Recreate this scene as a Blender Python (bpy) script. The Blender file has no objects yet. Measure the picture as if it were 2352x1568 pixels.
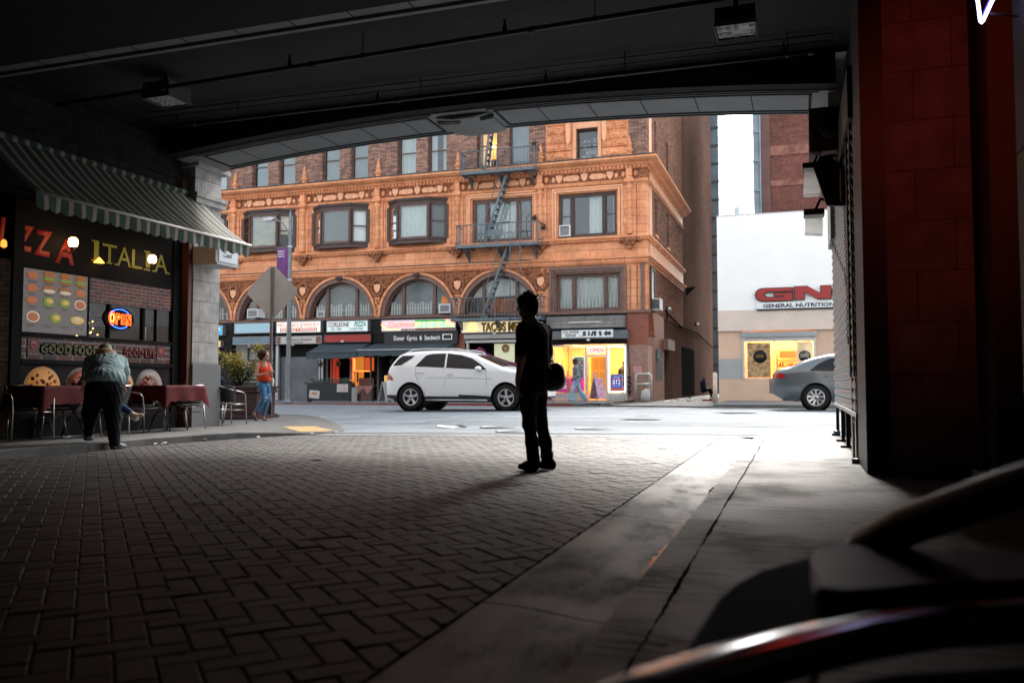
import bpy, bmesh, math, random
import numpy as np
from mathutils import Vector, Matrix, Euler
R = math.radians
PI = math.pi
rnd = random.Random(7)
S = bpy.context.scene
COL = S.collection

# ---------------------------------------------------------------- camera
cam_d = bpy.data.cameras.new('camera')
cam = bpy.data.objects.new('camera', cam_d)
COL.objects.link(cam)
cam.location = (0, 0, 0.78)
PITCH = math.atan(99 / 1942.0)
cam.rotation_euler = (PI / 2 + PITCH, 0, R(18.6))
cam_d.sensor_width = 36
cam_d.lens = 1942 / 2352 * 36
cam_d.clip_start = 0.05
cam_d.clip_end = 2000
cam_d.dof.use_dof = True
cam_d.dof.focus_distance = 16
cam_d.dof.aperture_fstop = 2.2
S.camera = cam

# ---------------------------------------------------------------- light
SUN_EL, SUN_AZ = R(41), R(-1.5)           # azimuth measured from +Y towards +X
world = bpy.data.worlds.new('World')
S.world = world
world.use_nodes = True
wn = world.node_tree
for n in list(wn.nodes): wn.nodes.remove(n)
sky = wn.nodes.new('ShaderNodeTexSky')
sky.sky_type = 'NISHITA'
sky.sun_disc = False
sky.sun_elevation = SUN_EL
sky.sun_rotation = SUN_AZ
sky.air_density = 1.0
sky.dust_density = 4.0
sky.ozone_density = 1.0
hsv = wn.nodes.new('ShaderNodeHueSaturation')
hsv.inputs['Saturation'].default_value = 0.30
bg = wn.nodes.new('ShaderNodeBackground')
bg.inputs['Strength'].default_value = 0.15
wo = wn.nodes.new('ShaderNodeOutputWorld')
wn.links.new(sky.outputs[0], hsv.inputs['Color'])
wn.links.new(hsv.outputs[0], bg.inputs['Color'])
wn.links.new(bg.outputs[0], wo.inputs['Surface'])
sun_d = bpy.data.lights.new('sun', 'SUN')
sun_d.energy = 1.9
sun_d.angle = R(24)
sun_d.color = (1.0, 0.95, 0.88)
sun = bpy.data.objects.new('sun', sun_d)
COL.objects.link(sun)
sdir = Vector((math.sin(SUN_AZ) * math.cos(SUN_EL), math.cos(SUN_AZ) * math.cos(SUN_EL), math.sin(SUN_EL)))
sun.rotation_euler = sdir.to_track_quat('Z', 'Y').to_euler()
sun.location = (0, 60, 40)
S.view_settings.view_transform = 'Standard'
S.view_settings.look = 'None'
S.view_settings.gamma = 1
S.view_settings.exposure = 2.22
S.render.engine = 'CYCLES'
S.cycles.max_bounces = 7
S.cycles.diffuse_bounces = 4
S.cycles.glossy_bounces = 4
S.cycles.transparent_max_bounces = 12
S.cycles.sample_clamp_indirect = 6

# ---------------------------------------------------------------- tagging
def tag(o, label=None, cat=None, group=None, kind=None):
 if label: o['label'] = label
 if cat: o['category'] = cat
 if group: o['group'] = group
 if kind: o['kind'] = kind
 return o

def thing(name, label, cat, loc=(0, 0, 0), rz=0.0, group=None):
 o = bpy.data.objects.new(name, None)
 COL.objects.link(o)
 o.empty_display_size = 0.2
 o.location = loc
 o.rotation_euler = (0, 0, rz)
 return tag(o, label, cat, group)

def dup(root, loc=None, rz=None, label=None):
 def rec(o, par):
  c = o.copy(); COL.objects.link(c)
  if par is not None: c.parent = par
  for ch in kids.get(o, []): rec(ch, c)
  return c
 kids = {}
 for o in bpy.data.objects:
  if o.parent: kids.setdefault(o.parent, []).append(o)
 r = rec(root, None)
 if loc is not None: r.location = loc
 if rz is not None: r.rotation_euler = (0, 0, rz)
 if label: r['label'] = label
 return r

def wpos(o):
 v = Vector((0, 0, 0))
 while o is not None:
  v = v + Vector(o.location); o = o.parent
 return v

# ---------------------------------------------------------------- mesh builder
class MB:
 def __init__(s): s.bm = bmesh.new(); s.mi = 0
 def mat(s, i): s.mi = i; return s
 def face(s, pts):
  vs = [s.bm.verts.new(p) for p in pts]
  f = s.bm.faces.new(vs); f.material_index = s.mi
  return f
 def box(s, x0, x1, y0, y1, z0, z1):
  if x0 > x1: x0, x1 = x1, x0
  if y0 > y1: y0, y1 = y1, y0
  if z0 > z1: z0, z1 = z1, z0
  v = [s.bm.verts.new(p) for p in ((x0,y0,z0),(x1,y0,z0),(x1,y1,z0),(x0,y1,z0),(x0,y0,z1),(x1,y0,z1),(x1,y1,z1),(x0,y1,z1))]
  for q in ((0,3,2,1),(4,5,6,7),(0,1,5,4),(1,2,6,5),(2,3,7,6),(3,0,4,7)):
   f = s.bm.faces.new([v[i] for i in q]); f.material_index = s.mi
  return s
 def obox(s, c, size, rot=(0,0,0)):
  M = Matrix.Translation(c) @ Euler(rot).to_matrix().to_4x4()
  a, b, d = [k / 2 for k in size]
  v = [s.bm.verts.new(M @ Vector(p)) for p in ((-a,-b,-d),(a,-b,-d),(a,b,-d),(-a,b,-d),(-a,-b,d),(a,-b,d),(a,b,d),(-a,b,d))]
  for q in ((0,3,2,1),(4,5,6,7),(0,1,5,4),(1,2,6,5),(2,3,7,6),(3,0,4,7)):
   f = s.bm.faces.new([v[i] for i in q]); f.material_index = s.mi
  return s
 def prism(s, pts, axis, a, b):
  """polygon pts (2D) extruded between a and b on axis. axis x: (y,z); y: (x,z); z: (x,y)"""
  def P(p, t):
   if axis == 'x': return (t, p[0], p[1])
   if axis == 'y': return (p[0], t, p[1])
   return (p[0], p[1], t)
  A = [s.bm.verts.new(P(p, a)) for p in pts]
  B = [s.bm.verts.new(P(p, b)) for p in pts]
  n = len(pts)
  for f in (A, B[::-1]):
   ff = s.bm.faces.new(f); ff.material_index = s.mi
  for i in range(n):
   ff = s.bm.faces.new([A[i], B[i], B[(i+1) % n], A[(i+1) % n]]); ff.material_index = s.mi
  return s
 def tube(s, pts, r, n=8, cap=True):
  pts = [Vector(p) for p in pts]
  rs = r if isinstance(r, (list, tuple)) else [r] * len(pts)
  rings = []
  up = None
  for i, p in enumerate(pts):
   if i == 0: t = pts[1] - p
   elif i == len(pts) - 1: t = p - pts[i-1]
   else: t = (pts[i+1] - p).normalized() + (p - pts[i-1]).normalized()
   if t.length < 1e-9: t = Vector((0,0,1))
   t.normalize()
   if up is None:
    up = Vector((0,0,1)) if abs(t.z) < .9 else Vector((1,0,0))
   a = t.cross(up)
   if a.length < 1e-6: a = t.cross(Vector((0,1,0)))
   a.normalize(); b = a.cross(t); b.normalize(); up = b
   rings.append([s.bm.verts.new(p + (a * math.cos(2*PI*k/n) + b * math.sin(2*PI*k/n)) * rs[i]) for k in range(n)])
  for i in range(len(rings) - 1):
   for k in range(n):
    f = s.bm.faces.new([rings[i][k], rings[i][(k+1) % n], rings[i+1][(k+1) % n], rings[i+1][k]])
    f.material_index = s.mi; f.smooth = True
  if cap:
   for q in (rings[0][::-1], rings[-1]):
    f = s.bm.faces.new(q); f.material_index = s.mi
  return s
 def lathe(s, prof, c=(0,0,0), n=20, axis='z', a0=0, a1=2*PI, cap=True):
  """prof list of (radius, height)"""
  full = abs(a1 - a0 - 2*PI) < 1e-6
  m = n if full else n + 1
  rings = []
  for (r, h) in prof:
   ring = []
   for k in range(m):
    t = a0 + (a1 - a0) * k / n
    x, y = r * math.cos(t), r * math.sin(t)
    if axis == 'z': p = (c[0]+x, c[1]+y, c[2]+h)
    elif axis == 'y': p = (c[0]+x, c[1]+h, c[2]+y)
    else: p = (c[0]+h, c[1]+x, c[2]+y)
    ring.append(s.bm.verts.new(p))
   rings.append(ring)
  for i in range(len(rings)-1):
   for k in range(n):
    k2 = (k+1) % m
    if not full and k2 == 0: continue
    f = s.bm.faces.new([rings[i][k], rings[i][k2], rings[i+1][k2], rings[i+1][k]])
    f.material_index = s.mi; f.smooth = True
  for q, pr in ((rings[0], prof[0]), (rings[-1], prof[-1])):
   if cap and full and pr[0] > 1e-5:
    f = s.bm.faces.new(q); f.material_index = s.mi
  return s
 def ell(s, c, r, rot=(0,0,0), nu=12, nv=8):
  M = Matrix.Translation(c) @ Euler(rot).to_matrix().to_4x4() @ Matrix.Diagonal((r[0], r[1], r[2], 1))
  g = bmesh.ops.create_uvsphere(s.bm, u_segments=nu, v_segments=nv, radius=1.0, matrix=M)
  for v in g['verts']:
   for f in v.link_faces: f.material_index = s.mi; f.smooth = True
  return s
 def grid(s, fn, nu, nv, smooth=True):
  V = [[s.bm.verts.new(fn(i/nu, j/nv)) for j in range(nv+1)] for i in range(nu+1)]
  for i in range(nu):
   for j in range(nv):
    f = s.bm.faces.new([V[i][j], V[i+1][j], V[i+1][j+1], V[i][j+1]])
    f.material_index = s.mi; f.smooth = smooth
  return s
 def build(s, name, mats, parent=None, bevel=0, seg=1, world=True, smooth=False, solid=0):
  bm = s.bm
  if bevel: bmesh.ops.bevel(bm, geom=[e for e in bm.edges], offset=bevel, segments=seg, profile=.5, affect='EDGES')
  bmesh.ops.recalc_face_normals(bm, faces=bm.faces)
  if smooth:
   for f in bm.faces: f.smooth = True
  if parent is not None and world:
   bm.transform(Matrix.Translation(-wpos(parent)))
  me = bpy.data.meshes.new(name)
  bm.to_mesh(me); bm.free()
  if not isinstance(mats, (list, tuple)): mats = [mats]
  for m in mats: me.materials.append(m)
  o = bpy.data.objects.new(name, me)
  COL.objects.link(o)
  if parent is not None: o.parent = parent
  if solid:
   md = o.modifiers.new('solid', 'SOLIDIFY'); md.thickness = solid; md.offset = 0
  return o

def single(name, mb, mats, label, cat, group=None, **k):
 """a thing made of one mesh, origin moved to its base"""
 bm = mb.bm
 zs = [v.co for v in bm.verts]
 c = Vector((sum(v.x for v in zs)/len(zs), sum(v.y for v in zs)/len(zs), min(v.z for v in zs)))
 bm.transform(Matrix.Translation(-c))
 o = mb.build(name, mats, **k)
 o.location = c
 return tag(o, label, cat, group)

def text(s, o0, right, up, h, mats, parent=None, width=None, ext=0.004, shear=0, offset=0, name='lettering', align='LEFT', spacing=1.0):
 cu = bpy.data.curves.new('t', 'FONT')
 cu.body = s; cu.size = 1; cu.extrude = 0; cu.shear = shear; cu.offset = offset
 cu.space_character = spacing
 cu.resolution_u = 3
 ob = bpy.data.objects.new('t', cu)
 me = bpy.data.meshes.new_from_object(ob)
 bpy.data.objects.remove(ob)
 co = np.array([v.co[:] for v in me.vertices]) if len(me.vertices) else np.zeros((1, 3))
 x0, x1 = co[:, 0].min(), co[:, 0].max()
 cap = 0.70
 if '\n' in s or True:
  y0, y1 = co[:, 1].min(), co[:, 1].max()
 sy = h / (cap if '\n' not in s else (y1 - y0))
 sx = sy if width is None else width / max(1e-6, (x1 - x0))
 right = Vector(right).normalized(); upv = Vector(up).normalized(); nrm = right.cross(upv)
 base = Vector(o0)
 par = wpos(parent) if parent is not None else Vector((0,0,0))
 bm = bmesh.new(); bm.from_mesh(me)
 bpy.data.meshes.remove(me)
 ybase = y0 if '\n' in s else 0
 for v in bm.verts:
  v.co = base - par + right * ((v.co.x - x0) * sx) + upv * ((v.co.y - ybase) * sy)
 if ext:
  r = bmesh.ops.extrude_face_region(bm, geom=list(bm.faces))
  for e in r['geom']:
   if isinstance(e, bmesh.types.BMVert): e.co += nrm * ext
 bmesh.ops.recalc_face_normals(bm, faces=bm.faces)
 m2 = bpy.data.meshes.new(name); bm.to_mesh(m2); bm.free()
 m2.materials.append(mats)
 o = bpy.data.objects.new(name, m2); COL.objects.link(o)
 if parent is not None: o.parent = parent
 return o

EX, EY, EZ = (1,0,0), (0,1,0), (0,0,1)

# ---------------------------------------------------------------- materials
MATS = {}
def pm(name, col, rough=.6, metal=0, var=0.0, scale=8.0, bump=0.0, bscale=None, emit=None, es=0, spec=None, col2=None, coat=0, sss=0, stretch=None):
 """principled material; var = amount of noise in the base colour; col2 = second colour mixed by noise"""
 if name in MATS: return MATS[name]
 m = bpy.data.materials.new(name); m.use_nodes = True
 nt = m.node_tree; b = nt.nodes['Principled BSDF']
 c = tuple(col) + (1,) if len(col) == 3 else col
 b.inputs['Base Color'].default_value = c
 b.inputs['Roughness'].default_value = rough
 b.inputs['Metallic'].default_value = metal
 if rough >= .75 and spec is None: spec = .2
 if spec is not None: b.inputs['Specular IOR Level'].default_value = spec
 if coat: b.inputs['Coat Weight'].default_value = coat; b.inputs['Coat Roughness'].default_value = .06
 if emit is not None:
  b.inputs['Emission Color'].default_value = tuple(emit) + (1,)
  b.inputs['Emission Strength'].default_value = es
 if var or col2 or bump:
  tc = nt.nodes.new('ShaderNodeTexCoord')
  src = tc.outputs['Object']
  if stretch:
   mp = nt.nodes.new('ShaderNodeMapping'); mp.inputs['Scale'].default_value = stretch
   nt.links.new(src, mp.inputs[0]); src = mp.outputs[0]
  if var or col2:
   nz = nt.nodes.new('ShaderNodeTexNoise'); nz.inputs['Scale'].default_value = scale
   nz.inputs['Detail'].default_value = 6; nz.inputs['Roughness'].default_value = .65
   nt.links.new(src, nz.inputs['Vector'])
   rp = nt.nodes.new('ShaderNodeValToRGB')
   rp.color_ramp.elements[0].position = .3; rp.color_ramp.elements[1].position = .7
   if col2: a, d = c, tuple(col2) + (1,)
   else:
    a = tuple(x * (1 - var) for x in c[:3]) + (1,)
    d = tuple(min(1, x * (1 + var)) for x in c[:3]) + (1,)
   rp.color_ramp.elements[0].color = a; rp.color_ramp.elements[1].color = d
   nt.links.new(nz.outputs['Fac'], rp.inputs[0])
   nt.links.new(rp.outputs[0], b.inputs['Base Color'])
   m['_ramp'] = 1
  if bump:
   n2 = nt.nodes.new('ShaderNodeTexNoise'); n2.inputs['Scale'].default_value = bscale or scale * 3
   n2.inputs['Detail'].default_value = 5
   nt.links.new(src, n2.inputs['Vector'])
   bp = nt.nodes.new('ShaderNodeBump'); bp.inputs['Strength'].default_value = bump; bp.inputs['Distance'].default_value = .02
   nt.links.new(n2.outputs['Fac'], bp.inputs['Height'])
   nt.links.new(bp.outputs[0], b.inputs['Normal'])
 MATS[name] = m
 return m

def emat(name, col, s):
 if name in MATS: return MATS[name]
 m = bpy.data.materials.new(name); m.use_nodes = True
 nt = m.node_tree; nt.nodes.remove(nt.nodes['Principled BSDF'])
 e = nt.nodes.new('ShaderNodeEmission'); e.inputs[0].default_value = tuple(col) + (1,); e.inputs[1].default_value = s
 nt.links.new(e.outputs[0], nt.nodes['Material Output'].inputs[0])
 MATS[name] = m
 return m

def glassm(name, tint=(1,1,1), refl=.12, rough=.02, fac=None):
 """thin pane: mostly transparent, fresnel reflection"""
 if name in MATS: return MATS[name]
 m = bpy.data.materials.new(name); m.use_nodes = True
 nt = m.node_tree; nt.nodes.remove(nt.nodes['Principled BSDF'])
 t = nt.nodes.new('ShaderNodeBsdfTransparent'); t.inputs[0].default_value = tuple(tint) + (1,)
 g = nt.nodes.new('ShaderNodeBsdfGlossy'); g.inputs['Roughness'].default_value = rough
 lw = nt.nodes.new('ShaderNodeLayerWeight'); lw.inputs['Blend'].default_value = .35
 ma = nt.nodes.new('ShaderNodeMath'); ma.operation = 'MULTIPLY_ADD'; ma.inputs[1].default_value = .6 if fac is None else fac; ma.inputs[2].default_value = refl
 mx = nt.nodes.new('ShaderNodeMixShader')
 nt.links.new(lw.outputs['Fresnel'], ma.inputs[0]); nt.links.new(ma.outputs[0], mx.inputs[0])
 nt.links.new(t.outputs[0], mx.inputs[1]); nt.links.new(g.outputs[0], mx.inputs[2])
 nt.links.new(mx.outputs[0], nt.nodes['Material Output'].inputs[0])
 MATS[name] = m
 return m

def brickm(name, c1, c2, mortar, bw=.22, bh=.075, plane='xz', ms=.01, rough=.85, bump=.6, c3=None, dirt=.35, offs=.5, dscale=.6):
 """running bond brick in object space (objects are built with unrotated axes)"""
 if name in MATS: return MATS[name]
 m = bpy.data.materials.new(name); m.use_nodes = True
 nt = m.node_tree; b = nt.nodes['Principled BSDF']; b.inputs['Roughness'].default_value = rough; b.inputs['Specular IOR Level'].default_value = .3 if rough < .8 else 0
 tc = nt.nodes.new('ShaderNodeTexCoord')
 sp = nt.nodes.new('ShaderNodeSeparateXYZ'); nt.links.new(tc.outputs['Object'], sp.inputs[0])
 cb = nt.nodes.new('ShaderNodeCombineXYZ')
 a, d = {'xz': ('X', 'Z'), 'yz': ('Y', 'Z'), 'xy': ('X', 'Y')}[plane]
 nt.links.new(sp.outputs[a], cb.inputs[0]); nt.links.new(sp.outputs[d], cb.inputs[1])
 br = nt.nodes.new('ShaderNodeTexBrick')
 br.inputs['Scale'].default_value = 1.0
 br.inputs['Brick Width'].default_value = bw; br.inputs['Row Height'].default_value = bh
 br.inputs['Mortar Size'].default_value = ms; br.inputs['Mortar Smooth'].default_value = .15
 br.inputs['Bias'].default_value = 0.0
 br.inputs['Color1'].default_value = tuple(c1) + (1,); br.inputs['Color2'].default_value = tuple(c2) + (1,)
 br.inputs['Mortar'].default_value = tuple(mortar) + (1,)
 br.offset = offs
 nt.links.new(cb.outputs[0], br.inputs['Vector'])
 nz = nt.nodes.new('ShaderNodeTexNoise'); nz.inputs['Scale'].default_value = dscale; nz.inputs['Detail'].default_value = 6
 nt.links.new(tc.outputs['Object'], nz.inputs['Vector'])
 rp = nt.nodes.new('ShaderNodeValToRGB'); rp.color_ramp.elements[0].position = .3; rp.color_ramp.elements[1].position = .75
 lo = 1 - dirt
 rp.color_ramp.elements[0].color = (lo, lo, lo, 1); rp.color_ramp.elements[1].color = (1, 1, 1, 1)
 nt.links.new(nz.outputs['Fac'], rp.inputs[0])
 n3 = nt.nodes.new('ShaderNodeTexNoise'); n3.inputs['Scale'].default_value = 6; n3.inputs['Detail'].default_value = 3
 nt.links.new(tc.outputs['Object'], n3.inputs['Vector'])
 mx0 = nt.nodes.new('ShaderNodeMix'); mx0.data_type = 'RGBA'; mx0.blend_type = 'OVERLAY'
 mx0.inputs[0].default_value = .5
 nt.links.new(br.outputs['Color'], mx0.inputs[6]); nt.links.new(n3.outputs['Fac'], mx0.inputs[7])
 mx = nt.nodes.new('ShaderNodeMix'); mx.data_type = 'RGBA'; mx.blend_type = 'MULTIPLY'; mx.inputs[0].default_value = 1
 nt.links.new(mx0.outputs[2], mx.inputs[6]); nt.links.new(rp.outputs[0], mx.inputs[7])
 nt.links.new(mx.outputs[2], b.inputs['Base Color'])
 if bump:
  iv = nt.nodes.new('ShaderNodeMath'); iv.operation = 'SUBTRACT'; iv.inputs[0].default_value = 1
  nt.links.new(br.outputs['Fac'], iv.inputs[1])
  bp = nt.nodes.new('ShaderNodeBump'); bp.inputs['Strength'].default_value = bump; bp.inputs['Distance'].default_value = .01
  nt.links.new(iv.outputs[0], bp.inputs['Height']); nt.links.new(bp.outputs[0], b.inputs['Normal'])
 MATS[name] = m
 return m

# ---------------------------------------------------------------- smooth bodies from signed distances
def _seg(P, a, b, ra, rb):
 a = np.array(a, float); b = np.array(b, float)
 ba = b - a; L2 = max(1e-9, ba @ ba)
 pa = P - a
 t = np.clip((pa @ ba) / L2, 0, 1)
 d = np.linalg.norm(pa - t[..., None] * ba, axis=-1)
 return d - (ra + (rb - ra) * t)
def _ell(P, c, r, rot):
 q = P - np.array(c, float)
 if rot is not None:
  M = np.array(Euler(rot).to_matrix())
  q = q @ M
 r = np.array(r, float)
 k0 = np.linalg.norm(q / r, axis=-1); k1 = np.linalg.norm(q / (r * r), axis=-1)
 return k0 * (k0 - 1.0) / np.maximum(k1, 1e-6)
def blob(prims, res=.01, k=.02, fold=0.0, cut=None, seed=0):
 """prims: ('c',a,b,ra,rb[,k]) tapered capsule, ('e',centre,radii,rot[,k]) ellipsoid. Returns verts, faces of ONE closed surface"""
 lo = np.array([1e9]*3); hi = -lo
 bbs = []
 for p in prims:
  if p[0] == 'c':
   r = max(p[3], p[4]); A = np.minimum(p[1], p[2]) - r; B = np.maximum(p[1], p[2]) + r
  else:
   r = max(p[2]); A = np.array(p[1]) - r; B = np.array(p[1]) + r
  bbs.append((A, B)); lo = np.minimum(lo, A); hi = np.maximum(hi, B)
 pad = 3 * res + fold
 lo = lo - pad; hi = hi + pad
 n = np.ceil((hi - lo) / res).astype(int) + 1
 F = np.full(n, 1.0)
 ax = [lo[i] + np.arange(n[i]) * res for i in range(3)]
 for p, (A, B) in zip(prims, bbs):
  kk = p[5] if (p[0] == 'c' and len(p) > 5) else (p[4] if (p[0] == 'e' and len(p) > 4) else k)
  m = kk + 3 * res
  i0 = np.maximum(0, np.floor((A - m - lo) / res).astype(int)); i1 = np.minimum(n, np.ceil((B + m - lo) / res).astype(int) + 1)
  sl = tuple(slice(i0[i], i1[i]) for i in range(3))
  X, Y, Z = np.meshgrid(ax[0][sl[0]], ax[1][sl[1]], ax[2][sl[2]], indexing='ij')
  P = np.stack([X, Y, Z], -1)
  d = _seg(P, p[1], p[2], p[3], p[4]) if p[0] == 'c' else _ell(P, p[1], p[2], p[3])
  f = F[sl]
  h = np.clip(.5 + .5 * (f - d) / kk, 0, 1)
  F[sl] = f * (1 - h) + d * h - kk * h * (1 - h)
 if fold or cut is not None:
  X, Y, Z = np.meshgrid(*ax, indexing='ij')
  if fold:
   s1 = seed * 1.7
   F = F + fold * (np.sin(38*Z + 9*np.sin(14*X + s1) + 7*np.sin(11*Y + s1)) * .6 + np.sin(61*X + 23*Z + 5*np.sin(31*Y) + s1) * .4)
  if cut is not None: F = np.maximum(F, cut(X, Y, Z))
 ins = F < 0
 # cells
 c = np.zeros(tuple(n - 1), int)
 for dx in (0,1):
  for dy in (0,1):
   for dz in (0,1):
    c += ins[dx:n[0]-1+dx, dy:n[1]-1+dy, dz:n[2]-1+dz]
 cells = np.argwhere((c > 0) & (c < 8))
 idx = -np.ones(tuple(n - 1), int); idx[tuple(cells.T)] = np.arange(len(cells))
 acc = np.zeros((len(cells), 3)); cnt = np.zeros(len(cells))
 corners = [(a, b, d) for a in (0,1) for b in (0,1) for d in (0,1)]
 for a in corners:
  for axd in range(3):
   if a[axd] == 1: continue
   b = list(a); b[axd] = 1
   fa = F[tuple((cells + a).T)]; fb = F[tuple((cells + b).T)]
   m = (fa < 0) != (fb < 0)
   t = np.where(m, fa / np.where(m, fa - fb, 1), 0)
   p = np.array(a, float) + 0 * acc
   p[:, axd] = t
   acc[m] += p[m]; cnt[m] += 1
 V = lo + (cells + acc / cnt[:, None]) * res
 faces = []
 for axd in range(3):
  s0 = [slice(None)] * 3; s1 = [slice(None)] * 3
  s0[axd] = slice(0, -1); s1[axd] = slice(1, None)
  A = ins[tuple(s0)]; B = ins[tuple(s1)]
  e = np.argwhere(A != B)
  o1, o2 = [(1, 2), (2, 0), (0, 1)][axd]
  e = e[(e[:, o1] > 0) & (e[:, o2] > 0)]
  ok = (e[:, o1] < n[o1]-1) & (e[:, o2] < n[o2]-1)
  e = e[ok]
  q = []
  for (u, v) in ((0,0), (1,0), (1,1), (0,1)):
   w = e.copy(); w[:, o1] -= u; w[:, o2] -= v
   q.append(idx[tuple(w.T)])
  q = np.stack(q, 1)
  flip = A[tuple(e.T)]
  q[flip] = q[flip][:, ::-1]
  faces.append(q)
 Fc = np.concatenate(faces)
 Fc = Fc[(Fc >= 0).all(1)]
 return V, Fc
def blob_obj(name, prims, mat, parent, res=.01, k=.02, fold=0, cut=None, seed=0, smooth_it=2):
 V, Fc = blob(prims, res, k, fold, cut, seed)
 me = bpy.data.meshes.new(name)
 me.from_pydata(V.tolist(), [], Fc.tolist())
 me.polygons.foreach_set('use_smooth', [True] * len(me.polygons))
 me.update()
 bm = bmesh.new(); bm.from_mesh(me)
 bmesh.ops.recalc_face_normals(bm, faces=bm.faces)
 for _ in range(smooth_it): bmesh.ops.smooth_vert(bm, verts=bm.verts, factor=.4, use_axis_x=True, use_axis_y=True, use_axis_z=True)
 bm.to_mesh(me); bm.free()
 me.materials.append(mat)
 o = bpy.data.objects.new(name, me); COL.objects.link(o)
 if parent is not None: o.parent = parent
 return o

# ================================================================ STRUCTURE: ground, road, passage
def ss(a, b, x):
 t = min(1, max(0, (x - a) / (b - a))); return t * t * (3 - 2 * t)
def G(x, y):
 """lie of the land: the street has a crown and the passage falls gently to the left"""
 return .0145 * min(0, max(x, -16) + 1) * (1 - ss(22, 29, y)) + .13 * ss(15, 22, y) * (1 - ss(22.6, 29.2, y))
RAMP = (-8.15, 13.9)
def GS(x, y):
 d = math.hypot(x - RAMP[0], y - RAMP[1])
 return G(x, y) + .012 + .10 * ss(.35, 2.2, d)

def polymesh(poly, zf, step=1.0, bm=None, mi=0):
 bm2 = bm or bmesh.new()
 f = bm2.faces.new([bm2.verts.new((p[0], p[1], 0)) for p in poly])
 f.material_index = mi
 xs = [p[0] for p in poly]; ys = [p[1] for p in poly]
 for ax, lo, hi in ((0, min(xs), max(xs)), (1, min(ys), max(ys))):
  k = math.ceil(lo / step) * step
  while k < hi:
   if k > lo + 1e-4:
    no = (1,0,0) if ax == 0 else (0,1,0); co = (k,0,0) if ax == 0 else (0,k,0)
    bmesh.ops.bisect_plane(bm2, geom=bm2.verts[:] + bm2.edges[:] + bm2.faces[:], plane_co=co, plane_no=no, dist=1e-5)
   k += step
 for v in bm2.verts: v.co.z = zf(v.co.x, v.co.y)
 return bm2
def struct(name, mb_or_bm, mats, **k):
 if isinstance(mb_or_bm, MB): mb = mb_or_bm
 else: mb = MB(); mb.bm.free(); mb.bm = mb_or_bm
 o = mb.build(name, mats, **k); o['kind'] = 'structure'; return o

asphalt = pm('asphalt', (.165,.19,.21), .78, var=.22, scale=1.1, bump=.35, bscale=60)
apron_m = pm('apron_concrete', (.16,.16,.157), .7, var=.22, scale=1.3, bump=.2, bscale=40)
walk_m = pm('sidewalk_concrete', (.115,.114,.112), .75, var=.25, scale=1.6, bump=.3, bscale=35)
farwalk_m = pm('far_sidewalk_concrete', (.13,.145,.155), .8, var=.2, scale=1.2, bump=.2, bscale=30)
kerb_m = pm('kerb_concrete', (.12,.118,.115), .75, var=.3, scale=3, bump=.3, bscale=30)
redkerb = pm('kerb_worn_red', (.20,.06,.055), .8, var=.4, scale=2.5)
joint_m = pm('joint_dirt', (.012,.011,.010), .95)

# dry brushed concrete of the right-hand side: streaky stains across, worn sheen
def slab_mat(name, base, streak=(2.4, 13.0, 1.0)):
 m = bpy.data.materials.new(name); m.use_nodes = True
 nt = m.node_tree; b = nt.nodes['Principled BSDF']
 tc = nt.nodes.new('ShaderNodeTexCoord')
 mp = nt.nodes.new('ShaderNodeMapping'); mp.inputs['Scale'].default_value = streak
 nt.links.new(tc.outputs['Object'], mp.inputs[0])
 n1 = nt.nodes.new('ShaderNodeTexNoise'); n1.inputs['Scale'].default_value = 1.6; n1.inputs['Detail'].default_value = 8; n1.inputs['Roughness'].default_value = .7
 nt.links.new(mp.outputs[0], n1.inputs['Vector'])
 n2 = nt.nodes.new('ShaderNodeTexNoise'); n2.inputs['Scale'].default_value = 1.3; n2.inputs['Detail'].default_value = 7
 nt.links.new(tc.outputs['Object'], n2.inputs['Vector'])
 ad = nt.nodes.new('ShaderNodeMath'); ad.operation = 'ADD'
 nt.links.new(n1.outputs['Fac'], ad.inputs[0]); nt.links.new(n2.outputs['Fac'], ad.inputs[1])
 rp = nt.nodes.new('ShaderNodeValToRGB')
 e = rp.color_ramp.elements
 e[0].position = .80; e[0].color = tuple(c * .34 for c in base) + (1,)
 e[1].position = 1.0; e[1].color = tuple(base) + (1,)
 e.new(.92).color = tuple(c * .78 for c in base) + (1,)
 nt.links.new(ad.outputs[0], rp.inputs[0]); nt.links.new(rp.outputs[0], b.inputs['Base Color'])
 r2 = nt.nodes.new('ShaderNodeMapRange'); r2.inputs[1].default_value = .8; r2.inputs[2].default_value = 1.1
 r2.inputs[3].default_value = .72; r2.inputs[4].default_value = .5
 nt.links.new(ad.outputs[0], r2.inputs[0]); nt.links.new(r2.outputs[0], b.inputs['Roughness'])
 n3 = nt.nodes.new('ShaderNodeTexNoise'); n3.inputs['Scale'].default_value = 45; n3.inputs['Detail'].default_value = 5
 nt.links.new(mp.outputs[0], n3.inputs['Vector'])
 bp = nt.nodes.new('ShaderNodeBump'); bp.inputs['Strength'].default_value = .5; bp.inputs['Distance'].default_value = .008
 nt.links.new(n3.outputs['Fac'], bp.inputs['Height']); nt.links.new(bp.outputs[0], b.inputs['Normal'])
 return m
slab_m = slab_mat('brushed_slab', (.105,.10,.096))
pan_m = slab_mat('gutter_pan', (.125,.118,.113), (3.5, 1.4, 1))

# ground sheet to the horizon
mb = MB(); mb.box(-600, 600, -600, 600, -.75, -.6); struct('ground', mb, asphalt)

# road
bm = polymesh([(-70, 13.72), (60, 13.72), (60, 29.32), (-70, 29.32)], G, 1.3)
struct('road', bm, asphalt)
mb = MB()
mb.bm.free(); mb.bm = polymesh([(-9.6, 13.18), (.75, 13.18), (.75, 13.60), (-9.6, 13.60)], lambda x, y: G(x, y) - .004, .6)
struct('apron', mb, apron_m)
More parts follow.
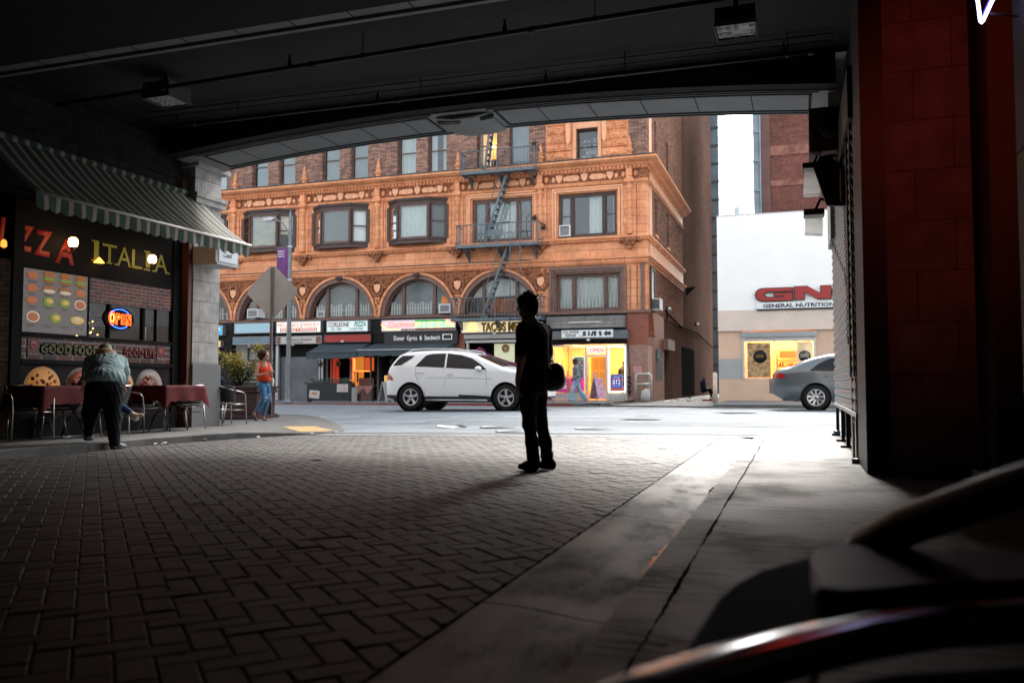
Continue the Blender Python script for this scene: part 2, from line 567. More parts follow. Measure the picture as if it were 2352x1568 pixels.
# puddled joint between apron and road
water = pm('standing_water', (.02,.02,.02), .03, spec=.9)
mb = MB(); mb.bm.free(); mb.bm = polymesh([(-9.6, 13.60), (2.0, 13.60), (2.0, 13.72), (-9.6, 13.72)], lambda x, y: G(x, y) - .025, .6)
struct('gutter', mb, joint_m)
mb = MB()
q = random.Random(3)
x = -6.9
while x < .4:
 L = q.uniform(.25, .9)
 if x > -3.8 or q.random() < .55:
  n = 9
  top = [(x + L*i/n, 13.66 + q.uniform(.02, .055)) for i in range(n+1)]; bot = [(x + L*i/n, 13.655 - q.uniform(.01, .04)) for i in range(n+1)]
  mb.face([(p[0], p[1], G(p[0], p[1]) - .02) for p in bot + top[::-1]])
 x += L + q.uniform(.02, .2)
struct('gutter_puddle', mb, water)

# road markings
paint = pm('road_paint', (.48,.49,.50), .6, var=.25, scale=6)
ypaint = pm('road_paint_yellow', (.6,.42,.16), .6, var=.25, scale=6)
mb = MB()
def line(x0, x1, y, w, gap=None, on=None, mi=0):
 mb.mat(mi); x = x0
 while x < x1:
  xe = min(x1, x + (on or (x1 - x0)))
  xs = x
  while xs < xe - .01:
   xn = min(xe, xs + 1.3)
   mb.face([(xs, y - w/2, G(xs, y - w/2) + .006), (xn, y - w/2, G(xn, y - w/2) + .006), (xn, y + w/2, G(xn, y + w/2) + .006), (xs, y + w/2, G(xs, y + w/2) + .006)])
   xs = xn
  x = xe + (gap or 1)
  if not gap: break
line(-60, 40, 19.4, .11, .35, 3.2)
line(-11.3, -8.0, 17.6, .1)
line(-60, 40, 25.9, .1, 3.5, 3)
line(-60, 0, 28.35, .09, mi=1)
struct('road_marking', mb, [paint, ypaint])

# herringbone pavers, real blocks with chamfered edges
def pavers():
 W = .107; L = 2 * W; gap = .005; ch = .0045
 q = random.Random(11)
 V = []; Fc = []; T = []
 c45, s45 = math.cos(R(-45)), math.sin(R(-45))
 ox, oy = -5.2, 5.0
 X0, X1, Y0, Y1 = -9.3, -1.10, -1.5, 13.18
 N = 95
 def addb(cx, cy, hx, hy):
  # local (unrotated) centre and half sizes
  wx = ox + cx * c45 - cy * s45; wy = oy + cx * s45 + cy * c45
  if wx < X0 or wx > X1 + .13 or wy < Y0 or wy > Y1 + .13: return
  if q.random() < .0005: return
  dz = q.gauss(0, .0014); tx = q.gauss(0, .008); ty = q.gauss(0, .008)
  rot = q.gauss(0, .006)
  cr, sr = math.cos(rot), math.sin(rot)
  ax, ay = hx - gap / 2, hy - gap / 2
  base = len(V)
  tone = q.gauss(.5, .2)
  for (k, z) in ((0, -.03), (0, -ch), (ch, 0)):
   for (sx, sy) in ((-1,-1), (1,-1), (1,1), (-1,1)):
    lx, ly = sx * (ax - k), sy * (ay - k)
    lx, ly = lx * cr - ly * sr, lx * sr + ly * cr
    px, py = cx + lx, cy + ly
    X = ox + px * c45 - py * s45; Y = oy + px * s45 + py * c45
    V.append((X, Y, G(X, Y) + z + dz + lx * tx + ly * ty)); T.append(tone)
  for a in (0, 4):
   for i in range(4):
    j = (i + 1) % 4
    Fc.append((base + a + i, base + a + j, base + a + 4 + j, base + a + 4 + i))
  Fc.append((base + 8, base + 9, base + 10, base + 11))
 for r in range(-N, N):
  for m in range(-40, 40):
   x = (r + 4 * m) * W; y = r * W
   addb(x + W, y + W / 2, W, W / 2)
   addb(x + 2.5 * W, y, W / 2, W)
 me = bpy.data.meshes.new('passage_floor'); me.from_pydata(V, [], Fc)
 at = me.color_attributes.new('tone', 'FLOAT_COLOR', 'POINT')
 at.data.foreach_set('color', np.repeat(np.array(T)[:, None], 4, 1).astype(np.float32).ravel())
 bm = bmesh.new(); bm.from_mesh(me)
 for co, no in (((X1, 0, 0), (1,0,0)), ((0, Y1, 0), (0,1,0))):
  r_ = bmesh.ops.bisect_plane(bm, geom=bm.verts[:] + bm.edges[:] + bm.faces[:], plane_co=co, plane_no=no, clear_outer=True)
 bm.to_mesh(me); bm.free()
 o = bpy.data.objects.new('passage_floor', me); COL.objects.link(o); o['kind'] = 'structure'
 m = bpy.data.materials.new('paver'); m.use_nodes = True
 nt = m.node_tree; b = nt.nodes['Principled BSDF']
 atn = nt.nodes.new('ShaderNodeVertexColor'); atn.layer_name = 'tone'
 rp = nt.nodes.new('ShaderNodeValToRGB')
 rp.color_ramp.elements[0].color = (.034,.032,.031,1); rp.color_ramp.elements[1].color = (.071,.067,.064,1)
 nt.links.new(atn.outputs[0], rp.inputs[0])
 tc = nt.nodes.new('ShaderNodeTexCoord')
 nz = nt.nodes.new('ShaderNodeTexNoise'); nz.inputs['Scale'].default_value = 1.2; nz.inputs['Detail'].default_value = 8; nz.inputs['Roughness'].default_value = .7
 nt.links.new(tc.outputs['Object'], nz.inputs['Vector'])
 r2 = nt.nodes.new('ShaderNodeValToRGB'); r2.color_ramp.elements[0].position = .32; r2.color_ramp.elements[1].position = .62
 r2.color_ramp.elements[0].color = (.6,.6,.6,1); r2.color_ramp.elements[1].color = (1,1,1,1)
 nt.links.new(nz.outputs['Fac'], r2.inputs[0])
 mx = nt.nodes.new('ShaderNodeMix'); mx.data_type = 'RGBA'; mx.blend_type = 'MULTIPLY'; mx.inputs[0].default_value = 1
 nt.links.new(rp.outputs[0], mx.inputs[6]); nt.links.new(r2.outputs[0], mx.inputs[7]); nt.links.new(mx.outputs[2], b.inputs['Base Color'])
 b.inputs['Roughness'].default_value = .60; b.inputs['Specular IOR Level'].default_value = .55
 n2 = nt.nodes.new('ShaderNodeTexNoise'); n2.inputs['Scale'].default_value = 110; n2.inputs['Detail'].default_value = 3
 nt.links.new(tc.outputs['Object'], n2.inputs['Vector'])
 bp = nt.nodes.new('ShaderNodeBump'); bp.inputs['Strength'].default_value = .25; bp.inputs['Distance'].default_value = .004
 nt.links.new(n2.outputs['Fac'], bp.inputs['Height']); nt.links.new(bp.outputs[0], b.inputs['Normal'])
 me.materials.append(m)
pavers()
struct('paver_bed', polymesh([(-9.3, -2), (-1.1, -2), (-1.1, 13.18), (-9.3, 13.18)], lambda x, y: G(x, y) - .013, 1.2), joint_m)
struct('back_floor', MB().box(-12, 4, -9, -1.55, -.2, -.012), kerb_m)

# gutter pan, kerb strip, crack and slabs on the right
mb = MB()
ys = [-2, .9, 2.88, 5.05, 8.1, 11.3, 13.58]
for a, b in zip(ys[:-1], ys[1:]):
 fn = lambda i, j, a=a, b=b: (-1.088 + .478 * i, a + .006 + (b - a - .012) * j + (.02 * (1 - i) if True else 0), -.003 - .03 * math.sin(i * PI / 2) ** 3)
 mb.grid(fn, 10, 12)
struct('gutter_pan', mb, pan_m)
mb = MB()
ks = [-2, .4, 1.5, 2.5, 3.22, 4.4, 5.0, 5.66, 6.3, 7.8, 9.4, 11.2, 13.58]
for a, b in zip(ks[:-1], ks[1:]):
 def fn(i, j, a=a, b=b):
  y = a + .004 + (b - a - .008) * j
  xr = -.457 + .003 * math.sin(y * 5) + .0018 * math.sin(y * 41 + 1) + .001*math.sin(y*97)
  return (-.607 + (xr + .607) * i, y, .004)
 mb.grid(fn, 1, 70, smooth=False)
struct('kerb_strip', mb, slab_m)
mb = MB()
js = [-2, .9, 2.5, 4.05, 5.66, 7.67, 10.3, 12.9]
for a, b in zip(js[:-1], js[1:]):
 def fn(i, j, a=a, b=b):
  y = a + .004 + (b - a - .008) * j
  xl = -.443 + .004 * math.sin(y * 4.3) + .0025 * math.sin(y * 19 + 2) + .002*math.sin(y*61)
  return (xl + (4.0 - xl) * i, y, .006)
 mb.grid(fn, 1, 70, smooth=False)
mb.grid(lambda i, j: (-.436 + 4.4 * i, 12.905 + .69 * j, .006), 1, 1)
struct('sidewalk', mb, slab_m)
struct('joint_bed', MB().box(-1.2, 4.2, -2, 13.6, -.2, -.05), joint_m)
# sliver of standing water along the kerb strip
mb = MB()
def pud(y0, y1, w):
 q = random.Random(int(y0 * 100)); n = max(6, int((y1 - y0) / .05))
 pl = []; pr_ = []
 for i in range(n + 1):
  y = y0 + (y1 - y0) * i / n; e = math.sin(PI * i / n) ** .4
  pr_.append((-.609, y, -.0285)); pl.append((-.611 - w * e * q.uniform(.5, 1), y, -.0285))
 mb.face(pr_ + pl[::-1])
pud(3.6, 4.42, .055); pud(4.45, 5.3, .045); pud(3.15, 3.32, .03); pud(6.3, 7.0, .05); pud(3.42, 3.55, .025)
struct('kerb_puddle', mb, water)

# trodden gum and oil spots
mb = MB(); q = random.Random(77)
for k in range(90):
 x = q.uniform(-.40, .5) if k < 40 else q.uniform(-8.6, -1.2); y = q.uniform(1.6, 12.5); r_ = q.uniform(.008, .022)
 z = .0085 if k < 40 else G(x, y) + .004
 mb.face([(x + r_*math.cos(a)*q.uniform(.75,1.2), y + r_*math.sin(a)*q.uniform(.75,1.2), z) for a in [2*PI*j/9 for j in range(9)]])
for k in range(9):
 x = q.uniform(-9, 1); y = q.uniform(16, 28); r_ = q.uniform(.15, .5)
 mb.face([(x + r_*1.8*math.cos(a)*q.uniform(.75,1.2), y + r_*math.sin(a)*q.uniform(.75,1.2), G(x, y) + .012) for a in [2*PI*j/14 for j in range(14)]])
struct('ground_spots', mb, pm('old_stain', (.055,.055,.055), .8))

# left sidewalk of the passage, turning the corner
LP = [(-9.06,-3), (-9.1, 3), (-9.1,8), (-9.12,10.1), (-9.02,11.0), (-8.82,11.8), (-8.55,12.5), (-8.3,13.05), (-8.12,13.5), (-8.1,13.9), (-8.3,14.45), (-8.7,15.05), (-9.3,15.8), (-10.1,16.8), (-10.9,17.8), (-11.8,18.5), (-13,18.9), (-15,19.0), (-70,19.0)]
poly = LP + [(-70, 14.0), (-12.2, 14.0), (-12.2, -3)]
struct('sidewalk_left', polymesh(poly, GS, .8), walk_m)
def kerb(path, zf, gf, w, name, mat, seg=2.0):
 mb = MB(); pts = []
 for a, b in zip(path[:-1], path[1:]):
  n = max(1, int(math.dist(a, b) / .5))
  for i in range(n): pts.append((a[0] + (b[0]-a[0]) * i / n, a[1] + (b[1]-a[1]) * i / n))
 pts.append(path[-1])
 acc = 0
 for i in range(len(pts) - 1):
  a, b = pts[i], pts[i+1]
  d = Vector((b[0]-a[0], b[1]-a[1])).normalized(); nn = Vector((d.y, -d.x))
  d0 = Vector((pts[max(0, i-1)][0], pts[max(0, i-1)][1])); n0 = (Vector(b) - d0).normalized() if i else d
  d1 = Vector(pts[min(len(pts)-1, i+2)]); n1 = (d1 - Vector(a)).normalized()
  na = Vector((n0.y, -n0.x)); nb = Vector((n1.y, -n1.x))
  def ring(p, n_):
   o1 = (p[0] + n_.x * w, p[1] + n_.y * w)
   zt = zf(*p) + .005; zb = gf(*o1) - .08
   r_ = min(.02, max(.002, (zt - gf(*o1)) * .3))
   return [(p[0] - n_.x*.14, p[1] - n_.y*.14, zt), (p[0] + n_.x*(w - r_), p[1] + n_.y*(w - r_), zt), (o1[0], o1[1], zt - r_), (o1[0] + n_.x*.012, o1[1] + n_.y*.012, zb)]
  acc += math.dist(a, b)
  A = ring(a, na); B = ring(b, nb)
  if acc > seg * 1.8:
   acc = 0
   B = [tuple(Vector(u) + (Vector(v) - Vector(u)) * .985) for u, v in zip(A, B)]
  for k in range(3):
   mb.face([A[k], B[k], B[k+1], A[k+1]])
 return struct(name, mb, mat)
kerb(LP[:-1] + [(-30, 19.0)], GS, G, .03, 'kerb', kerb_m)
tact = pm('tactile_yellow', (.40,.28,.13), .8, var=.2, scale=8)
mb = MB(); mb.bm.free(); mb.bm = polymesh([(-9.55,14.3), (-9.1,14.75), (-8.35,14.2), (-8.22,13.75), (-8.6,13.45)], lambda x, y: GS(x, y) + .016, .3)
struct('tactile_ramp', mb, tact)

# far side
def GF(x, y): return .12 - .008 * min(12, max(0, -8 - x))
mb = MB(); mb.bm.free(); mb.bm = polymesh([(-70,29.3), (-6.6,29.3), (-6.6,36.5), (-70,36.5)], GF, 2.2)
mb.mi = 0; mb.box(-2.7, 40, 29.36, 36.5, -.3, .12)
struct('sidewalk_far', mb, farwalk_m)
mb = MB(); mb.box(-6.6, -2.7, 29.4, 70, -.3, .05)
mb.prism([(29.36,.0), (29.36,.115), (34,.07), (34,-.1)], 'x', -6.6, -6.25)
struct('alley_ground', mb, pm('alley_paving', (.10,.10,.10), .8, var=.35, scale=1.5, bump=.4, bscale=20))
mb = MB()
for a_, b_, i_ in ((-70,-48,0), (-48,-26,0), (-26,-20,1), (-20,-14,1), (-14,-7.6,1)):
 mb.mat(i_).prism([(a_,-.3), (a_,GF(a_,0)+.004), (b_,GF(b_,0)+.004), (b_,-.3)], 'y', 29.18, 29.31)
mb.mat(0)
mb.prism([(-7.6,-.2), (-7.6,.118), (-6.3,.03), (-6.3,-.2)], 'y', 29.2, 29.36)
mb.box(-2.2, 40, 29.2, 29.36, -.2, .118); mb.prism([(-2.8,-.2), (-2.8,.03), (-2.2,.118), (-2.2,-.2)], 'y', 29.2, 29.36)
struct('kerb_far', mb, [kerb_m, redkerb])

# ================================================================ the building over the passage
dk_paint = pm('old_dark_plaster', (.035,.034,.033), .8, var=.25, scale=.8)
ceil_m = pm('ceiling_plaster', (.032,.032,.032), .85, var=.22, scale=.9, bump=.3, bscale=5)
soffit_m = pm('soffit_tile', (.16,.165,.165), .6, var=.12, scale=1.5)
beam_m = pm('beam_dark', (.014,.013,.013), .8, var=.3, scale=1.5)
blackp = pm('black_paint', (.012,.012,.013), .5)
stone_m = brickm('stone_blocks', (.42,.40,.38), (.36,.35,.33), (.09,.085,.08), bw=.62, bh=.40, plane='yz', ms=.006, rough=.7, bump=.5, dirt=.25, dscale=1.6)
granite = pm('granite', (.12,.12,.12), .6, col2=(.17,.168,.165), scale=30, var=.1)
pier_m = brickm('pier_blocks', (.24,.21,.18), (.20,.175,.155), (.08,.07,.06), bw=.62, bh=.44, plane='xz', ms=.005, rough=.65, bump=.5, dirt=.25, dscale=2)
pgran = pm('dark_granite', (.12,.125,.115), .7, col2=(.17,.17,.16), scale=12, var=.1)

arc = thing('arcade_building', 'dark building spanning the paved passage, its arched portal framing the street', 'building', (-5.2, 13.6, 0))
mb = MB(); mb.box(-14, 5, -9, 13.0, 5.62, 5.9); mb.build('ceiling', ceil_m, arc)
def zs(x): return 5.37 - .29 * ((x + 5.2) / 5.6) ** 2
xs = [-11.1 + (11.7) * i / 24 for i in range(25)]
mb = MB()
pts = [(x, zs(x)) for x in xs] + [(.6, 9.6), (-11.1, 9.6)]
mb.prism(pts, 'y', 13.0, 14.15)
mb.build('portal_beam', soffit_m, arc)
# dark inner cladding of the beam
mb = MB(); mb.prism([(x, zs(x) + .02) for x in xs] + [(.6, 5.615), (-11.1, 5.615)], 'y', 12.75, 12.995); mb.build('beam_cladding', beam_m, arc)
# tile joints and moulded frames under the portal beam
def strip(x0, x1, y0, y1, d=.012):
 n = max(1, int(abs(x1 - x0) / .5));
 for i in range(n):
  a = x0 + (x1-x0)*i/n; b = x0 + (x1-x0)*(i+1)/n
  v = [(a,y0,zs(a)-.001), (b,y0,zs(b)-.001), (b,y1,zs(b)-.001), (a,y1,zs(a)-.001)]
  w = [(p[0], p[1], p[2]-d) for p in v]
  for fa in ((w[0],w[1],w[2],w[3]), (v[0],v[1],w[1],w[0]), (v[2],v[3],w[3],w[2]), (v[1],v[2],w[2],w[1]), (v[3],v[0],w[0],w[3])): mb.face(fa)
for x0, x1 in ((-10.6, -5.95), (-4.75, .28)):
 mb = MB()
 strip(x0, x1, 13.12, 13.16); strip(x0, x1, 13.93, 13.97); strip(x0, x0+.04, 13.16, 13.93); strip(x1-.04, x1, 13.16, 13.93)
 strip(x0 - .1, x1 + .1, 13.03, 13.05); strip(x0 - .1, x1 + .1, 14.05, 14.08)
 k = x0 + .75
 while k < x1 - .3: strip(k, k + .014, 13.16, 13.93, .004); k += .85
 mb.build('soffit_trim', beam_m, arc)
mb = MB()
mb.prism([(-5.85, 5.36), (-4.85, 5.355), (-4.95, 5.33), (-5.15, 5.29), (-5.5, 5.29), (-5.75, 5.33)], 'y', 13.15, 14.17)
mb.tube([(-5.85, 13.35, 5.33), (-5.6, 13.3, 5.31), (-5.4, 13.28, 5.27)], .05, 8)
mb.tube([(-4.8, 13.3, 5.33), (-5.05, 13.28, 5.3)], .04, 8)
mb.build('keystone', soffit_m, arc, bevel=.02)
# second beam nearer the camera
mb = MB(); mb.box(-14, 1.5, 8.3, 9.02, 5.2, 5.618); mb.build('ceiling_beam', soffit_m, arc)
mb = MB()
for y0, y1 in ((8.44,8.48), (8.86,8.875), (8.90,8.925)): mb.box(-14, -2.2, y0, y1, 5.186, 5.199)
k = -13
while k < -2.6: mb.box(k, k+.014, 8.49, 8.86, 5.195, 5.1995); k += .8
mb.box(-2.4, -2.36, 8.44, 8.925, 5.184, 5.199)
mb.build('beam_trim', beam_m, arc)
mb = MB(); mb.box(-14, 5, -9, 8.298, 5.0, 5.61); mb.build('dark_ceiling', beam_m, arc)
# left wall over the shop, in big dark blocks
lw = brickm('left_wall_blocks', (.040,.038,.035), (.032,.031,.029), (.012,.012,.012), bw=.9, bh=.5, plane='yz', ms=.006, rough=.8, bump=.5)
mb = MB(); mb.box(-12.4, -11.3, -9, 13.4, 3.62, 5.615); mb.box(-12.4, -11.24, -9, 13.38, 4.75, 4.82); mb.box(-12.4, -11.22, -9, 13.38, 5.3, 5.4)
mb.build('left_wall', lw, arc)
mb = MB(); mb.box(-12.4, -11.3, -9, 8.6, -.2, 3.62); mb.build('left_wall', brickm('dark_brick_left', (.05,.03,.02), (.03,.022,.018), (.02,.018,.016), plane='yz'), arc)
mb = MB(); mb.box(-12.4, 6, -9.4, -9, -.3, 5.9); mb.build('light_stop_wall', dk_paint, arc)  # unseen end wall, added to keep light from entering behind the camera
# left pillar
mb = MB()
mb.box(-12.2, -11.0, 13.42, 14.2, 1.18, 5.0)
mb.box(-12.2, -10.96, 13.40, 14.24, 3.95, 4.12)
mb.box(-12.2, -10.93, 13.38, 14.27, 4.3, 4.42)
mb.box(-12.2, -10.90, 13.36, 14.29, 4.42, 4.50)
mb.box(-12.2, -10.86, 13.34, 14.32, 5.0, 5.09)
mb.build('pillar', stone_m, arc)
mb = MB(); mb.box(-12.22, -10.96, 13.40, 14.23, -.2, 1.18); mb.build('pillar_base', granite, arc)
mb = MB(); mb.prism([(-70, -.2), (-12.2, -.2), (-12.2, 5.1), (-11.101, 5.1), (-11.101, 9.6), (-70, 9.6)], 'y', 13.45, 14.1); mb.build('street_wall', stone_m, arc)
# right side
mb = MB(); mb.prism([(.66, -.2), (40, -.2), (40, 9.6), (.601, 9.6), (.601, 5.03), (.66, 5.03)], 'y', 13.75, 14.15); mb.build('street_wall', stone_m, arc)
mb = MB(); mb.box(.5, .659, 13.05, 14.12, 2.9, 5.05); mb.build('portal_jamb', stone_m, arc)
mb = MB()
mb.box(.62, 1.44, 8.0, 8.75, .5, 5.61); mb.build('pillar', pier_m, arc)
mb = MB(); mb.box(.61, 1.46, 7.98, 8.76, -.1, .498); mb.build('pillar_base', pgran, arc)
mb = MB(); mb.box(1.50, 1.80, 7.6, 8.6, .42, 5.61); mb.build('pillar', pm('ochre_stone', (.10,.075,.05), .7, var=.15, scale=2), arc)
mb = MB(); mb.box(1.48, 1.82, 7.57, 8.62, -.1, .418); mb.box(1.30, 1.9, 7.2, 7.56, -.1, .12); mb.build('pillar_base', pgran, arc)
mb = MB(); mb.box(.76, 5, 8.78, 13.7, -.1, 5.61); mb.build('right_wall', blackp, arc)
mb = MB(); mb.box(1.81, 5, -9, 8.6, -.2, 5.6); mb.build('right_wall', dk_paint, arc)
# grey panelled column close by on the right
gp = pm('grey_panel', (.05,.053,.053), .55, var=.15, scale=1.2)
mb = MB()
mb.box(1.18, 1.80, 4.6, 5.3, -.1, 2.05); mb.box(1.18, 1.80, 4.6, 5.3, 2.062, 4.99)
mb.build('panelled_column', gp, arc)
# unseen roof of the passage building, kept low so skylight reaches the facade opposite
mb = MB(); mb.box(-70, 40, -9.4, 13.0, 9.3, 9.6); mb.build('roof', dk_paint, arc)

# --- pipes under the ceiling
pipe_m = pm('painted_pipe', (.02,.012,.011), .5)
def pipe(name, label, y, z, x0, x1, hangs, heads, y1=None):
 t = thing(name, label, 'pipe', (x0, y, z), group='pipes under the passage ceiling')
 y1 = y1 or y
 P = lambda x: (x, y + (y1 - y) * (x - x0) / (x1 - x0), z)
 MB().tube([P(x0), P(x1)], .032, 10).build('pipe', pipe_m, t)
 for x in hangs:
  p = P(x); MB().tube([p, (p[0], p[1], 5.619)], .008, 6).tube([(p[0]-.02, p[1], z), (p[0]+.02, p[1], z)], .045, 8).build('hanger', pipe_m, t)
 for x in heads:
  p = P(x)
  MB().tube([p, (p[0], p[1], z+.07), (p[0], p[1], z+.13), (p[0], p[1], z+.16)], [.035,.035,.018,.018], 8).tube([(p[0],p[1],z+.16), (p[0],p[1],z+.175)], .035, 8).build('sprinkler_head', pipe_m, t)
  MB().tube([(p[0]+.32, p[1], z), (p[0]+.40, p[1], z)], .05, 8).build('coupling', pipe_m, t)
 return t
pipe('sprinkler_pipe', 'long sprinkler pipe crossing the ceiling nearer the camera', 10.45, 5.3, -12, .4, (-9.1, -5.6, -2.3, -.2), (-6.8, -3.5), 9.95)
pipe('sprinkler_pipe', 'sprinkler pipe running along the ceiling just inside the portal beam', 11.95, 5.3, -10.8, .2, (-8.95, -5.55, -2.3, -.05), (-10.2, -6.3, -3.5, -.1), 12.0)
for k, (z, y) in enumerate(((5.5, 12.1), (5.56, 12.0))):
 mb = MB(); mb.tube([(-10.9, y - .15, z), (-5, y, z), (.55, y + .1, z)], .010, 6)
 single('conduit', mb, pipe_m, ['lower thin conduit above the sprinkler pipe by the portal beam', 'upper thin conduit close under the ceiling by the portal beam'][k], 'conduit', 'thin conduits')
# --- ceiling lights
lens = pm('prismatic_lens', (.34,.35,.36), .35, var=.12, scale=6)
boxm = pm('fixture_box', (.03,.02,.018), .6); boxg = pm('fixture_box_grey', (.07,.07,.07), .6)
def clight(label, x, y, z, w, d, h, m):
 t = thing('ceiling_light', label, 'ceiling light', (x, y, z), group='box lights hung from the passage ceiling')
 MB().box(x-w/2, x+w/2, y-d/2, y+d/2, z+.05, z+h).box(x-.03, x+.03, y-.03, y+.03, z+h, 5.619).build('housing', m, t)
 mb = MB(); n = 5
 for i in range(n):
  for j in range(n):
   a = x-w/2+.01 + (w-.02)*i/n; b = a + (w-.02)/n; c = y-d/2+.01 + (d-.02)*j/n; e = c + (d-.02)/n
   q_ = rnd.uniform(.0, .03); cx_, cy_ = (a+b)/2, (c+e)/2
   for u, v in (((a,c),(b,c)), ((b,c),(b,e)), ((b,e),(a,e)), ((a,e),(a,c))):
    mb.face([(u[0],u[1],z+.03), (v[0],v[1],z+.03), (cx_,cy_,z+.0+q_)])
 mb.build('diffuser', lens, t)
 MB().box(x-w/2-.01, x+w/2+.01, y-d/2-.01, y-d/2, z, z+.06).box(x-w/2-.01, x+w/2+.01, y+d/2, y+d/2+.01, z, z+.06).box(x-w/2-.01, x-w/2, y-d/2, y+d/2, z, z+.06).box(x+w/2, x+w/2+.01, y-d/2, y+d/2, z, z+.06).build('rim', boxg, t)
clight('square box light with faceted lens under the ceiling on the right', -.65, 10.72, 5.18, .48, .46, .24, boxm)
clight('grey box light under the dark ceiling on the left', -9.3, 10.65, 5.2, .5, .5, .25, boxg)

# ================================================================ the terracotta building across the street
YF = 36.0
def Q(x, y): return x * y / 36.0            # a width measured on the facade plane, carried to a nearer plane
def QZ(z, y): return .78 + (z - .78) * y / 36.0
PIL = [-35.1, -31.05, -27.0, -22.95, -18.87, -14.75, -10.75, -6.73]
terra = brickm('terracotta', (.90,.40,.20), (.78,.32,.15), (.34,.12,.06), bw=1.05, bh=.345, ms=.009, rough=.7, bump=.5, dirt=.34, dscale=1.1)
terra_d = pm('terracotta_carved', (.46,.18,.08), .85, col2=(.09,.04,.028), scale=8, bump=1.0, bscale=16)  # dark noise colour painted in for dirt and shade in the carved hollows
terra_l = pm('terracotta_light', (.76,.38,.21), .6, var=.12, scale=5, bump=.3, bscale=12)
brick_f = brickm('facade_brick', (.52,.28,.20), (.20,.125,.11), (.13,.10,.085), bw=.30, bh=.078, ms=.011, dirt=.3)
brick_s = brickm('side_brick', (.36,.20,.145), (.21,.115,.085), (.17,.11,.09), bw=.30, bh=.085, plane='yz', ms=.01, dirt=.3, dscale=.25)
brick_b = brickm('alley_brick', (.20,.115,.088), (.14,.085,.068), (.11,.08,.068), bw=.28, bh=.085, plane='yz', ms=.012, dirt=.45, dscale=.16)
dark_brick = brickm('soot_brick', (.055,.05,.048), (.035,.032,.032), (.02,.02,.02), plane='xz')
wood_d = pm('window_wood_dark', (.055,.030,.024), .55, var=.3, scale=6)
wood_b = pm('window_wood_brown', (.12,.065,.05), .6, var=.3, scale=6)
iron_b = pm('fire_escape_paint', (.10,.125,.14), .5, var=.3, scale=8)
inner_d = pm('room_dark', (.02,.02,.02), .9, spec=0)
gl = glassm('window_glass', (.86,.9,.9), .02)
gl_d = glassm('window_glass_dusty', (.74,.78,.78), .035, .12)
cur_w = pm('curtain_white', (.72,.72,.70), .8, var=.06, scale=4)
cur_b = pm('curtain_cream', (.62,.52,.38), .8, var=.12, scale=2)
bl_g = pm('blind_grey', (.27,.30,.31), .7, var=.10, scale=1.5)
bl_t = pm('blind_teal', (.13,.20,.22), .6, var=.15, scale=1.2)
bl_d = pm('blind_dark', (.10,.11,.11), .6, var=.15, scale=1.5)

tb = thing('terracotta_building', 'orange terracotta and brick block with arched windows and fire escape across the street', 'building', (-20.6, YF, .1))
def part(name, m, mats=None, **k):
 return m.build(name, mats, tb, **k)

# --- mass of the building behind the facade
mb = MB(); mb.box(-40, -6.62, 39.3, 66, -.1, 24); part('core', mb, inner_d)
mb = MB(); mb.box(-40, -5.995, YF + 5, 65.9, 24, 24.4); part('roof', mb, pm('roof_tar', (.08,.08,.08), .9))
# side wall along the alley
mb = MB()
SW = [(37.6, 38.5), (41.2, 41.9), (44.6, 45.3)]
def sidewall(mb, y0, y1, z0, z1, wins):
 """wins list (ya,yb,za,zb)"""
 ys = sorted({y0, y1} | {w[0] for w in wins} | {w[1] for w in wins})
 for a, b in zip(ys[:-1], ys[1:]):
  ws = sorted([(w[2], w[3]) for w in wins if w[0] <= a and w[1] >= b])
  z = z0
  for wa, wb in ws:
   if wa > z: mb.box(-6.6, -6.0, a, b, z, wa)
   z = wb
  if z < z1: mb.box(-6.6, -6.0, a, b, z, z1)
wins = []
for z0, z1 in ((7.6, 9.3), (10.9, 12.9), (14.6, 16.6), (18.2, 20.2)):
 wins += [(38.2, 38.9, z0, z1), (41.9, 42.6, z0, z1)]
sidewall(mb, YF + .7, 48, 3.95, 24, wins)
part('side_wall', mb, brick_s)
mb = MB(); mb.box(-6.6, -6.02, 48, 66, -.1, 24)
mb.box(-6.6, -6.02, 40.5, 48, -.1, 3.949)
part('alley_wall', mb, brick_b)
redp = pm('red_brown_paint', (.23,.07,.04), .6, var=.2, scale=2.5, bump=.2)
mb = MB(); mb.box(-6.6, -5.98, 37.2, 40.5, -.1, 3.949); mb.box(-6.61, -5.97, 36.0, 37.2, 2.5, 3.949)
part('side_base', mb, redp)
mb = MB()
for w in wins:
 mb.box(-6.45, -6.35, w[0], w[1], w[2], w[3])
part('side_window', mb, pm('side_glass', (.10,.06,.045), .15))
mb = MB()
for w in wins: mb.box(-6.62, -5.93, w[0]-.06, w[1]+.06, w[2]-.12, w[2]-.002)
part('side_sill', mb, terra)

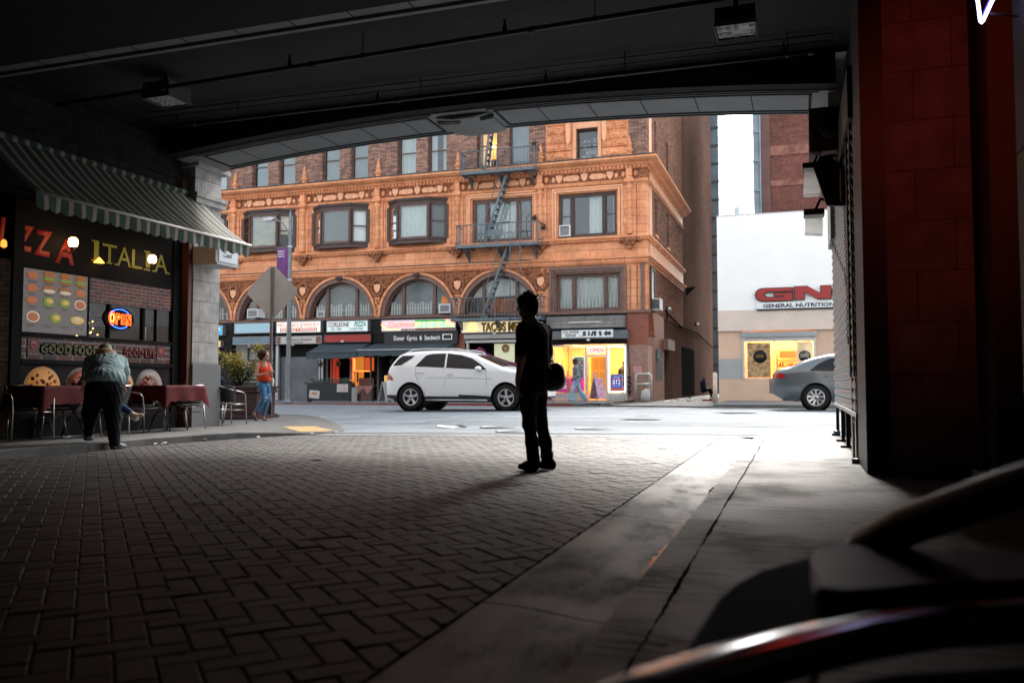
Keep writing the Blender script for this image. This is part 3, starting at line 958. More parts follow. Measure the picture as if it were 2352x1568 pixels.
# --- string courses, cornice, bands: one profile run along the front and round the corner
def run(name, prof, mat, x0=-40, yback=48.0, corner=-6.0, dent=None):
 """prof: (out, z) closed profile measured outwards from the wall faces"""
 mb = MB(); n = len(prof)
 secs = [[(x0, YF - o, z) for o, z in prof], [(corner + o, YF - o, z) for o, z in prof], [(corner + o, yback, z) for o, z in prof]]
 vs = [[mb.bm.verts.new(p) for p in s_] for s_ in secs]
 for i in range(2):
  for k in range(n):
   mb.bm.faces.new([vs[i][k], vs[i+1][k], vs[i+1][(k+1) % n], vs[i][(k+1) % n]])
 mb.bm.faces.new(vs[0][::-1]); mb.bm.faces.new(vs[2])
 if dent:
  o, z0, z1, w, gp_ = dent
  x = x0
  while x < corner + o - w: mb.box(x, x + w, YF - o - .05, YF - o + .01, z0, z1); x += w + gp_
 return part(name, mb, mat)
run('cornice', [(-.1,10.12), (.06,10.12), (.10,10.2), (.22,10.27), (.26,10.34), (.44,10.42), (.50,10.50), (.50,10.56), (.40,10.6), (-.1,10.62)], terra, dent=(.20,10.14,10.22,.09,.09))
run('frieze_moulding', [(-.1,9.50), (.05,9.50), (.10,9.55), (.12,9.62), (.04,9.68), (-.1,9.68)], terra)
run('sill_course', [(-.1,6.98), (.05,6.98), (.08,7.05), (.13,7.09), (.18,7.14), (.18,7.20), (.10,7.24), (-.1,7.24)], terra, dent=(.10,7.0,7.06,.07,.07))
run('string_course', [(-.1,6.0), (.04,6.0), (.06,6.07), (.10,6.10), (.12,6.19), (.20,6.24), (.20,6.30), (.06,6.34), (-.1,6.34)], terra, dent=(.09,6.02,6.08,.06,.06))
mb = MB(); mb.box(-40, -6.001, YF, YF + .69, 6.0, 6.99); mb.box(-6.6, -5.999, YF + .0, YF + .7, 6.0, 6.99)
mb.bm.free(); mb = MB(); mb.box(-40, -5.99, YF, YF + .69, 6.34, 6.98); part('plain_band', mb, terra)
mb = MB(); mb.box(-6.61, -5.975, YF + .69, 48, 6.34, 6.98); part('plain_band', mb, terra_l)
mb = MB(); mb.box(-6.61, -5.975, YF + .69, 48, 9.68, 10.12); part('side_frieze', mb, terra_l)
# stain line in dark lead on the ledges
mb = MB(); mb.box(-40, -11.2, YF - .205, YF, 6.335, 6.355); mb.box(-40, -5.55, YF - .48, YF, 10.615, 10.64); part('ledge_flashing', mb, pm('lead_flashing', (.12,.12,.12), .6, var=.3, scale=3))

# --- frieze
mb = MB(); mb.box(-40, -5.99, YF + .02, YF + .69, 9.68, 10.12); part('frieze', mb, terra_d)
def shield(mb, x, z, w, h, y0, d):
 mb.prism([(x-w/2, z+h/2), (x-w*.25, z+h*.42), (x, z+h/2), (x+w*.25, z+h*.42), (x+w/2, z+h/2), (x+w*.45, z-h*.1), (x+w*.2, z-h*.38), (x, z-h/2), (x-w*.2, z-h*.38), (x-w*.45, z-h*.1)], 'y', y0 - d, y0)
for a, b in zip(PIL[:-1], PIL[1:]):
 mb = MB()
 c = (a + b) / 2
 for dx in (-1.15, 0, 1.15): shield(mb, c + dx, 9.9, .30, .36, YF + .02, .09)
 for dx in (-.55, .55):
  mb.prism([(c+dx-.34, 9.9), (c+dx-.24, 10.02), (c+dx+.24, 10.02), (c+dx+.34, 9.9), (c+dx+.24, 9.78), (c+dx-.24, 9.78)], 'y', YF - .035, YF + .02)
  mb.ell((c+dx, YF - .04, 9.9), (.07, .03, .08), nu=8, nv=6)
 for dx in (-1.42, -.9, .9, 1.42): mb.ell((c+dx, YF, 9.88), (.09, .05, .12), nu=8, nv=6)
 mb.box(c - .05, c + .05, YF - .09, YF, 10.06, 10.16)
 part('frieze_ornament', mb, terra_l)

# --- third floor wall around the openings, pilasters
CB = [(a + b) / 2 for a, b in zip(PIL[:-1], PIL[1:])]
OP = {}
for i, c in enumerate(CB): OP[i] = (c - 1.5, c + 1.5, 7.38, 9.40)
OP[5] = (-14.07 + .02, -11.12, 7.26, 9.25)
OP[6] = (-9.94, -7.30, 7.26, 9.22)
mb = MB()
x = -40
for i in range(len(CB)):
 x0, x1, z0, z1 = OP[i]
 mb.box(x, x0, YF, YF + .69, 7.24, 9.50)
 mb.box(x0, x1, YF, YF + .69, z1, 9.50)
 mb.box(x0, x1, YF, YF + .69, 7.24, z0)
 x = x1
mb.box(x, -5.99, YF, YF + .69, 7.24, 9.50)
part('third_floor_wall', mb, terra)
mb = MB(); mb.box(-6.6, -5.985, YF + .69, YF + 1.35, 7.24, 9.5); mb.box(-6.6, -5.985, YF + .69, YF + 1.35, 10.62, 24); part('corner_quoin', mb, terra_l)
# flat architrave mouldings round the plain windows
mb = MB()
for x0, x1, z0, z1 in (OP[5], OP[6]):
 for k, o in ((.0, .10), (.12, .05)):
  a, b, c_, d = x0 - .08 - k, x1 + .08 + k, z0, z1 + .06 + k
  mb.box(a - .07, a, YF - o, YF, c_, d + .07); mb.box(b, b + .07, YF - o, YF, c_, d + .07); mb.box(a, b, YF - o, YF, d, d + .07)
part('window_surround', mb, terra_l)
for i, p in enumerate(PIL):
 mb = MB()
 # flat panel
 mb.box(p - .28, p + .28, YF - .06, YF, 7.25, 9.5)
 for s_ in (-1, 1): mb.box(p + s_*.36 - .03, p + s_*.36 + .03, YF - .04, YF, 7.3, 9.4)
 # baluster-like engaged column
 mb.lathe([(.13,7.26), (.13,7.34), (.10,7.36), (.12,7.4), (.12,7.85), (.10,7.9), (.14,7.95), (.14,8.02), (.09,8.06), (.13,8.12), (.13,8.2), (.08,8.27), (.095,8.4), (.10,8.7), (.085,9.0), (.10,9.08), (.08,9.12), (.14,9.22), (.17,9.3), (.17,9.36), (.13,9.4), (.13,9.5)], (p, YF - .10, 0), 12)
 mb.box(p - .2, p + .2, YF - .26, YF - .06, 9.5, 9.68); mb.box(p - .13, p + .13, YF - .22, YF, 9.68, 10.14)
 for s_ in (-1, 1): mb.ell((p + s_*.26, YF - .04, 9.9), (.1, .05, .14), nu=8, nv=6)
 part('pilaster', mb, terra)
 mb = MB()
 mb.prism([(p-.36,7.12), (p+.36,7.12), (p+.30,6.98), (p+.24,6.86), (p+.13,6.74), (p+.05,6.60), (p-.05,6.60), (p-.13,6.74), (p-.24,6.86), (p-.30,6.98)], 'y', YF - .26, YF)
 for dx in (-.24, -.08, .08, .24): mb.ell((p + dx, YF - .28, 6.98), (.07, .05, .08), nu=8, nv=6)
 for dx in (-.13, .0, .13): mb.ell((p + dx, YF - .26, 6.83), (.07, .05, .07), nu=8, nv=6)
 for dx in (-.4, .4): mb.ell((p + dx, YF - .08, 7.0), (.1, .08, .12), nu=8, nv=6)
 part('corbel', mb, terra_d, bevel=0)
 if i < 7 and i != 6 or True:
  mb = MB()
  mb.lathe([(.20,10.62), (.20,10.7), (.13,10.74), (.13,10.86), (.19,10.9), (.19,10.95), (.11,11.0), (.11,11.08), (.15,11.12), (.09,11.2), (.11,11.26), (.06,11.36), (.08,11.42), (.03,11.55), (.0,11.62)], (p, YF - .02, 0), 10)
  part('finial', mb, terra)

# --- fourth floor and above: brick with paired windows
mb = MB(); ops = []
for i, c in enumerate(CB):
 if i == 6: ops += [(-9.09, -8.12, 10.53, 12.08)]
 else: ops += [(c - 1.08, c - .10, 10.53, 12.75), (c + .49, c + 1.46, 10.53, 12.75)]
def brickrow(mb, ops, z0, z1, x0=-40, x1=-6.0):
 x = x0
 for a, b, c_, d in ops:
  mb.box(x, a, YF + .01, YF + .69, z0, z1)
  if c_ > z0: mb.box(a, b, YF + .01, YF + .69, z0, c_)
  if d < z1: mb.box(a, b, YF + .01, YF + .69, d, z1)
  x = b
 mb.box(x, x1, YF + .01, YF + .69, z0, z1)
brickrow(mb, ops, 10.5, 14.2)
ops2 = [(a, b, c_ + 3.9, d + 3.9) for a, b, c_, d in ops]
brickrow(mb, ops2, 14.2, 18)
mb.box(-40, -6.0, YF + .01, YF + .69, 18, 24)
part('upper_wall', mb, brick_f)
# rusticated panels of the end bay
mb = MB()
for x0, x1 in ((-10.5, -9.24), (-7.97, -6.76)):
 z = 10.72; r_ = 0
 mb.box(x0, x1, YF - .05, YF + .01, 10.62, 13.6)
 while z < 13.4:
  cols_ = (x0 + .02, (x0+x1)/2 - .01, x1 - .02) if r_ % 2 else (x0 + .02, x0 + .32, x1 - .32, x1 - .02)
  for a, b in zip(cols_[:-1], cols_[1:]):
   a += .02; b -= .02; zt = z + .33
   v = [(a,YF-.05,z), (b,YF-.05,z), (b,YF-.05,zt), (a,YF-.05,zt)]; w = [(a+.06,YF-.13,z+.06), (b-.06,YF-.13,z+.06), (b-.06,YF-.13,zt-.06), (a+.06,YF-.13,zt-.06)]
   mb.face(w)
   for k in range(4): mb.face([v[k], v[(k+1)%4], w[(k+1)%4], w[k]])
   if b - a > .4:
    for q_ in (.3, .5, .7): mb.ell((a + (b-a)*q_, YF - .14, z + .17), (.06, .03, .07), nu=8, nv=5)
  z += .39; r_ += 1
part('rusticated_panel', mb, terra)
mb = MB()
mb.box(-9.24, -9.10, YF - .10, YF + .01, 10.62, 13.6); mb.box(-8.11, -7.97, YF - .10, YF + .01, 10.62, 13.6); mb.box(-9.10, -8.11, YF - .08, YF + .01, 12.09, 13.6)
for x in (-9.42, -7.8): mb.prism([(x-.1,11.75), (x+.1,11.75), (x+.08,11.5), (x,11.35), (x-.08,11.5)], 'y', YF - .28, YF - .05); mb.box(x-.1, x+.1, YF-.28, YF-.05, 11.75, 13.6)
part('end_window_surround', mb, terra_l)

# --- windows
def folds(x0, x1, z0, z1, y, n=12, amp=.02, mat=None, parent=None, name='curtain'):
 mb = MB()
 nn = n * 4
 mb.grid(lambda i, j: (x0 + (x1 - x0) * i, y + amp * math.sin(i * n * 2 * PI) + amp * .4 * math.sin(i * n * 5.1 + 1), z0 + (z1 - z0) * j), nn, 1)
 return mb.build(name, mat, parent)
def sash(x0, x1, z0, z1, y, frame=None, split=.5, behind=None, back='blind', nf=10, glass=None, box=False, gap=None, bz0=None):
 """double-hung window: frame, panes, blind or curtain behind"""
 frame = frame or wood_d
 mb = MB(); t = .055
 mb.box(x0, x0+t, y, y+.08, z0, z1); mb.box(x1-t, x1, y, y+.08, z0, z1); mb.box(x0+t, x1-t, y, y+.08, z0, z0+t*1.3); mb.box(x0+t, x1-t, y, y+.08, z1-t, z1)
 if split:
  zm = z0 + (z1 - z0) * split; mb.box(x0+t, x1-t, y+.01, y+.09, zm-.025, zm+.025)
 w = mb.build('window', frame, tb)
 MB().box(x0+t*.5, x1-t*.5, y+.04, y+.046, z0+.02, z1-.02).build('pane', glass or gl, w)
 if behind is not None:
  if back == 'blind': MB().box(x0+.01, x1-.01, y+.16, y+.17, bz0 or z0, z1).build('blind', behind, w)
  elif back == 'curtain': folds(x0+.02, x1-.02, z0, z1, y+.22, nf, .02, behind, w)
  elif back == 'pair':
   m_ = (x0 + x1) / 2; g_ = gap or .15
   folds(x0+.02, m_-g_, z0, z1, y+.22, 4, .02, behind, w); folds(m_+g_, x1-.02, z0, z1, y+.22, 4, .02, behind, w)
 return w
kind4 = {0:(bl_g,'blind',bl_g,'blind'), 1:(bl_g,'blind',bl_g,'blind'), 2:(bl_t,'blind',bl_g,'blind'), 3:(bl_g,'blind',bl_g,'blind'), 4:(cur_w,'curtain',cur_w,'pair')}
lit4 = pm('lit_room_wall', (.8,.45,.12), .7, emit=(1.0,.42,.08), es=.26)
for i, c in enumerate(CB):
 for (zz, up) in ((10.55, 0), (14.45, 1)):
  if i == 6:
   sash(-9.07, -8.13, zz, zz + 1.5, YF + .2, wood_d); continue
  a = kind4.get(i, (bl_g,'blind',bl_g,'blind')) if not up else (bl_g,'blind',bl_g,'blind')
  if i == 5 and not up: a = (None, '', bl_g, 'blind')
  sash(c - 1.06, c - .12, zz, zz + 2.15, YF + .22, wood_b, behind=a[0], back=a[1], nf=5, split=.58)
  w = sash(c + .51, c + 1.44, zz, zz + 2.15, YF + .22, wood_b, behind=a[2], back=a[3], split=None if i == 5 else .58)
  if i == 5 and not up:
   MB().box(c - 1.2, c + .2, YF + 1.2, YF + 1.22, 10.5, 13).build('lit_room', lit4, w)
   MB().ell((c - .62, YF + 1.0, 12.0), (.10, .10, .05)).build('ceiling_lamp', emat('warm_lamp', (1,.8,.45), 9), w)
   MB().box(c - .75, c - .35, YF + 1.0, YF + 1.05, 10.55, 11.35).build('chair_back', wood_b, w)
# boxes stacked behind the end-bay window
mb = MB(); q = random.Random(5)
for zz in (10.62, 10.86, 11.06):
 x = -9.0
 while x < -8.25:
  w_ = q.uniform(.15, .3)
  if q.random() < (.95 if zz < 10.8 else .6): mb.box(x, x + w_ - .02, YF + .55, YF + .8, zz, zz + q.uniform(.12, .19))
  x += w_
for zz in (11.3, 11.62): mb.box(-9.05, -8.15, YF + .55, YF + .85, zz, zz + .02)
for zz in (11.32, 11.64):
 for x in (-8.9, -8.7, -8.45, -8.3): mb.box(x, x + q.uniform(.06, .15), YF + .56, YF + .8, zz, zz + q.uniform(.06, .2))
mb.build('stacked_box', pm('carton_white', (.45,.45,.43), .8, var=.3, scale=5), tb)

# projecting canted bay windows
def bay(c, kinds):
 y0, yp = YF + .0, YF - .48
 xo, xi = 1.52, .80
 z0, z1 = 7.40, 9.40
 pts = [(c - xo, y0), (c - xi, yp), (c + xi, yp), (c + xo, y0)]
 mb = MB()
 def outl(o): return [(c - xo - o, y0 + .05), (c - xi - o*.6, yp - o), (c + xi + o*.6, yp - o), (c + xo + o, y0 + .05)]
 mb.prism(outl(.0), 'z', z0, z0 + .12); mb.prism(outl(.05), 'z', z0 + .12, z0 + .17); mb.prism(outl(.03), 'z', z0 - .06, z0 - .001)
 mb.prism(outl(.0), 'z', z1 - .22, z1 - .06); mb.prism(outl(.07), 'z', z1 - .06, z1 + .0); mb.prism(outl(.11), 'z', z1 + .001, z1 + .06)
 # posts
 for (x, y) in pts[1:3]:
  mb.box(x - .06, x + .06, y, y + .12, z0 + .17, z1 - .22)
  mb.lathe([(.03,z0+.17), (.06,z0+.3), (.035,z0+.45), (.06,z0+.6), (.045,z0+.7), (.045,z1-.4), (.06,z1-.3), (.05,z1-.22)], (x, y - .01, 0), 8)
 for s_ in (-1, 1): mb.box(c + s_*xo - .06, c + s_*xo + .06, y0 - .05, y0 + .07, z0 + .17, z1 - .22)
 b = mb.build('bay_window', wood_d, tb)
 # sash bars: centre and cants
 zt, zb = z1 - .22, z0 + .17
 fr = MB()
 fr.box(c - xi + .06, c - xi + .13, yp + .02, yp + .08, zb, zt); fr.box(c + xi - .13, c + xi - .06, yp + .02, yp + .08, zb, zt)
 fr.box(c - xi + .13, c + xi - .13, yp + .02, yp + .08, zb, zb + .09); fr.box(c - xi + .13, c + xi - .13, yp + .02, yp + .08, zt - .07, zt)
 fr.build('sash', wood_b, b)
 MB().box(c - xi + .1, c + xi - .1, yp + .04, yp + .046, zb + .02, zt).build('pane', gl, b)
 for s_ in (-1, 1):
  a_ = Vector((c + s_*xi, yp + .05, 0)); e_ = Vector((c + s_*xo, y0 + .02, 0))
  d = e_ - a_; sf = MB()
  def P(t, z): v = a_ + d * t; return (v.x, v.y, z)
  for t0, t1, za, zc in ((.08,.16,zb,zt), (.84,.92,zb,zt), (.16,.84,zb,zb+.07), (.16,.84,zt-.06,zt), (.16,.84,(zb+zt)/2-.03,(zb+zt)/2+.03)):
   n_ = Vector((d.y, -d.x, 0)).normalized() * .02 * s_
   A = [Vector(P(t0,za)), Vector(P(t1,za)), Vector(P(t1,zc)), Vector(P(t0,zc))]
   f1 = [v + n_ for v in A]; f2 = [v - n_ for v in A]
   vv = [sf.bm.verts.new(v) for v in f1 + f2]
   for q4 in ((0,1,2,3), (7,6,5,4), (0,4,5,1), (1,5,6,2), (2,6,7,3), (3,7,4,0)): sf.bm.faces.new([vv[k] for k in q4])
  sf.build('sash', wood_d, b)
  m_ = MB(); m_.face([P(.1, zb), P(.9, zb), P(.9, zt), P(.1, zt)]); m_.build('pane', gl, b)
  kk = kinds[0] if s_ < 0 else kinds[2]
  if kk is not None:
   m_ = MB()
   zlo = zb if kk[1] > .99 else zt - (zt - zb) * kk[1]
   v = [Vector(P(t, z)) + Vector((-s_*.06, .10, 0)) for t, z in ((.08, zlo), (.9, zlo), (.9, zt), (.08, zt))]
   m_.face([tuple(q_) for q_ in v]); m_.build('blind', kk[0], b)
 k = kinds[1]
 if k[1] == 'blind': MB().box(c - xi + .1, c + xi - .1, yp + .14, yp + .15, zb, zt).build('blind', k[0], b)
 elif k[1] == 'curtain': folds(c - xi + .1, c + xi - .1, zb, zt, yp + .17, 13, .02, k[0], b)
 # dark inner lining
 MB().prism([(c - xo + .1, y0 + .06), (c - xi, yp + .3), (c + xi, yp + .3), (c + xo - .1, y0 + .06)], 'z', z0 + .17, z1 - .22)
 return b
cream_blind = pm('blind_cream', (.50,.42,.29), .7, col2=(.24,.20,.14), scale=2.2, stretch=(.6,1,3))
for i in range(0, 5):
 ks = {2: (None, (cream_blind,'blind'), (cur_b, .6)), 3: ((bl_d,1), (bl_d,'blind'), (cur_w, 1)), 4: ((bl_t,1), (cur_w,'curtain'), (bl_d,1))}.get(i, ((bl_d,1), (cream_blind,'blind'), (cur_b,1)))
 bay(CB[i], ks)
MB().box(-40, -6.7, YF + 1.35, YF + 1.36, 4.0, 14).build('interior_wall', inner_d, tb)

# fire-escape bay window and three-part window of the end bay
def tri(x0, x1, z0, z1, m1, m2, y, ks, frame=wood_b):
 mb = MB(); t = .09
 mb.box(x0, x0+t, y, y+.12, z0, z1); mb.box(x1-t, x1, y, y+.12, z0, z1); mb.box(x0+t, x1-t, y, y+.12, z1-t, z1); mb.box(x0+t, x1-t, y, y+.12, z0, z0+t)
 for m in (m1, m2):
  mb.box(m-.06, m+.06, y, y+.12, z0+t, z1-t)
  mb.lathe([(.03,z0+.1), (.055,z0+.25), (.03,z0+.4), (.055,z0+.5), (.04,z0+.6), (.04,z1-.4), (.055,z1-.2), (.04,z1-.1)], (m, y, 0), 8)
 w = mb.build('window', frame, tb)
 MB().box(x0+t, x1-t, y+.06, y+.066, z0+t, z1-t).build('pane', gl, w)
 for (a, b), k in zip(((x0+t, m1-.06), (m1+.06, m2-.06), (m2+.06, x1-t)), ks):
  sb = MB(); s2 = .045
  sb.box(a, a+s2, y+.02, y+.055, z0+t, z1-t); sb.box(b-s2, b, y+.02, y+.055, z0+t, z1-t); sb.box(a+s2, b-s2, y+.02, y+.055, z0+t, z0+t+.06); sb.box(a+s2, b-s2, y+.02, y+.055, z1-t-.05, z1-t)
  if k[0] == 'split': sb.box(a+s2, b-s2, y+.02, y+.055, (z0+z1)/2-.02, (z0+z1)/2+.02)
  sb.build('sash', k[1] if len(k) > 3 else frame, w)
  if k[-1] is not None:
   kk, mt = k[-1]
   if kk == 'blind': MB().box(a, b, y+.2, y+.21, z0+t, z1-t).build('blind', mt, w)
   elif kk == 'curtain': folds(a, b, z0+t, z1-t, y+.25, max(3, int((b-a)*9)), .02, mt, w)
   elif kk == 'part': folds(a+(b-a)*.5, a+(b-a)*.95, z0+t, z1-t, y+.25, 4, .03, mt, w)
   elif kk == 'strip': folds(b-(b-a)*.3, b-.02, z0+t, z1-t, y+.25, 1, .02, mt, w)
 return w
tri(-14.03, -11.14, 7.28, 9.24, -13.35, -11.85, YF + .12, [('x', ('blind', bl_t)), ('x', ('curtain', cur_w)), ('x', ('blind', bl_d))])
tri(-9.93, -7.31, 7.28, 9.21, -9.33, -7.88, YF + .12, [('split', ('blind', bl_g)), ('x', ('part', cur_w)), ('split', ('strip', cur_w))], wood_d)

# --- second floor: arches
def arch_wall(c, R_, z0, x0, x1, ztop, y0, y1, zc=4.02, n=24):
 mb = MB()
 arc_ = [(c + R_ * math.cos(PI - PI*k/n), zc + R_ * math.sin(PI*k/n)) for k in range(n+1)]
 # split in fans so every face stays convex-ish
 for k in range(n):
  (xa, za), (xb, zb_) = arc_[k], arc_[k+1]
  A = [(xa, za), (xb, zb_), (xb, ztop), (xa, ztop)]
  vf = [mb.bm.verts.new((p[0], y0, p[1])) for p in A]; mb.bm.faces.new(vf)
  vi = [mb.bm.verts.new((xa, y0, za)), mb.bm.verts.new((xb, y0, zb_)), mb.bm.verts.new((xb, y1, zb_)), mb.bm.verts.new((xa, y1, za))]
  mb.bm.faces.new(vi)
 if c - R_ > x0: mb.box(x0, c - R_, y0, y1, z0, ztop)
 if c + R_ < x1: mb.box(c + R_, x1, y0, y1, z0, ztop)
 return mb
arch_m = pm('arch_frame_brown', (.16,.085,.065), .55, var=.3, scale=5)
for i in range(6):
 c = CB[i]
 mb = arch_wall(c, 1.90, 3.98, PIL[i], PIL[i+1], 6.0, YF, YF + .6)
 part('spandrel_wall', mb, terra_d)
 # terracotta archivolt ring and dark inner ring
 def ring(r0, r1, y0, y1, mat, name, n=28):
  mb = MB()
  for k in range(n):
   a, b = PI*k/n, PI*(k+1)/n
   P = lambda r, t: (c - r*math.cos(t), 4.02 + r*math.sin(t))
   q4 = [P(r0,a), P(r1,a), P(r1,b), P(r0,b)]
   mb.prism(q4, 'y', y0, y1)
  bmesh.ops.remove_doubles(mb.bm, verts=mb.bm.verts, dist=1e-4)
  return mb.build(name, mat, tb)
 ring(1.90, 2.0, YF - .10, YF + .02, terra, 'archivolt')
 ring(1.70, 1.898, YF - .03, YF + .30, arch_m, 'arch_frame')
 mb = MB(); mb.prism([(c-.12, 5.78), (c+.12, 5.78), (c+.16, 6.0), (c-.16, 6.0)], 'y', YF - .2, YF); mb.ell((c, YF-.2, 5.9), (.1,.06,.08), nu=8, nv=6); part('arch_keystone', mb, wood_d if i < 5 else arch_m)
 # window inside the arch
 mb = MB(); y = YF + .22
 mb.box(c - 1.69, c + 1.69, y, y + .1, 4.0, 4.08)
 for s_ in (-1, 1):
  xm = c + s_ * .80
  hz = 4.02 + math.sqrt(1.70**2 - .8**2)
  mb.box(xm - .07, xm + .07, y - .03, y + .1, 4.08, hz)
 # inner sash outlines
 n = 18
 for (ra, rb) in ((1.62, 1.695),):
  for k in range(n*2):
   a, b = PI*k/(2*n), PI*(k+1)/(2*n)
   P = lambda r, t: (c - r*math.cos(t), 4.02 + r*math.sin(t))
   mb.prism([P(ra,a), P(rb,a), P(rb,b), P(ra,b)], 'y', y + .0, y + .08)
 w = mb.build('arched_window', wood_b, tb)
 mb = MB()
 pts = [(c - 1.68*math.cos(PI*k/n), 4.02 + 1.68*math.sin(PI*k/n)) for k in range(n+1)]
 mb.face([(p[0], y + .05, p[1]) for p in pts]); mb.build('pane', gl_d, w)
 mb = MB()
 back = {5: cur_w, 0: bl_d, 1: bl_d}.get(i, [bl_g, bl_g, cur_b, bl_g, cur_b][i] if i < 5 else bl_g)
 if i == 5:
  r_ = 1.6
  pts2 = [(c - r_*math.cos(PI*k/n), 4.02 + r_*math.sin(PI*k/n)) for k in range(n+1)]
  pts2 = [p for p in pts2 if p[1] > 4.75]
  mb.face([(p[0], y + .2, p[1]) for p in pts2]); mb.build('blind', cur_w, w)
  MB().box(c - .72, c + .72, y + .18, y + .195, 4.06, 4.72).build('orange_cloth', pm('orange_cloth', (.42,.13,.05), .8, var=.4, scale=2), w)
 else:
  mb.face([(p[0]*.97 + c*.03, y + .3, p[1] - .05) for p in pts]); mb.build('blind', [bl_d, bl_d, bl_t, bl_g, bl_g][i], w)
  mb = MB()   # comb-cut valance of white slats low in the window
  x = c - 1.5; q = random.Random(i)
  while x < c + 1.5:
   if abs(abs(x + .04 - c) - .8) > .1 and q.random() < .93:
    h_ = .52 + .08 * (int(x * 11) % 2)
    mb.box(x, x + .075, y + .12, y + .13, 4.1, 4.1 + h_)
   x += .135
  mb.box(c - 1.5, c + 1.5, y + .135, y + .14, 4.38, 4.42)
  mb.build('curtain', cur_w, w)
# carved wreaths with shields in the spandrels
for i in range(1, 7):
 p = PIL[i]
 mb = MB(); q = random.Random(i)
 cz = 5.35
 for k in range(18):
  a = 2*PI*k/18; mb.ell((p + .30*math.cos(a), YF - .06, cz + .38*math.sin(a)), (.085, .07, .075), (0, a, 0), 8, 6)
 for k in range(46):
  s_ = q.choice((-1, 1)); u = q.uniform(.1, 1.15); z = 5.9 - q.uniform(0, 1) * (.75 - .55*u)
  if math.hypot(p + s_*u - (p + (2.04 if s_ > 0 else -2.04)), z - 4.02) > 2.06: mb.ell((p + s_*u, YF - .02, z), (q.uniform(.05,.1), .06, q.uniform(.04,.08)), (0, q.uniform(0, 3), 0), 7, 5)
 for k in range(8):
  mb.ell((p + q.uniform(-.06,.06), YF - .04, 4.25 + .1*k), (.06, .05, .06), nu=7, nv=5)
 part('wreath', mb, terra_d)
 mb = MB(); shield(mb, p, cz, .34, .42, YF - .02, .07); part('shield', mb, terra_l)
 mb = MB(); mb.box(p - .10, p + .10, YF - .05, YF, 3.99, 4.85); mb.box(p-.14, p+.14, YF-.09, YF, 4.85, 4.93); part('arch_pier', mb, terra)
# end bay second floor: rectangular window
mb = MB()
mb.box(-10.74, -10.36, YF, YF + .6, 3.98, 6.0); mb.box(-10.36, -6.89, YF, YF + .6, 5.95, 6.0); mb.box(-6.89, -5.99, YF, YF + .6, 3.98, 6.0)
part('end_bay_wall', mb, terra)
mb = MB()
for o, w_, y_ in ((0, .12, -.12), (.12, .10, -.06), (.22, .08, .02)):
 a, b, d = -10.36 + o, -6.89 - o, 5.95 - o
 mb.box(a, a + w_, YF + y_, YF + .3, 3.98, d); mb.box(b - w_, b, YF + y_, YF + .3, 3.98, d); mb.box(a + w_, b - w_, YF + y_, YF + .3, d - w_, d)
part('window_surround', mb, arch_m)
w = tri(-10.06, -7.19, 4.0, 5.65, -9.28, -7.85, YF + .2, [('x', ('curtain', cur_w)), ('x', ('curtain', cur_w)), ('x', ('curtain', cur_w))])
mb = MB()
x = -9.95
while x < -7.3:
 if min(abs(x + .04 + 9.28), abs(x + .04 + 7.85)) > .12: mb.box(x, x + .09, YF + .3, YF + .31, 4.12, 4.62 + .05 * (int(x*9) % 2))
 x += .16
mb.box(-9.95, -7.3, YF + .315, YF + .32, 4.4, 4.45); mb.build('valance', cur_w, w)
mb = MB()
for x in (-6.73, -6.44):
 z = 4.05
 while z < 5.9: mb.box(x - .03, x + .03, YF - .03, YF, z, z + .05); z += .1
mb.box(-6.27, -6.12, YF - .09, YF, 3.98, 5.98)
part('beaded_panel', mb, arch_m)
mb = MB(); mb.box(-10.6, -5.85, YF - .12, YF + .01, 3.86, 3.98); mb.box(-40, -10.6, YF - .06, YF + .1, 3.90, 3.98); part('floor_ledge', mb, arch_m)
# side window with air conditioner bracket on the alley side
mb = MB(); mb.box(-6.02, -5.9, 36.5, 36.62, 3.95, 5.9); mb.box(-6.02, -5.9, 37.5, 37.62, 3.95, 5.9); mb.box(-6.02, -5.9, 36.62, 37.5, 5.78, 5.9); mb.box(-6.02,-5.93,36.62,37.5,4.0,4.08); part('side_window_frame', mb, wood_d)
mb = MB(); mb.box(-6.02, -5.96, 36.62, 37.5, 4.08, 5.78); part('side_window_blind', mb, cur_w)
mb = MB(); mb.box(-6.6, -6.02, YF + .69, 37.6, 3.95, 6.0); mb.box(-6.6, -6.001, 37.6, 48, 5.98, 6.0); part('side_corner', mb, arch_m)
mb = MB(); mb.prism([(36.3,3.9),(37.9,3.9),(37.8,3.7),(37.6,3.5),(37.6,3.2),(37.5,3.1),(37.5,2.9),(36.6,2.9),(36.6,3.1),(36.5,3.3),(36.4,3.6)], 'x', -5.98, -5.82); part('window_corbel', mb, redp)
mb = MB(); mb.box(-6.6, -5.75, 40.3, 42.6, 2.45, 2.95); part('duct_box', mb, pm('duct_paint', (.26,.17,.13), .7, var=.2, scale=3))
mb = MB(); mb.box(-6.05, -6.0, 47.4, 53.2, .15, 2.9); part('alley_opening', mb, inner_d)
mb = MB(); mb.box(-6.05, -5.975, 38.0, 40.05, .95, 2.35); part('alley_door', mb, pm('alley_door_dark', (.04,.018,.014), .6))
mb = MB()
for k in range(7): mb.box(-5.98, -5.93, 38.1, 39.0, 1.95 + k*.07, 1.99 + k*.07)
mb.box(-5.98, -5.80, 38.1, 39.0, 1.9, 1.94); part('vent_grille', mb, bl_t)
mb = MB()
mb.tube([(-5.97,41.0,4.35), (-5.97,47,3.95), (-5.97,55,4.05), (-5.97,65,3.6)], .03, 6); mb.tube([(-5.97,41.6,4.4), (-5.97,41.6,4.0)], .03, 6)
part('wall_conduit', mb, inner_d)
wl = pm('white_fitting', (.6,.6,.6), .5)
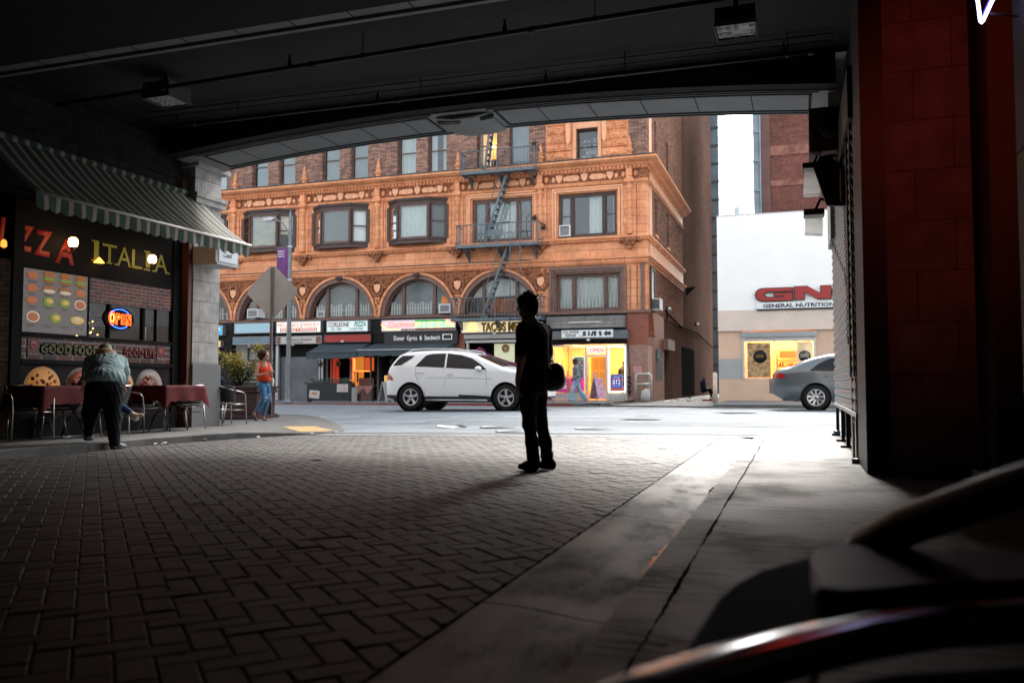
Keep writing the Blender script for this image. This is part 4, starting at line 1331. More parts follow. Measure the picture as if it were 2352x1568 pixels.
for (y, z) in ((41.5, 4.45), (54, 4.55)):
 t = thing('wall_light', 'white bulkhead lamp on the alley brick wall, ' + ('nearer the street corner' if y < 50 else 'farther into the alley'), 'wall light', (-5.95, y, z - .1))
 MB().ell((-5.85, y, z), (.10, .13, .09)).build('lamp_shade', wl, t); MB().box(-6.02, -5.9, y - .06, y + .06, z - .1, z + .12).build('bracket', blackp, t)
mb = MB(); mb.prism([(-6.02, 6.4), (-5.5, 6.45), (-6.02, 5.95)], 'y', 49.6, 49.9); part('scupper', mb, inner_d)

# ================================================================ the white corner store and what rises behind
white_p = pm('white_stucco', (.84,.825,.79), .7, var=.05, scale=.5, bump=.15, bscale=8)
peach = pm('peach_stucco', (.64,.54,.46), .75, var=.08, scale=1.2)
peach2 = pm('peach_wall', (.62,.43,.31), .75, var=.10, scale=1.2)
greyb = pm('grey_band', (.36,.36,.35), .75, var=.06, scale=2)
ws = thing('nutrition_store', 'low white and peach store building with a lit shop window at the alley corner', 'building', (3, YF, .1))
X0 = -3.07
mb = MB(); mb.box(X0, 14, YF, YF + .4, 3.846, 7.79); mb.box(X0, X0 + .3, YF + .4, 44, 2.99, 7.79); mb.box(13.7, 14, YF + .4, 44, 2.99, 7.79); mb.build('upper_wall', white_p, ws)
mb = MB(); mb.box(X0, 14, YF + .4, 44, 7.4, 7.6); mb.build('roof', pm('roof_tar', (.08,.08,.08), .9), ws)
mb = MB(); mb.box(X0 - .015, 14.015, YF - .015, YF + .42, 7.79, 7.83); mb.build('coping', pm('metal_coping', (.45,.46,.47), .5), ws)
mb = MB(); mb.box(X0 - .003, 14, YF - .02, YF + .4, 2.99, 3.845); mb.build('fascia', peach, ws)
lo = YF + .10
mb = MB()
mb.box(X0, -2.12, lo, lo + .3, 1.843, 2.989); mb.box(X0, -2.12, lo, lo + .3, -.1, .999)
mb.box(-2.12, .76, lo, lo + .3, -.1, .999); mb.box(.76, 14, lo, lo + .3, 1.843, 2.989); mb.box(.76, 14, lo, lo + .3, -.1, .999)
mb.box(X0, X0 + .3, lo + .3, 44, -.1, 2.989)
mb.build('lower_wall', peach2, ws)
mb = MB(); mb.box(X0 - .002, -2.12, lo - .003, lo + .3, 1.0, 1.842); mb.box(.76, 14, lo - .003, lo + .3, 1.0, 1.842); mb.build('painted_band', greyb, ws)
# window frame, roller box
metal_g = pm('shutter_metal', (.30,.33,.34), .4, metal=.6, var=.1, scale=4)
mb = MB()
mb.box(-2.12, -2.02, lo - .06, lo + .1, 1.0, 2.72); mb.box(.66, .76, lo - .06, lo + .1, 1.0, 2.72)
mb.box(-2.02, .66, lo, lo + .1, 1.0, 1.05); mb.box(-.86, -.82, lo, lo + .08, 1.05, 2.6); mb.box(-.03, .01, lo, lo + .08, 1.05, 2.6)
mb.box(-2.02, .66, lo, lo + .1, 2.55, 2.72)
wf = mb.build('window', pm('alu_frame', (.55,.54,.52), .4, metal=.5), ws)
MB().box(-2.16, .8, lo - .14, lo + .05, 2.72, 2.93).build('roller_box', metal_g, wf)
MB().box(-2.02, .66, lo + .04, lo + .046, 1.05, 2.55).build('pane', glassm('shop_glass', (1,1,1), .05), wf)
warmw = pm('shop_wall_warm', (.75,.48,.22), .7)
mb = MB(); mb.face([(-2.1, lo+3, 1.0), (.75, lo+3, 1.0), (.75, lo+3, 2.9), (-2.1, lo+3, 2.9)]); mb.box(-2.2, -2.13, lo+.3, lo+3, .9, 2.95); mb.box(.77, .85, lo+.3, lo+3, .9, 2.95)
mb.box(-2.2, .85, lo+.3, lo+3.1, .8, .95); mb.box(-2.2, .85, lo+.3, lo+3.1, 2.9, 2.98)
mb.build('shop_room', warmw, ws)
tubes = MB()
for (y, z) in ((lo+.9, 2.85), (lo+1.7, 2.85), (lo+2.5, 2.85)): tubes.box(-1.9, .55, y, y + .12, z, z + .03)
tubes.build('ceiling_light', emat('shop_tube', (1.0,.66,.32), 15), ws)
# shelves with goods
sh = MB(); q = random.Random(8)
for z in (1.05, 1.3, 1.55, 1.80): sh.box(-.8, .6, lo+1.3, lo+1.6, z-.02, z)
sh.box(-.8, -.76, lo+1.3, lo+1.6, 1.0, 2.1); shf = sh.build('shelf', pm('shelf_red', (.55,.10,.04), .6), ws)
for m_, c_ in ((pm('goods_white', (.75,.7,.6), .5), 0), (pm('goods_red', (.55,.08,.04), .5), 1), (pm('goods_dark', (.06,.05,.05), .5), 2), (pm('goods_yellow', (.75,.45,.08), .5), 3)):
 g_ = MB()
 for z in (1.05, 1.3, 1.55):
  for k in range(14):
   if (k * 7 + int(z * 20)) % 4 == c_:
    x = -.74 + k * .095; g_.tube([(x, lo+1.38, z), (x, lo+1.38, z + q.uniform(.1, .2))], q.uniform(.028,.042), 8)
 g_.build('goods', m_, shf)
MB().box(-.7, .5, lo+2.6, lo+2.7, 1.95, 2.25).build('wall_header', pm('header_red', (.6,.10,.03), .6, emit=(1,.15,.04), es=.08), ws)
# window posters
blk = pm('poster_black', (.025,.023,.022), .5)
po = thing('window_poster', 'pale poster with a round black discount badge on the right of the lit store window', 'poster', (.25, lo+.02, 1.5))
MB().box(.03, .62, lo+.06, lo+.066, 1.45, 2.52).build('sheet', pm('poster_cream', (.80,.66,.42), .6, emit=(1,.75,.4), es=.06), po)
MB().lathe([(.0,-.01), (.23,-.01), (.23,0), (0,0)], (.32, lo+.055, 1.93), 28, 'y').build('badge', blk, po)
wl_ = pm('poster_letter', (.85,.8,.7), .5)
text('50%', (.15, lo+.044, 1.87), EX, EZ, .15, wl_, po, width=.34, offset=.03)
text('OFF SALE', (.2, lo+.044, 2.06), EX, EZ, .035, wl_, po, width=.24)
po = thing('window_poster', 'photo poster with a round black badge on the left of the lit store window', 'poster', (-1.5, lo+.02, 1.1))
MB().box(-1.92, -1.0, lo+.06, lo+.066, 1.07, 2.5).build('sheet', pm('poster_photo', (.75,.55,.30), .6, col2=(.05,.035,.03), scale=7, emit=(1,.6,.25), es=.03), po)
MB().lathe([(.0,-.01), (.27,-.01), (.27,0), (0,0)], (-1.42, lo+.055, 1.93), 28, 'y').build('badge', blk, po)
text('50%', (-1.58, lo+.044, 1.89), EX, EZ, .10, pm('poster_gold', (.6,.35,.1), .5), po, width=.3, offset=.02)
# the letters
redl = pm('sign_letter_red', (.30,.014,.012), .45, var=.08, scale=3); redl_b = pm('sign_letter_edge', (.03,.01,.01), .5)
gn = thing('store_sign', 'large dark red block letters over a white strip on the white store wall', 'sign', (0, YF - .1, 3.8))
def slab_letter(polys, x, z, w, h, parent):
 """polys: list of polygons in unit square; black edge behind, red face"""
 mb = MB(); mb2 = MB()
 for p in polys:
  mb.prism([(x + a*w, z + b*h) for a, b in p], 'y', YF - .14, YF - .16)
  cx_ = sum(a for a, b in p)/len(p); cy_ = sum(b for a, b in p)/len(p)
  mb2.prism([(x + a*w + (.035 if a > cx_ else -.035), z + b*h + (.03 if b > cy_ else -.03)) for a, b in p], 'y', YF - .001, YF - .139)
 mb2.build('letter_return', redl_b, parent); return mb.build('letter', redl, parent)
n = 8
def qarc(cx_, cy_, rx, ry, a0, a1, n=8): return [(cx_ + rx*math.cos(R(a0 + (a1-a0)*k/n)), cy_ + ry*math.sin(R(a0 + (a1-a0)*k/n))) for k in range(n+1)]
Gp = []
o_ = qarc(.24, .5, .24, .5, 90, 270, 12); i_ = qarc(.33, .5, .11, .24, 90, 270, 12)
for k in range(12): Gp.append([o_[k], o_[k+1], i_[k+1], i_[k]])
Gp += [[(.24,1), (.33,.74), (1,.74), (1,1)], [(.24,0), (1,0), (1,.26), (.33,.26)], [(.78,.26), (1,.26), (1,.58), (.78,.58)], [(.52,.38), (.78,.38), (.78,.58), (.52,.58)]]
slab_letter(Gp, -1.54, 4.19, 1.42, .50, gn)
Np = [[(0,0), (.24,0), (.24,1), (0,1)], [(.24,1), (.34,1), (.72,.42), (.72,0), (.62,0), (.24,.62)], [(.70,0), (1,0), (1,1), (.70,1)]]
Np = [[(0,0), (.26,0), (.26,1), (0,1)], [(.26,1), (.38,1), (.74,.40), (.74,0), (.62,0), (.26,.60)], [(.74,0), (1,0), (1,1), (.74,1)]]
slab_letter(Np, -.02, 4.22, 1.36, .50, gn)
Cp = []
for k in range(12): Cp.append([o_[k], o_[k+1], i_[k+1], i_[k]])
Cp += [[(.24,1), (.33,.74), (1,.74), (1,1)], [(.24,0), (1,0), (1,.26), (.33,.26)]]
slab_letter(Cp, 1.42, 4.24, 1.36, .50, gn)
mb = MB(); mb.prism([(-1.45, 3.86)] + [(-1.42 - .12*math.sin(PI*k/8), 3.985 - .12*math.cos(PI*k/8) ) for k in range(1, 8)] + [(-1.45, 4.11), (3.2, 4.11), (3.2, 3.86)], 'y', YF - .16, YF - .02)
mb.build('strip', pm('sign_white', (.70,.74,.74), .5), gn)
MB().box(-1.5, 3.2, YF - .10, YF - .001, 3.80, 3.855).build('strip_tray', blackp, gn)  # black tray along the lower edge of the white strip
text('GENERAL NUTRITION', (-1.25, YF - .165, 3.91), EX, EZ, .145, pm('letter_black', (.02,.02,.025), .5), gn, width=2.72, offset=.025, ext=.01)
# brick tower behind
br_t = brickm('tower_brick', (.29,.115,.085), (.20,.085,.07), (.20,.13,.11), bw=.3, bh=.09, dirt=.45, dscale=.35)
tw = thing('brick_tower', 'tall red brick building with grey piping rising behind the white store', 'building', (4, 44.2, 0))
mb = MB(); mb.box(-1.6, 12, 44.2, 60, 0, 19); mb.build('wall', br_t, tw)
mb = MB(); mb.box(-1.1, 12, 44.15, 44.199, 12.3, 12.8); mb.box(-1.1, 12, 44.16, 44.199, 10.75, 11.05); mb.build('brick_band', brickm('band_brick', (.50,.22,.16), (.36,.15,.11), (.3,.2,.17), dirt=.5, dscale=.8), tw)
mb = MB(); mb.box(-1.6, -1.1, 44.05, 44.199, 0, 19); mb.build('pier', pm('pier_brown', (.17,.10,.085), .8, var=.2, scale=1), tw)
mb = MB(); mb.box(-1.92, -1.62, 44.0, 60, 0, 19)
for k in range(12): mb.box(-1.96, -1.6, 43.9, 44.0, 1.5 + k*1.5, 1.6 + k*1.5)
mb.tube([(-1.58, 43.95, 0), (-1.58, 43.95, 19)], .05, 8)
mb.build('steel_corner', pm('blue_grey_steel', (.22,.29,.33), .5, var=.25, scale=1.5), tw)
# glazed stair tower at the far end of the alley
st = thing('glazed_building', 'slim blue-grey banded building at the end of the alley', 'building', (-8, 68, 0))
mb = MB(); mb.box(-16, -5.62, 68.0, 75, 0, 30); mb.build('wall', pm('blue_grey_wall', (.15,.21,.24), .4, var=.3, scale=.8), st)
mb = MB()
for k in range(20): mb.box(-16, -5.58, 67.9, 68.0, .8 + k*1.45, .95 + k*1.45)
mb.build('floor_band', pm('band_grey', (.07,.08,.085), .5), st)
# pale buildings far off down the street beyond
fb = pm('far_white_wall', (.85,.85,.85), .8)
for (x0, x1, y, z, lab) in ((-10.6, -8.7, 120, 29.4, 'tall narrow pale building far off in the gap of sky'), (-8.6, -7.6, 130, 28.5, 'stepped pale building far off, middle of the sky gap'), (-7.4, -4, 135, 27.2, 'low pale building far off, right end of the sky gap')):
 t = thing('distant_building', lab, 'building', ((x0+x1)/2, y, 0), group='pale buildings far off in the gap')
 MB().box(x0, x1, y, y + 10, 0, z).box(x0 + .2, x0 + .6, y + 1, y + 2, z, z + .9).build('wall', fb, t)
 mb = MB()
 for k in range(5): mb.box(x0 + .2, x1 - .2, y - .05, y, z - 2.2 - k*2.5, z - 1.2 - k*2.5)
 mb.build('window_band', pm('far_window', (.45,.5,.52), .3), t)
# bollard, litter and rubbish by the alley
MBb = MB(); MBb.tube([(-3.13, 35.0, .0), (-3.13, 35.0, 1.22)], .09, 14); MBb.ell((-3.13, 35.0, 1.22), (.09,.09,.05))
single('bollard', MBb, pm('bollard_cream', (.55,.45,.36), .7, var=.2, scale=4), 'cream steel bollard at the corner of the white store', 'bollard')
red_b = pm('litter_red', (.25,.05,.03), .7)
mb = MB(); mb.box(-4.0, -3.35, 38.4, 38.7, .05, .13); mb.box(-3.7, -3.4, 38.5, 38.75, .14, .19)
single('red_plank', mb, red_b, 'red painted plank lying on the alley paving near the white bollard', 'plank')
paper = pm('litter_paper', (.6,.6,.58), .8)
q = random.Random(21)
mb = MB()
for k in range(34):
 x, y = q.uniform(-5.8, -3.3), q.uniform(36.5, 50); s_ = q.uniform(.04, .14)
 a = q.uniform(0, 3); mb.obox((x, y, .065), (s_*2, s_, .01), (q.uniform(-.2,.2), q.uniform(-.2,.2), a))
o = mb.build('alley_litter', paper); o['kind'] = 'stuff'; o['label'] = 'scattered paper scraps on the alley paving'; o['category'] = 'litter'

# ================================================================ ground floor of the terracotta building: shops and signs
piers = [(-40, -27.05), (-24.62, -24.45), (-21.76, -21.60), (-18.9, -18.62), (-14.80, -14.36), (-10.62, -10.30)]
mb = MB()
for a, b in piers: mb.box(a, b, YF - .02, YF + .6, -.1, 3.9)
mb.box(-27.05, -24.62, YF, YF + .6, 3.18, 3.899); mb.box(-24.45, -21.76, YF, YF + .6, 2.72, 3.899); mb.box(-21.60, -18.9, YF, YF + .6, 2.3, 3.899)
mb.box(-18.62, -14.80, YF, YF + .6, 2.3, 3.899); mb.box(-14.36, -10.62, YF, YF + .6, 2.9, 3.899); mb.box(-10.30, -6.9, YF, YF + .6, 2.55, 3.859)
part('ground_wall', mb, dark_brick)
mb = MB(); mb.box(-14.78, -14.38, YF - .04, YF - .021, .0, 3.1); mb.box(-10.6, -10.32, YF - .04, YF - .021, .0, 3.1); part('shop_pier', mb, redp)
mb = MB(); mb.box(-6.9, -6.0, YF - .01, YF + .69, 2.48, 3.859); part('corner_pier', mb, redp)
stone_r = pm('speckled_stone', (.34,.20,.15), .5, col2=(.20,.10,.075), scale=6)
mb = MB(); mb.box(-6.9, -5.99, YF - .03, YF + 1.2, -.1, 2.478); part('corner_base', mb, stone_r)

def signbox(label, x0, x1, z0, z1, y, face, depth=.22, frame=None, name='shop_sign', cat='sign', group=None, es=0, rim=.035):
 """box sign; x,z measured on the facade plane, y its own front plane"""
 a, b, c, d = Q(x0, y), Q(x1, y), QZ(z0, y), QZ(z1, y)
 t = thing(name, label, cat, ((a+b)/2, y, c), group=group)
 fm = frame or pm('sign_frame', (.25,.26,.27), .4, metal=.5)
 mb = MB()
 mb.box(a, a+rim, y, YF - .001, c, d); mb.box(b-rim, b, y, YF - .001, c, d); mb.box(a+rim, b-rim, y, YF - .001, c, c+rim); mb.box(a+rim, b-rim, y, YF - .001, d-rim, d)
 mb.build('frame', fm, t)
 MB().box(a+rim, b-rim, y + .012, y + .05, c+rim, d-rim).build('panel', face, t)
 return t, a, b, c, d
def lit(name, col, s, base=None):
 return pm(name, base or col, .5, emit=col, es=s)
yS = 35.72
lit_w = lit('lightbox_white', (1,.97,.92), .14, (.5,.5,.48)); pale_b = pm('sign_pale_blue', (.22,.36,.43), .5, emit=(.5,.75,.85), es=.05)
t, a, b, c, d = signbox('blank pale blue lightbox sign, upper one of the left shop', -26.96, -24.77, 3.352, 3.874, yS, pale_b)
t, a, b, c, d = signbox('faded blue-grey blank sign board, lower one of the left shop', -27.03, -24.72, 2.79, 3.18, yS, pm('sign_blue_grey', (.13,.20,.24), .6, var=.1, scale=3))
redt = pm('sign_text_red', (.55,.06,.03), .5); dkt = pm('sign_text_dark', (.03,.035,.04), .5); wht = pm('sign_text_white', (.85,.85,.82), .5, emit=(1,1,1), es=.05)
brt = pm('sign_text_maroon', (.22,.02,.02), .5); grt = pm('sign_text_green', (.01,.22,.12), .5); ort = pm('sign_text_orange', (.60,.10,.02), .5, emit=(1,.3,.03), es=.04)
t, a, b, c, d = signbox("lit white jewelry sign with orange-red capitals over a red strip", -24.487, -21.947, 3.32, 3.898, yS, lit_w)
text("MELANIE'S JEWELRY", (a+.10, yS+.01, c+.29), EX, EZ, .19, ort, t, width=b-a-.22)
MB().box(a+.22, b-.22, yS+.004, yS+.011, c+.07, c+.235).build('strip', ort, t)
text('MAYOREO Y MENUDEO', (a+.28, yS+.003, c+.09), EX, EZ, .12, wht, t, width=b-a-.56, offset=.02)
t, a, b, c, d = signbox('unlit script jewelry sign with small pictures at both ends', -24.5, -21.892, 2.77, 3.17, yS, pm('sign_cream', (.50,.46,.42), .6))
text("Melanie's Jewelry", (a+.55, yS+.008, c+.15), EX, EZ, .15, dkt, t, width=1.5, shear=.35)
MB().box(a+.04, a+.28, yS+.0, yS+.011, c+.04, d-.04).build('picture', pm('sign_pic', (.3,.12,.08), .6, col2=(.05,.04,.04), scale=8), t)
MB().box(b-.32, b-.04, yS+.0, yS+.011, c+.04, d-.04).build('picture', pm('sign_pic', (.3,.12,.08), .6), t)
MB().box(a+.95, a+1.55, yS+.004, yS+.011, c+.06, c+.095).build('strip', dkt, t)
t, a, b, c, d = signbox('lit pale restaurant sign with a maroon name, green word and phone number', -21.639, -19.374, 3.316, 3.868, yS, lit('lightbox_cool', (.85,1,1), .10, (.42,.52,.52)))
text('CORLEONE', (a+.11, yS+.008, c+.25), EX, EZ, .21, brt, t, width=1.12, offset=.02)
text('PIZZA', (a+1.5, yS+.008, c+.25), EX, EZ, .23, grt, t, width=.62, shear=.3, offset=.02)
text('EST. 1984', (a+.26, yS+.008, c+.09), EX, EZ, .10, dkt, t, width=.55, offset=.01)
text('213-622-7342', (a+1.24, yS+.008, c+.09), EX, EZ, .10, dkt, t, width=.73, offset=.01)
t, a, b, c, d = signbox('blank dark red sign board under the restaurant sign', -21.791, -19.20, 2.80, 3.21, yS, pm('sign_red_blank', (.32,.022,.018), .5, var=.1, scale=3), frame=blackp)
# neon pizza sign
t, a, b, c, d = signbox('bright neon-lined pizza sign in pink, green and yellow over the dark board', -18.669, -14.85, 3.284, 3.835, yS, lit('lightbox_pink', (1,.75,.80), .12, (.5,.38,.40)))
MB().box(a+1.75, b-.45, yS+.005, yS+.0115, d-.13, d-.04).build('green_band', lit('sign_green', (.05,.35,.12), .08), t)
MB().box(a+1.7, b-.05, yS+.004, yS+.0113, c+.13, d-.14).build('mint_field', lit('sign_mint', (.6,1,.8), .12, (.3,.5,.38)), t)
MB().box(a+1.05, b-.04, yS+.002, yS+.0112, c+.04, c+.125).build('maroon_band', pm('sign_maroon', (.20,.015,.02), .5), t)
neon_r = emat('neon_red', (1,.10,.06), .9); neon_y = emat('neon_yellow', (.75,.9,.10), .7); neon_o = emat('neon_orange', (1,.14,.03), 1.6)
text('Corleone', (a+.38, yS-.02, c+.22), EX, EZ, .24, neon_r, t, width=1.4, shear=.25)
text('BY THE SLICE', (a+1.12, yS-.005, c+.05), EX, EZ, .065, wht, t, width=.65, shear=.2, offset=.01)
text('SLICES TO GO', (a+.35, yS-.005, c+.05), EX, EZ, .055, neon_y, t, width=.62)
def neonline(pts, m, r=.012, name='neon_tube', parent=None): return MB().tube(pts, r, 6).build(name, m, parent)
def neonP(x, z, s_, h, m, parent, y):
 neonline([(x,y,z), (x,y,z+h), (x+s_*.8,y,z+h), (x+s_,y,z+h*.85), (x+s_,y,z+h*.6), (x+s_*.8,y,z+h*.45), (x,y,z+h*.45)], m, .014, parent=parent)
y = yS - .03; z = c + .16; h = .24
neonP(a+1.82, z, .22, h, neon_y, t, y)
neonline([(a+2.22,y,z), (a+2.22,y,z+h)], neon_y, .014, parent=t)
for k in (0, 1): x = a + 2.42 + k*.4; neonline([(x,y,z+h), (x+.28,y,z+h), (x,y,z), (x+.28,y,z)], neon_y, .014, parent=t)
x = a + 3.25; neonline([(x,y,z), (x+.15,y,z+h), (x+.3,y,z)], neon_y, .014, parent=t); neonline([(x+.06,y,z+.08), (x+.24,y,z+.08)], neon_y, .012, parent=t)
neonline([(a,y,d-.15), (a+.3,y,c+.18), (a+1.0,y,c+.18)], neon_r, .012, parent=t); neonline([(a,y,d-.22), (a+.32,y,c+.08)], neon_y, .012, parent=t)
neonline([(b-.5,y,d-.02), (b,y,d-.25)], neon_r, .012, parent=t); neonline([(b-.5,y,d-.08), (b-.05,y,c+.15)], neon_y, .012, parent=t)
# black doner board
yD = 35.78
t, a, b, c, d = signbox('black board with white serif capitals naming gyros and sandwich', -18.528, -14.75, 2.66, 3.275, yD, pm('board_black', (.012,.013,.015), .45), frame=blackp, rim=.02)
text('Doner  Gyros  &  Sandwich', (a+.52, yD+.006, c+.2), EX, EZ, .21, wht, t, width=2.35, offset=.0)
mb = MB()
for (p_, q_) in (((b-.75, c+.2), (b-.28, c+.23)), ((b-.75, c+.42), (b-.28, c+.45)), ((b-.75, c+.23), (b-.72, c+.42)), ((b-.31, c+.23), (b-.28, c+.42))): mb.box(p_[0], q_[0], yD - .01, yD + .01, p_[1], q_[1])
mb.build('drawn_tablet', wht, t)
# tacos sign
t, a, b, c, d = signbox('lit yellow-white taco sign with thick golden letters', -14.592, -10.9, 3.131, 3.677, yS, lit('lightbox_yellow', (1,.88,.55), .14, (.55,.47,.28)))
gold = pm('letter_gold', (.42,.22,.02), .5, col2=(.75,.42,.05), scale=6); goldb = pm('letter_brown', (.10,.05,.02), .6)
text('TACOS MEXICO', (a+1.0, yS+.006, c+.07), EX, EZ, .38, goldb, t, width=2.62, offset=.05)
text('TACOS MEXICO', (a+.98, yS-.002, c+.10), EX, EZ, .36, gold, t, width=2.6, offset=.03)
mb = MB(); mb.lathe([(.0,0), (.26,0), (.26,.004), (0,.004)], (a+.55, yS+.006, c+.27), 20, 'y'); mb.build('emblem', lit('emblem_peach', (1,.6,.25), .3), t)
# grey empty sign frame and the black one for phone repair
yG = 35.6
t, a, b, c, d = signbox('empty grey slatted sign frame above the phone repair board', -10.50, -6.997, 3.25, 3.78, yG, pm('old_tin', (.22,.21,.19), .6, var=.35, scale=3), frame=pm('tin_frame', (.13,.135,.135), .5, var=.2, scale=3), rim=.06)
mb = MB()
for zz in (.16, .30, .38): mb.box(a+.07, b-.07, yG - .01, yG + .011, c + zz, c + zz + .03)
mb.build('slat', pm('tin_frame', (.13,.135,.135), .5), t)
MB().box(a+1.0, b-1.0, yG - .015, yG + .005, c+.22, c+.29).build('bare_strip', pm('tin_light', (.48,.46,.42), .6), t)
t, a, b, c, d = signbox('dark roller housing carrying the phone repair panel', -10.52, -6.87, 2.78, 3.14, yG, pm('housing_grey', (.10,.115,.12), .5, var=.2, scale=2), frame=pm('housing_grey', (.10,.115,.12), .5), name='roller_housing', cat='shutter box')
t2 = thing('shop_sign', 'white phone repair panel with black italic capitals and pictures of phones', 'sign', (-8.6, yG - .03, 2.8))
a, b, c, d = Q(-9.80, yG), Q(-7.50, yG), QZ(2.835, yG), QZ(3.165, yG)
MB().box(a, b, yG - .03, yG - .001, c, d).build('panel', lit('panel_white', (.95,1,1), .04, (.55,.58,.58)), t2)
text('CELL PHONE', (a+.04, yG-.034, c+.185), EX, EZ, .12, dkt, t2, width=.74, shear=.25, offset=.015)
text('REPAIR', (a+.18, yG-.034, c+.04), EX, EZ, .12, dkt, t2, width=.46, shear=.25, offset=.015)
text('IPHONE', (a+.80, yG-.034, c+.05), EX, EZ, .04, pm('sign_text_blue', (.05,.2,.35), .5), t2, width=.18, shear=.2)
for (dx, w_, h_, r_) in ((1.02,.13,.2,0), (1.22,.08,.2,0), (1.38,.10,.22,.5), (1.50,.10,.22,.1), (1.72,.11,.2,-.25), (1.98,.16,.18,.7), (2.12,.14,.16,-.5)):
 MB().obox((a+dx, yG-.036, c+.165), (w_, .008, h_), (0, r_, 0)).build('phone_picture', pm('phone_dark', (.03,.04,.06), .4), t2)
# little number plates
for x, z, y in ((-26.05,2.68,35.8), (-23.5,2.70,35.8), (-20.75,2.82,35.6), (-12.95,3.04,35.7), (-8.6,2.69,35.55)):
 mb = MB(); mb.box(Q(x,y)-.07, Q(x,y)+.07, y-.02, y, QZ(z,y), QZ(z,y)+.09)
 single('number_plate', mb, pm('plate_white', (.6,.55,.52), .5), {-26.05: 'small white number plate under the faded blue-grey sign board', -23.5: 'small white number plate under the script jewelry sign', -20.75: 'small white number plate over the left dark awning', -12.95: 'small white number plate under the taco sign', -8.6: 'small white number plate under the phone repair panel'}[x], 'plate', 'number plates under the shop signs')

# --- shop fronts (parts of the building)
# far-left shop behind the plants
mb = MB(); mb.box(-27.05, -24.62, YF + .3, YF + .34, -.1, 3.18); part('shop_back', mb, pm('shop_beige', (.30,.29,.27), .7, var=.1, scale=2))
mb = MB()
for (x0, x1, z0, z1) in ((-26.3,-24.7,1.95,2.6), (-26.3,-24.7,1.0,1.8)):
 mb.box(x0, x1, YF+.2, YF+.26, z0, z0+.07); mb.box(x0, x1, YF+.2, YF+.26, z1-.07, z1); mb.box(x0, x0+.07, YF+.2, YF+.26, z0+.07, z1-.07); mb.box(x1-.07, x1, YF+.2, YF+.26, z0+.07, z1-.07)
mb.box(-27, -24.65, YF+.2, YF+.28, 0, .9)
part('shop_frame', mb, blackp)
# shuttered shop
mb = MB()
n = 44
mb.grid(lambda i, j: (-24.42 + 2.63*i, YF + .14 + .025*abs(math.sin(j*n*PI)), .0 + 2.15*j), 1, n*4)
part('roller_shutter', mb, pm('shutter_grille', (.16,.17,.18), .45, metal=.5, var=.25, scale=1.5))
mb = MB(); mb.box(-24.42, -21.79, YF + .3, YF + .32, 2.15, 2.7); part('shop_transom', mb, inner_d)
for a_, b_ in ((-24.44,-24.3), (-21.87,-21.76), (-22.0,-21.93)): mb = MB(); mb.box(a_, b_, YF - .06, YF + .1, -.05, 2.72); part('shutter_rail', mb, pm('rail_grey', (.38,.40,.42), .4, metal=.4))
# restaurant, open front, lit deep orange
ro = pm('restaurant_wall', (.55,.20,.04), .7, emit=(1,.33,.05), es=.12); rd = pm('restaurant_red', (.45,.03,.015), .6, emit=(1,.08,.03), es=.06)
mb = MB(); mb.box(-21.6, -14.8, YF + 2.6, YF + 2.7, -.1, 2.4); mb.box(-21.6, -14.8, YF+.6, YF+2.6, 2.4, 2.5); mb.box(-19.35, -19.2, YF+.6, YF+2.6, -.1, 2.4); part('restaurant_back', mb, inner_d)
mb = MB(); mb.box(-21.45, -21.22, YF + .1, YF + .2, 0, 2.25); mb.box(-21.15, -21.02, YF + .1, YF + .2, 0, 2.25); part('restaurant_door', mb, rd)
mb = MB(); mb.box(-20.98, -20.35, YF + 1.4, YF + 1.44, .6, 2.2); part('restaurant_panel', mb, ro)
mb = MB(); mb.box(-19.98, -19.3, YF + .8, YF + .84, 1.45, 2.1); part('restaurant_picture', mb, pm('restaurant_pic', (.28,.05,.02), .6, col2=(.05,.02,.02), scale=3, emit=(1,.15,.03), es=.12))
mb = MB(); mb.box(-20.0, -19.2, YF + .3, YF + .5, .0, 1.1); part('counter', mb, pm('counter_brown', (.12,.05,.035), .6, var=.2, scale=3))
mb = MB(); mb.tube([(-20.98, YF+1.3, .95), (-20.98, YF+1.3, 1.25), (-20.75, YF+1.3, 1.45), (-20.62, YF+1.3, 1.4), (-20.62, YF+1.3, .9)], .035, 6); part('chair_back', mb, blackp)
mb = MB(); mb.box(-17.4, -16.9, YF + .4, YF + .44, .9, 2.1); part('doorway_panel', mb, pm('doorway_yellow', (.45,.28,.04), .6, emit=(1,.55,.08), es=.07))
for x in (-21.55, -21.3, -19.2, -18.8): mb = MB(); mb.box(x, x+.06, YF - .1, YF - .03, 0, 2.3); part('shop_post', mb, pm('rail_dark', (.08,.085,.09), .4))
nt_ = thing('window_neon', 'glowing orange-red neon tube bent round the restaurant window', 'neon sign', (-19.7, YF - .1, .9))
yn = YF - .12
MB().tube([(-20.0, yn, 2.22), (-20.0, yn, 1.42), (-19.2, yn, 1.42)], .017, 8).build('tube', neon_o, nt_)
MB().tube([(-20.31, yn, 2.05), (-20.08, yn, 2.05), (-20.08, yn, .98), (-20.31, yn, .98)], .016, 8).build('tube', neon_o, nt_)
MB().box(-20.28, -20.12, yn + .03, yn + .08, 1.0, 2.02).build('striped_pole', pm('pole_pic', (.5,.12,.08), .5, col2=(.15,.1,.2), scale=12), nt_)
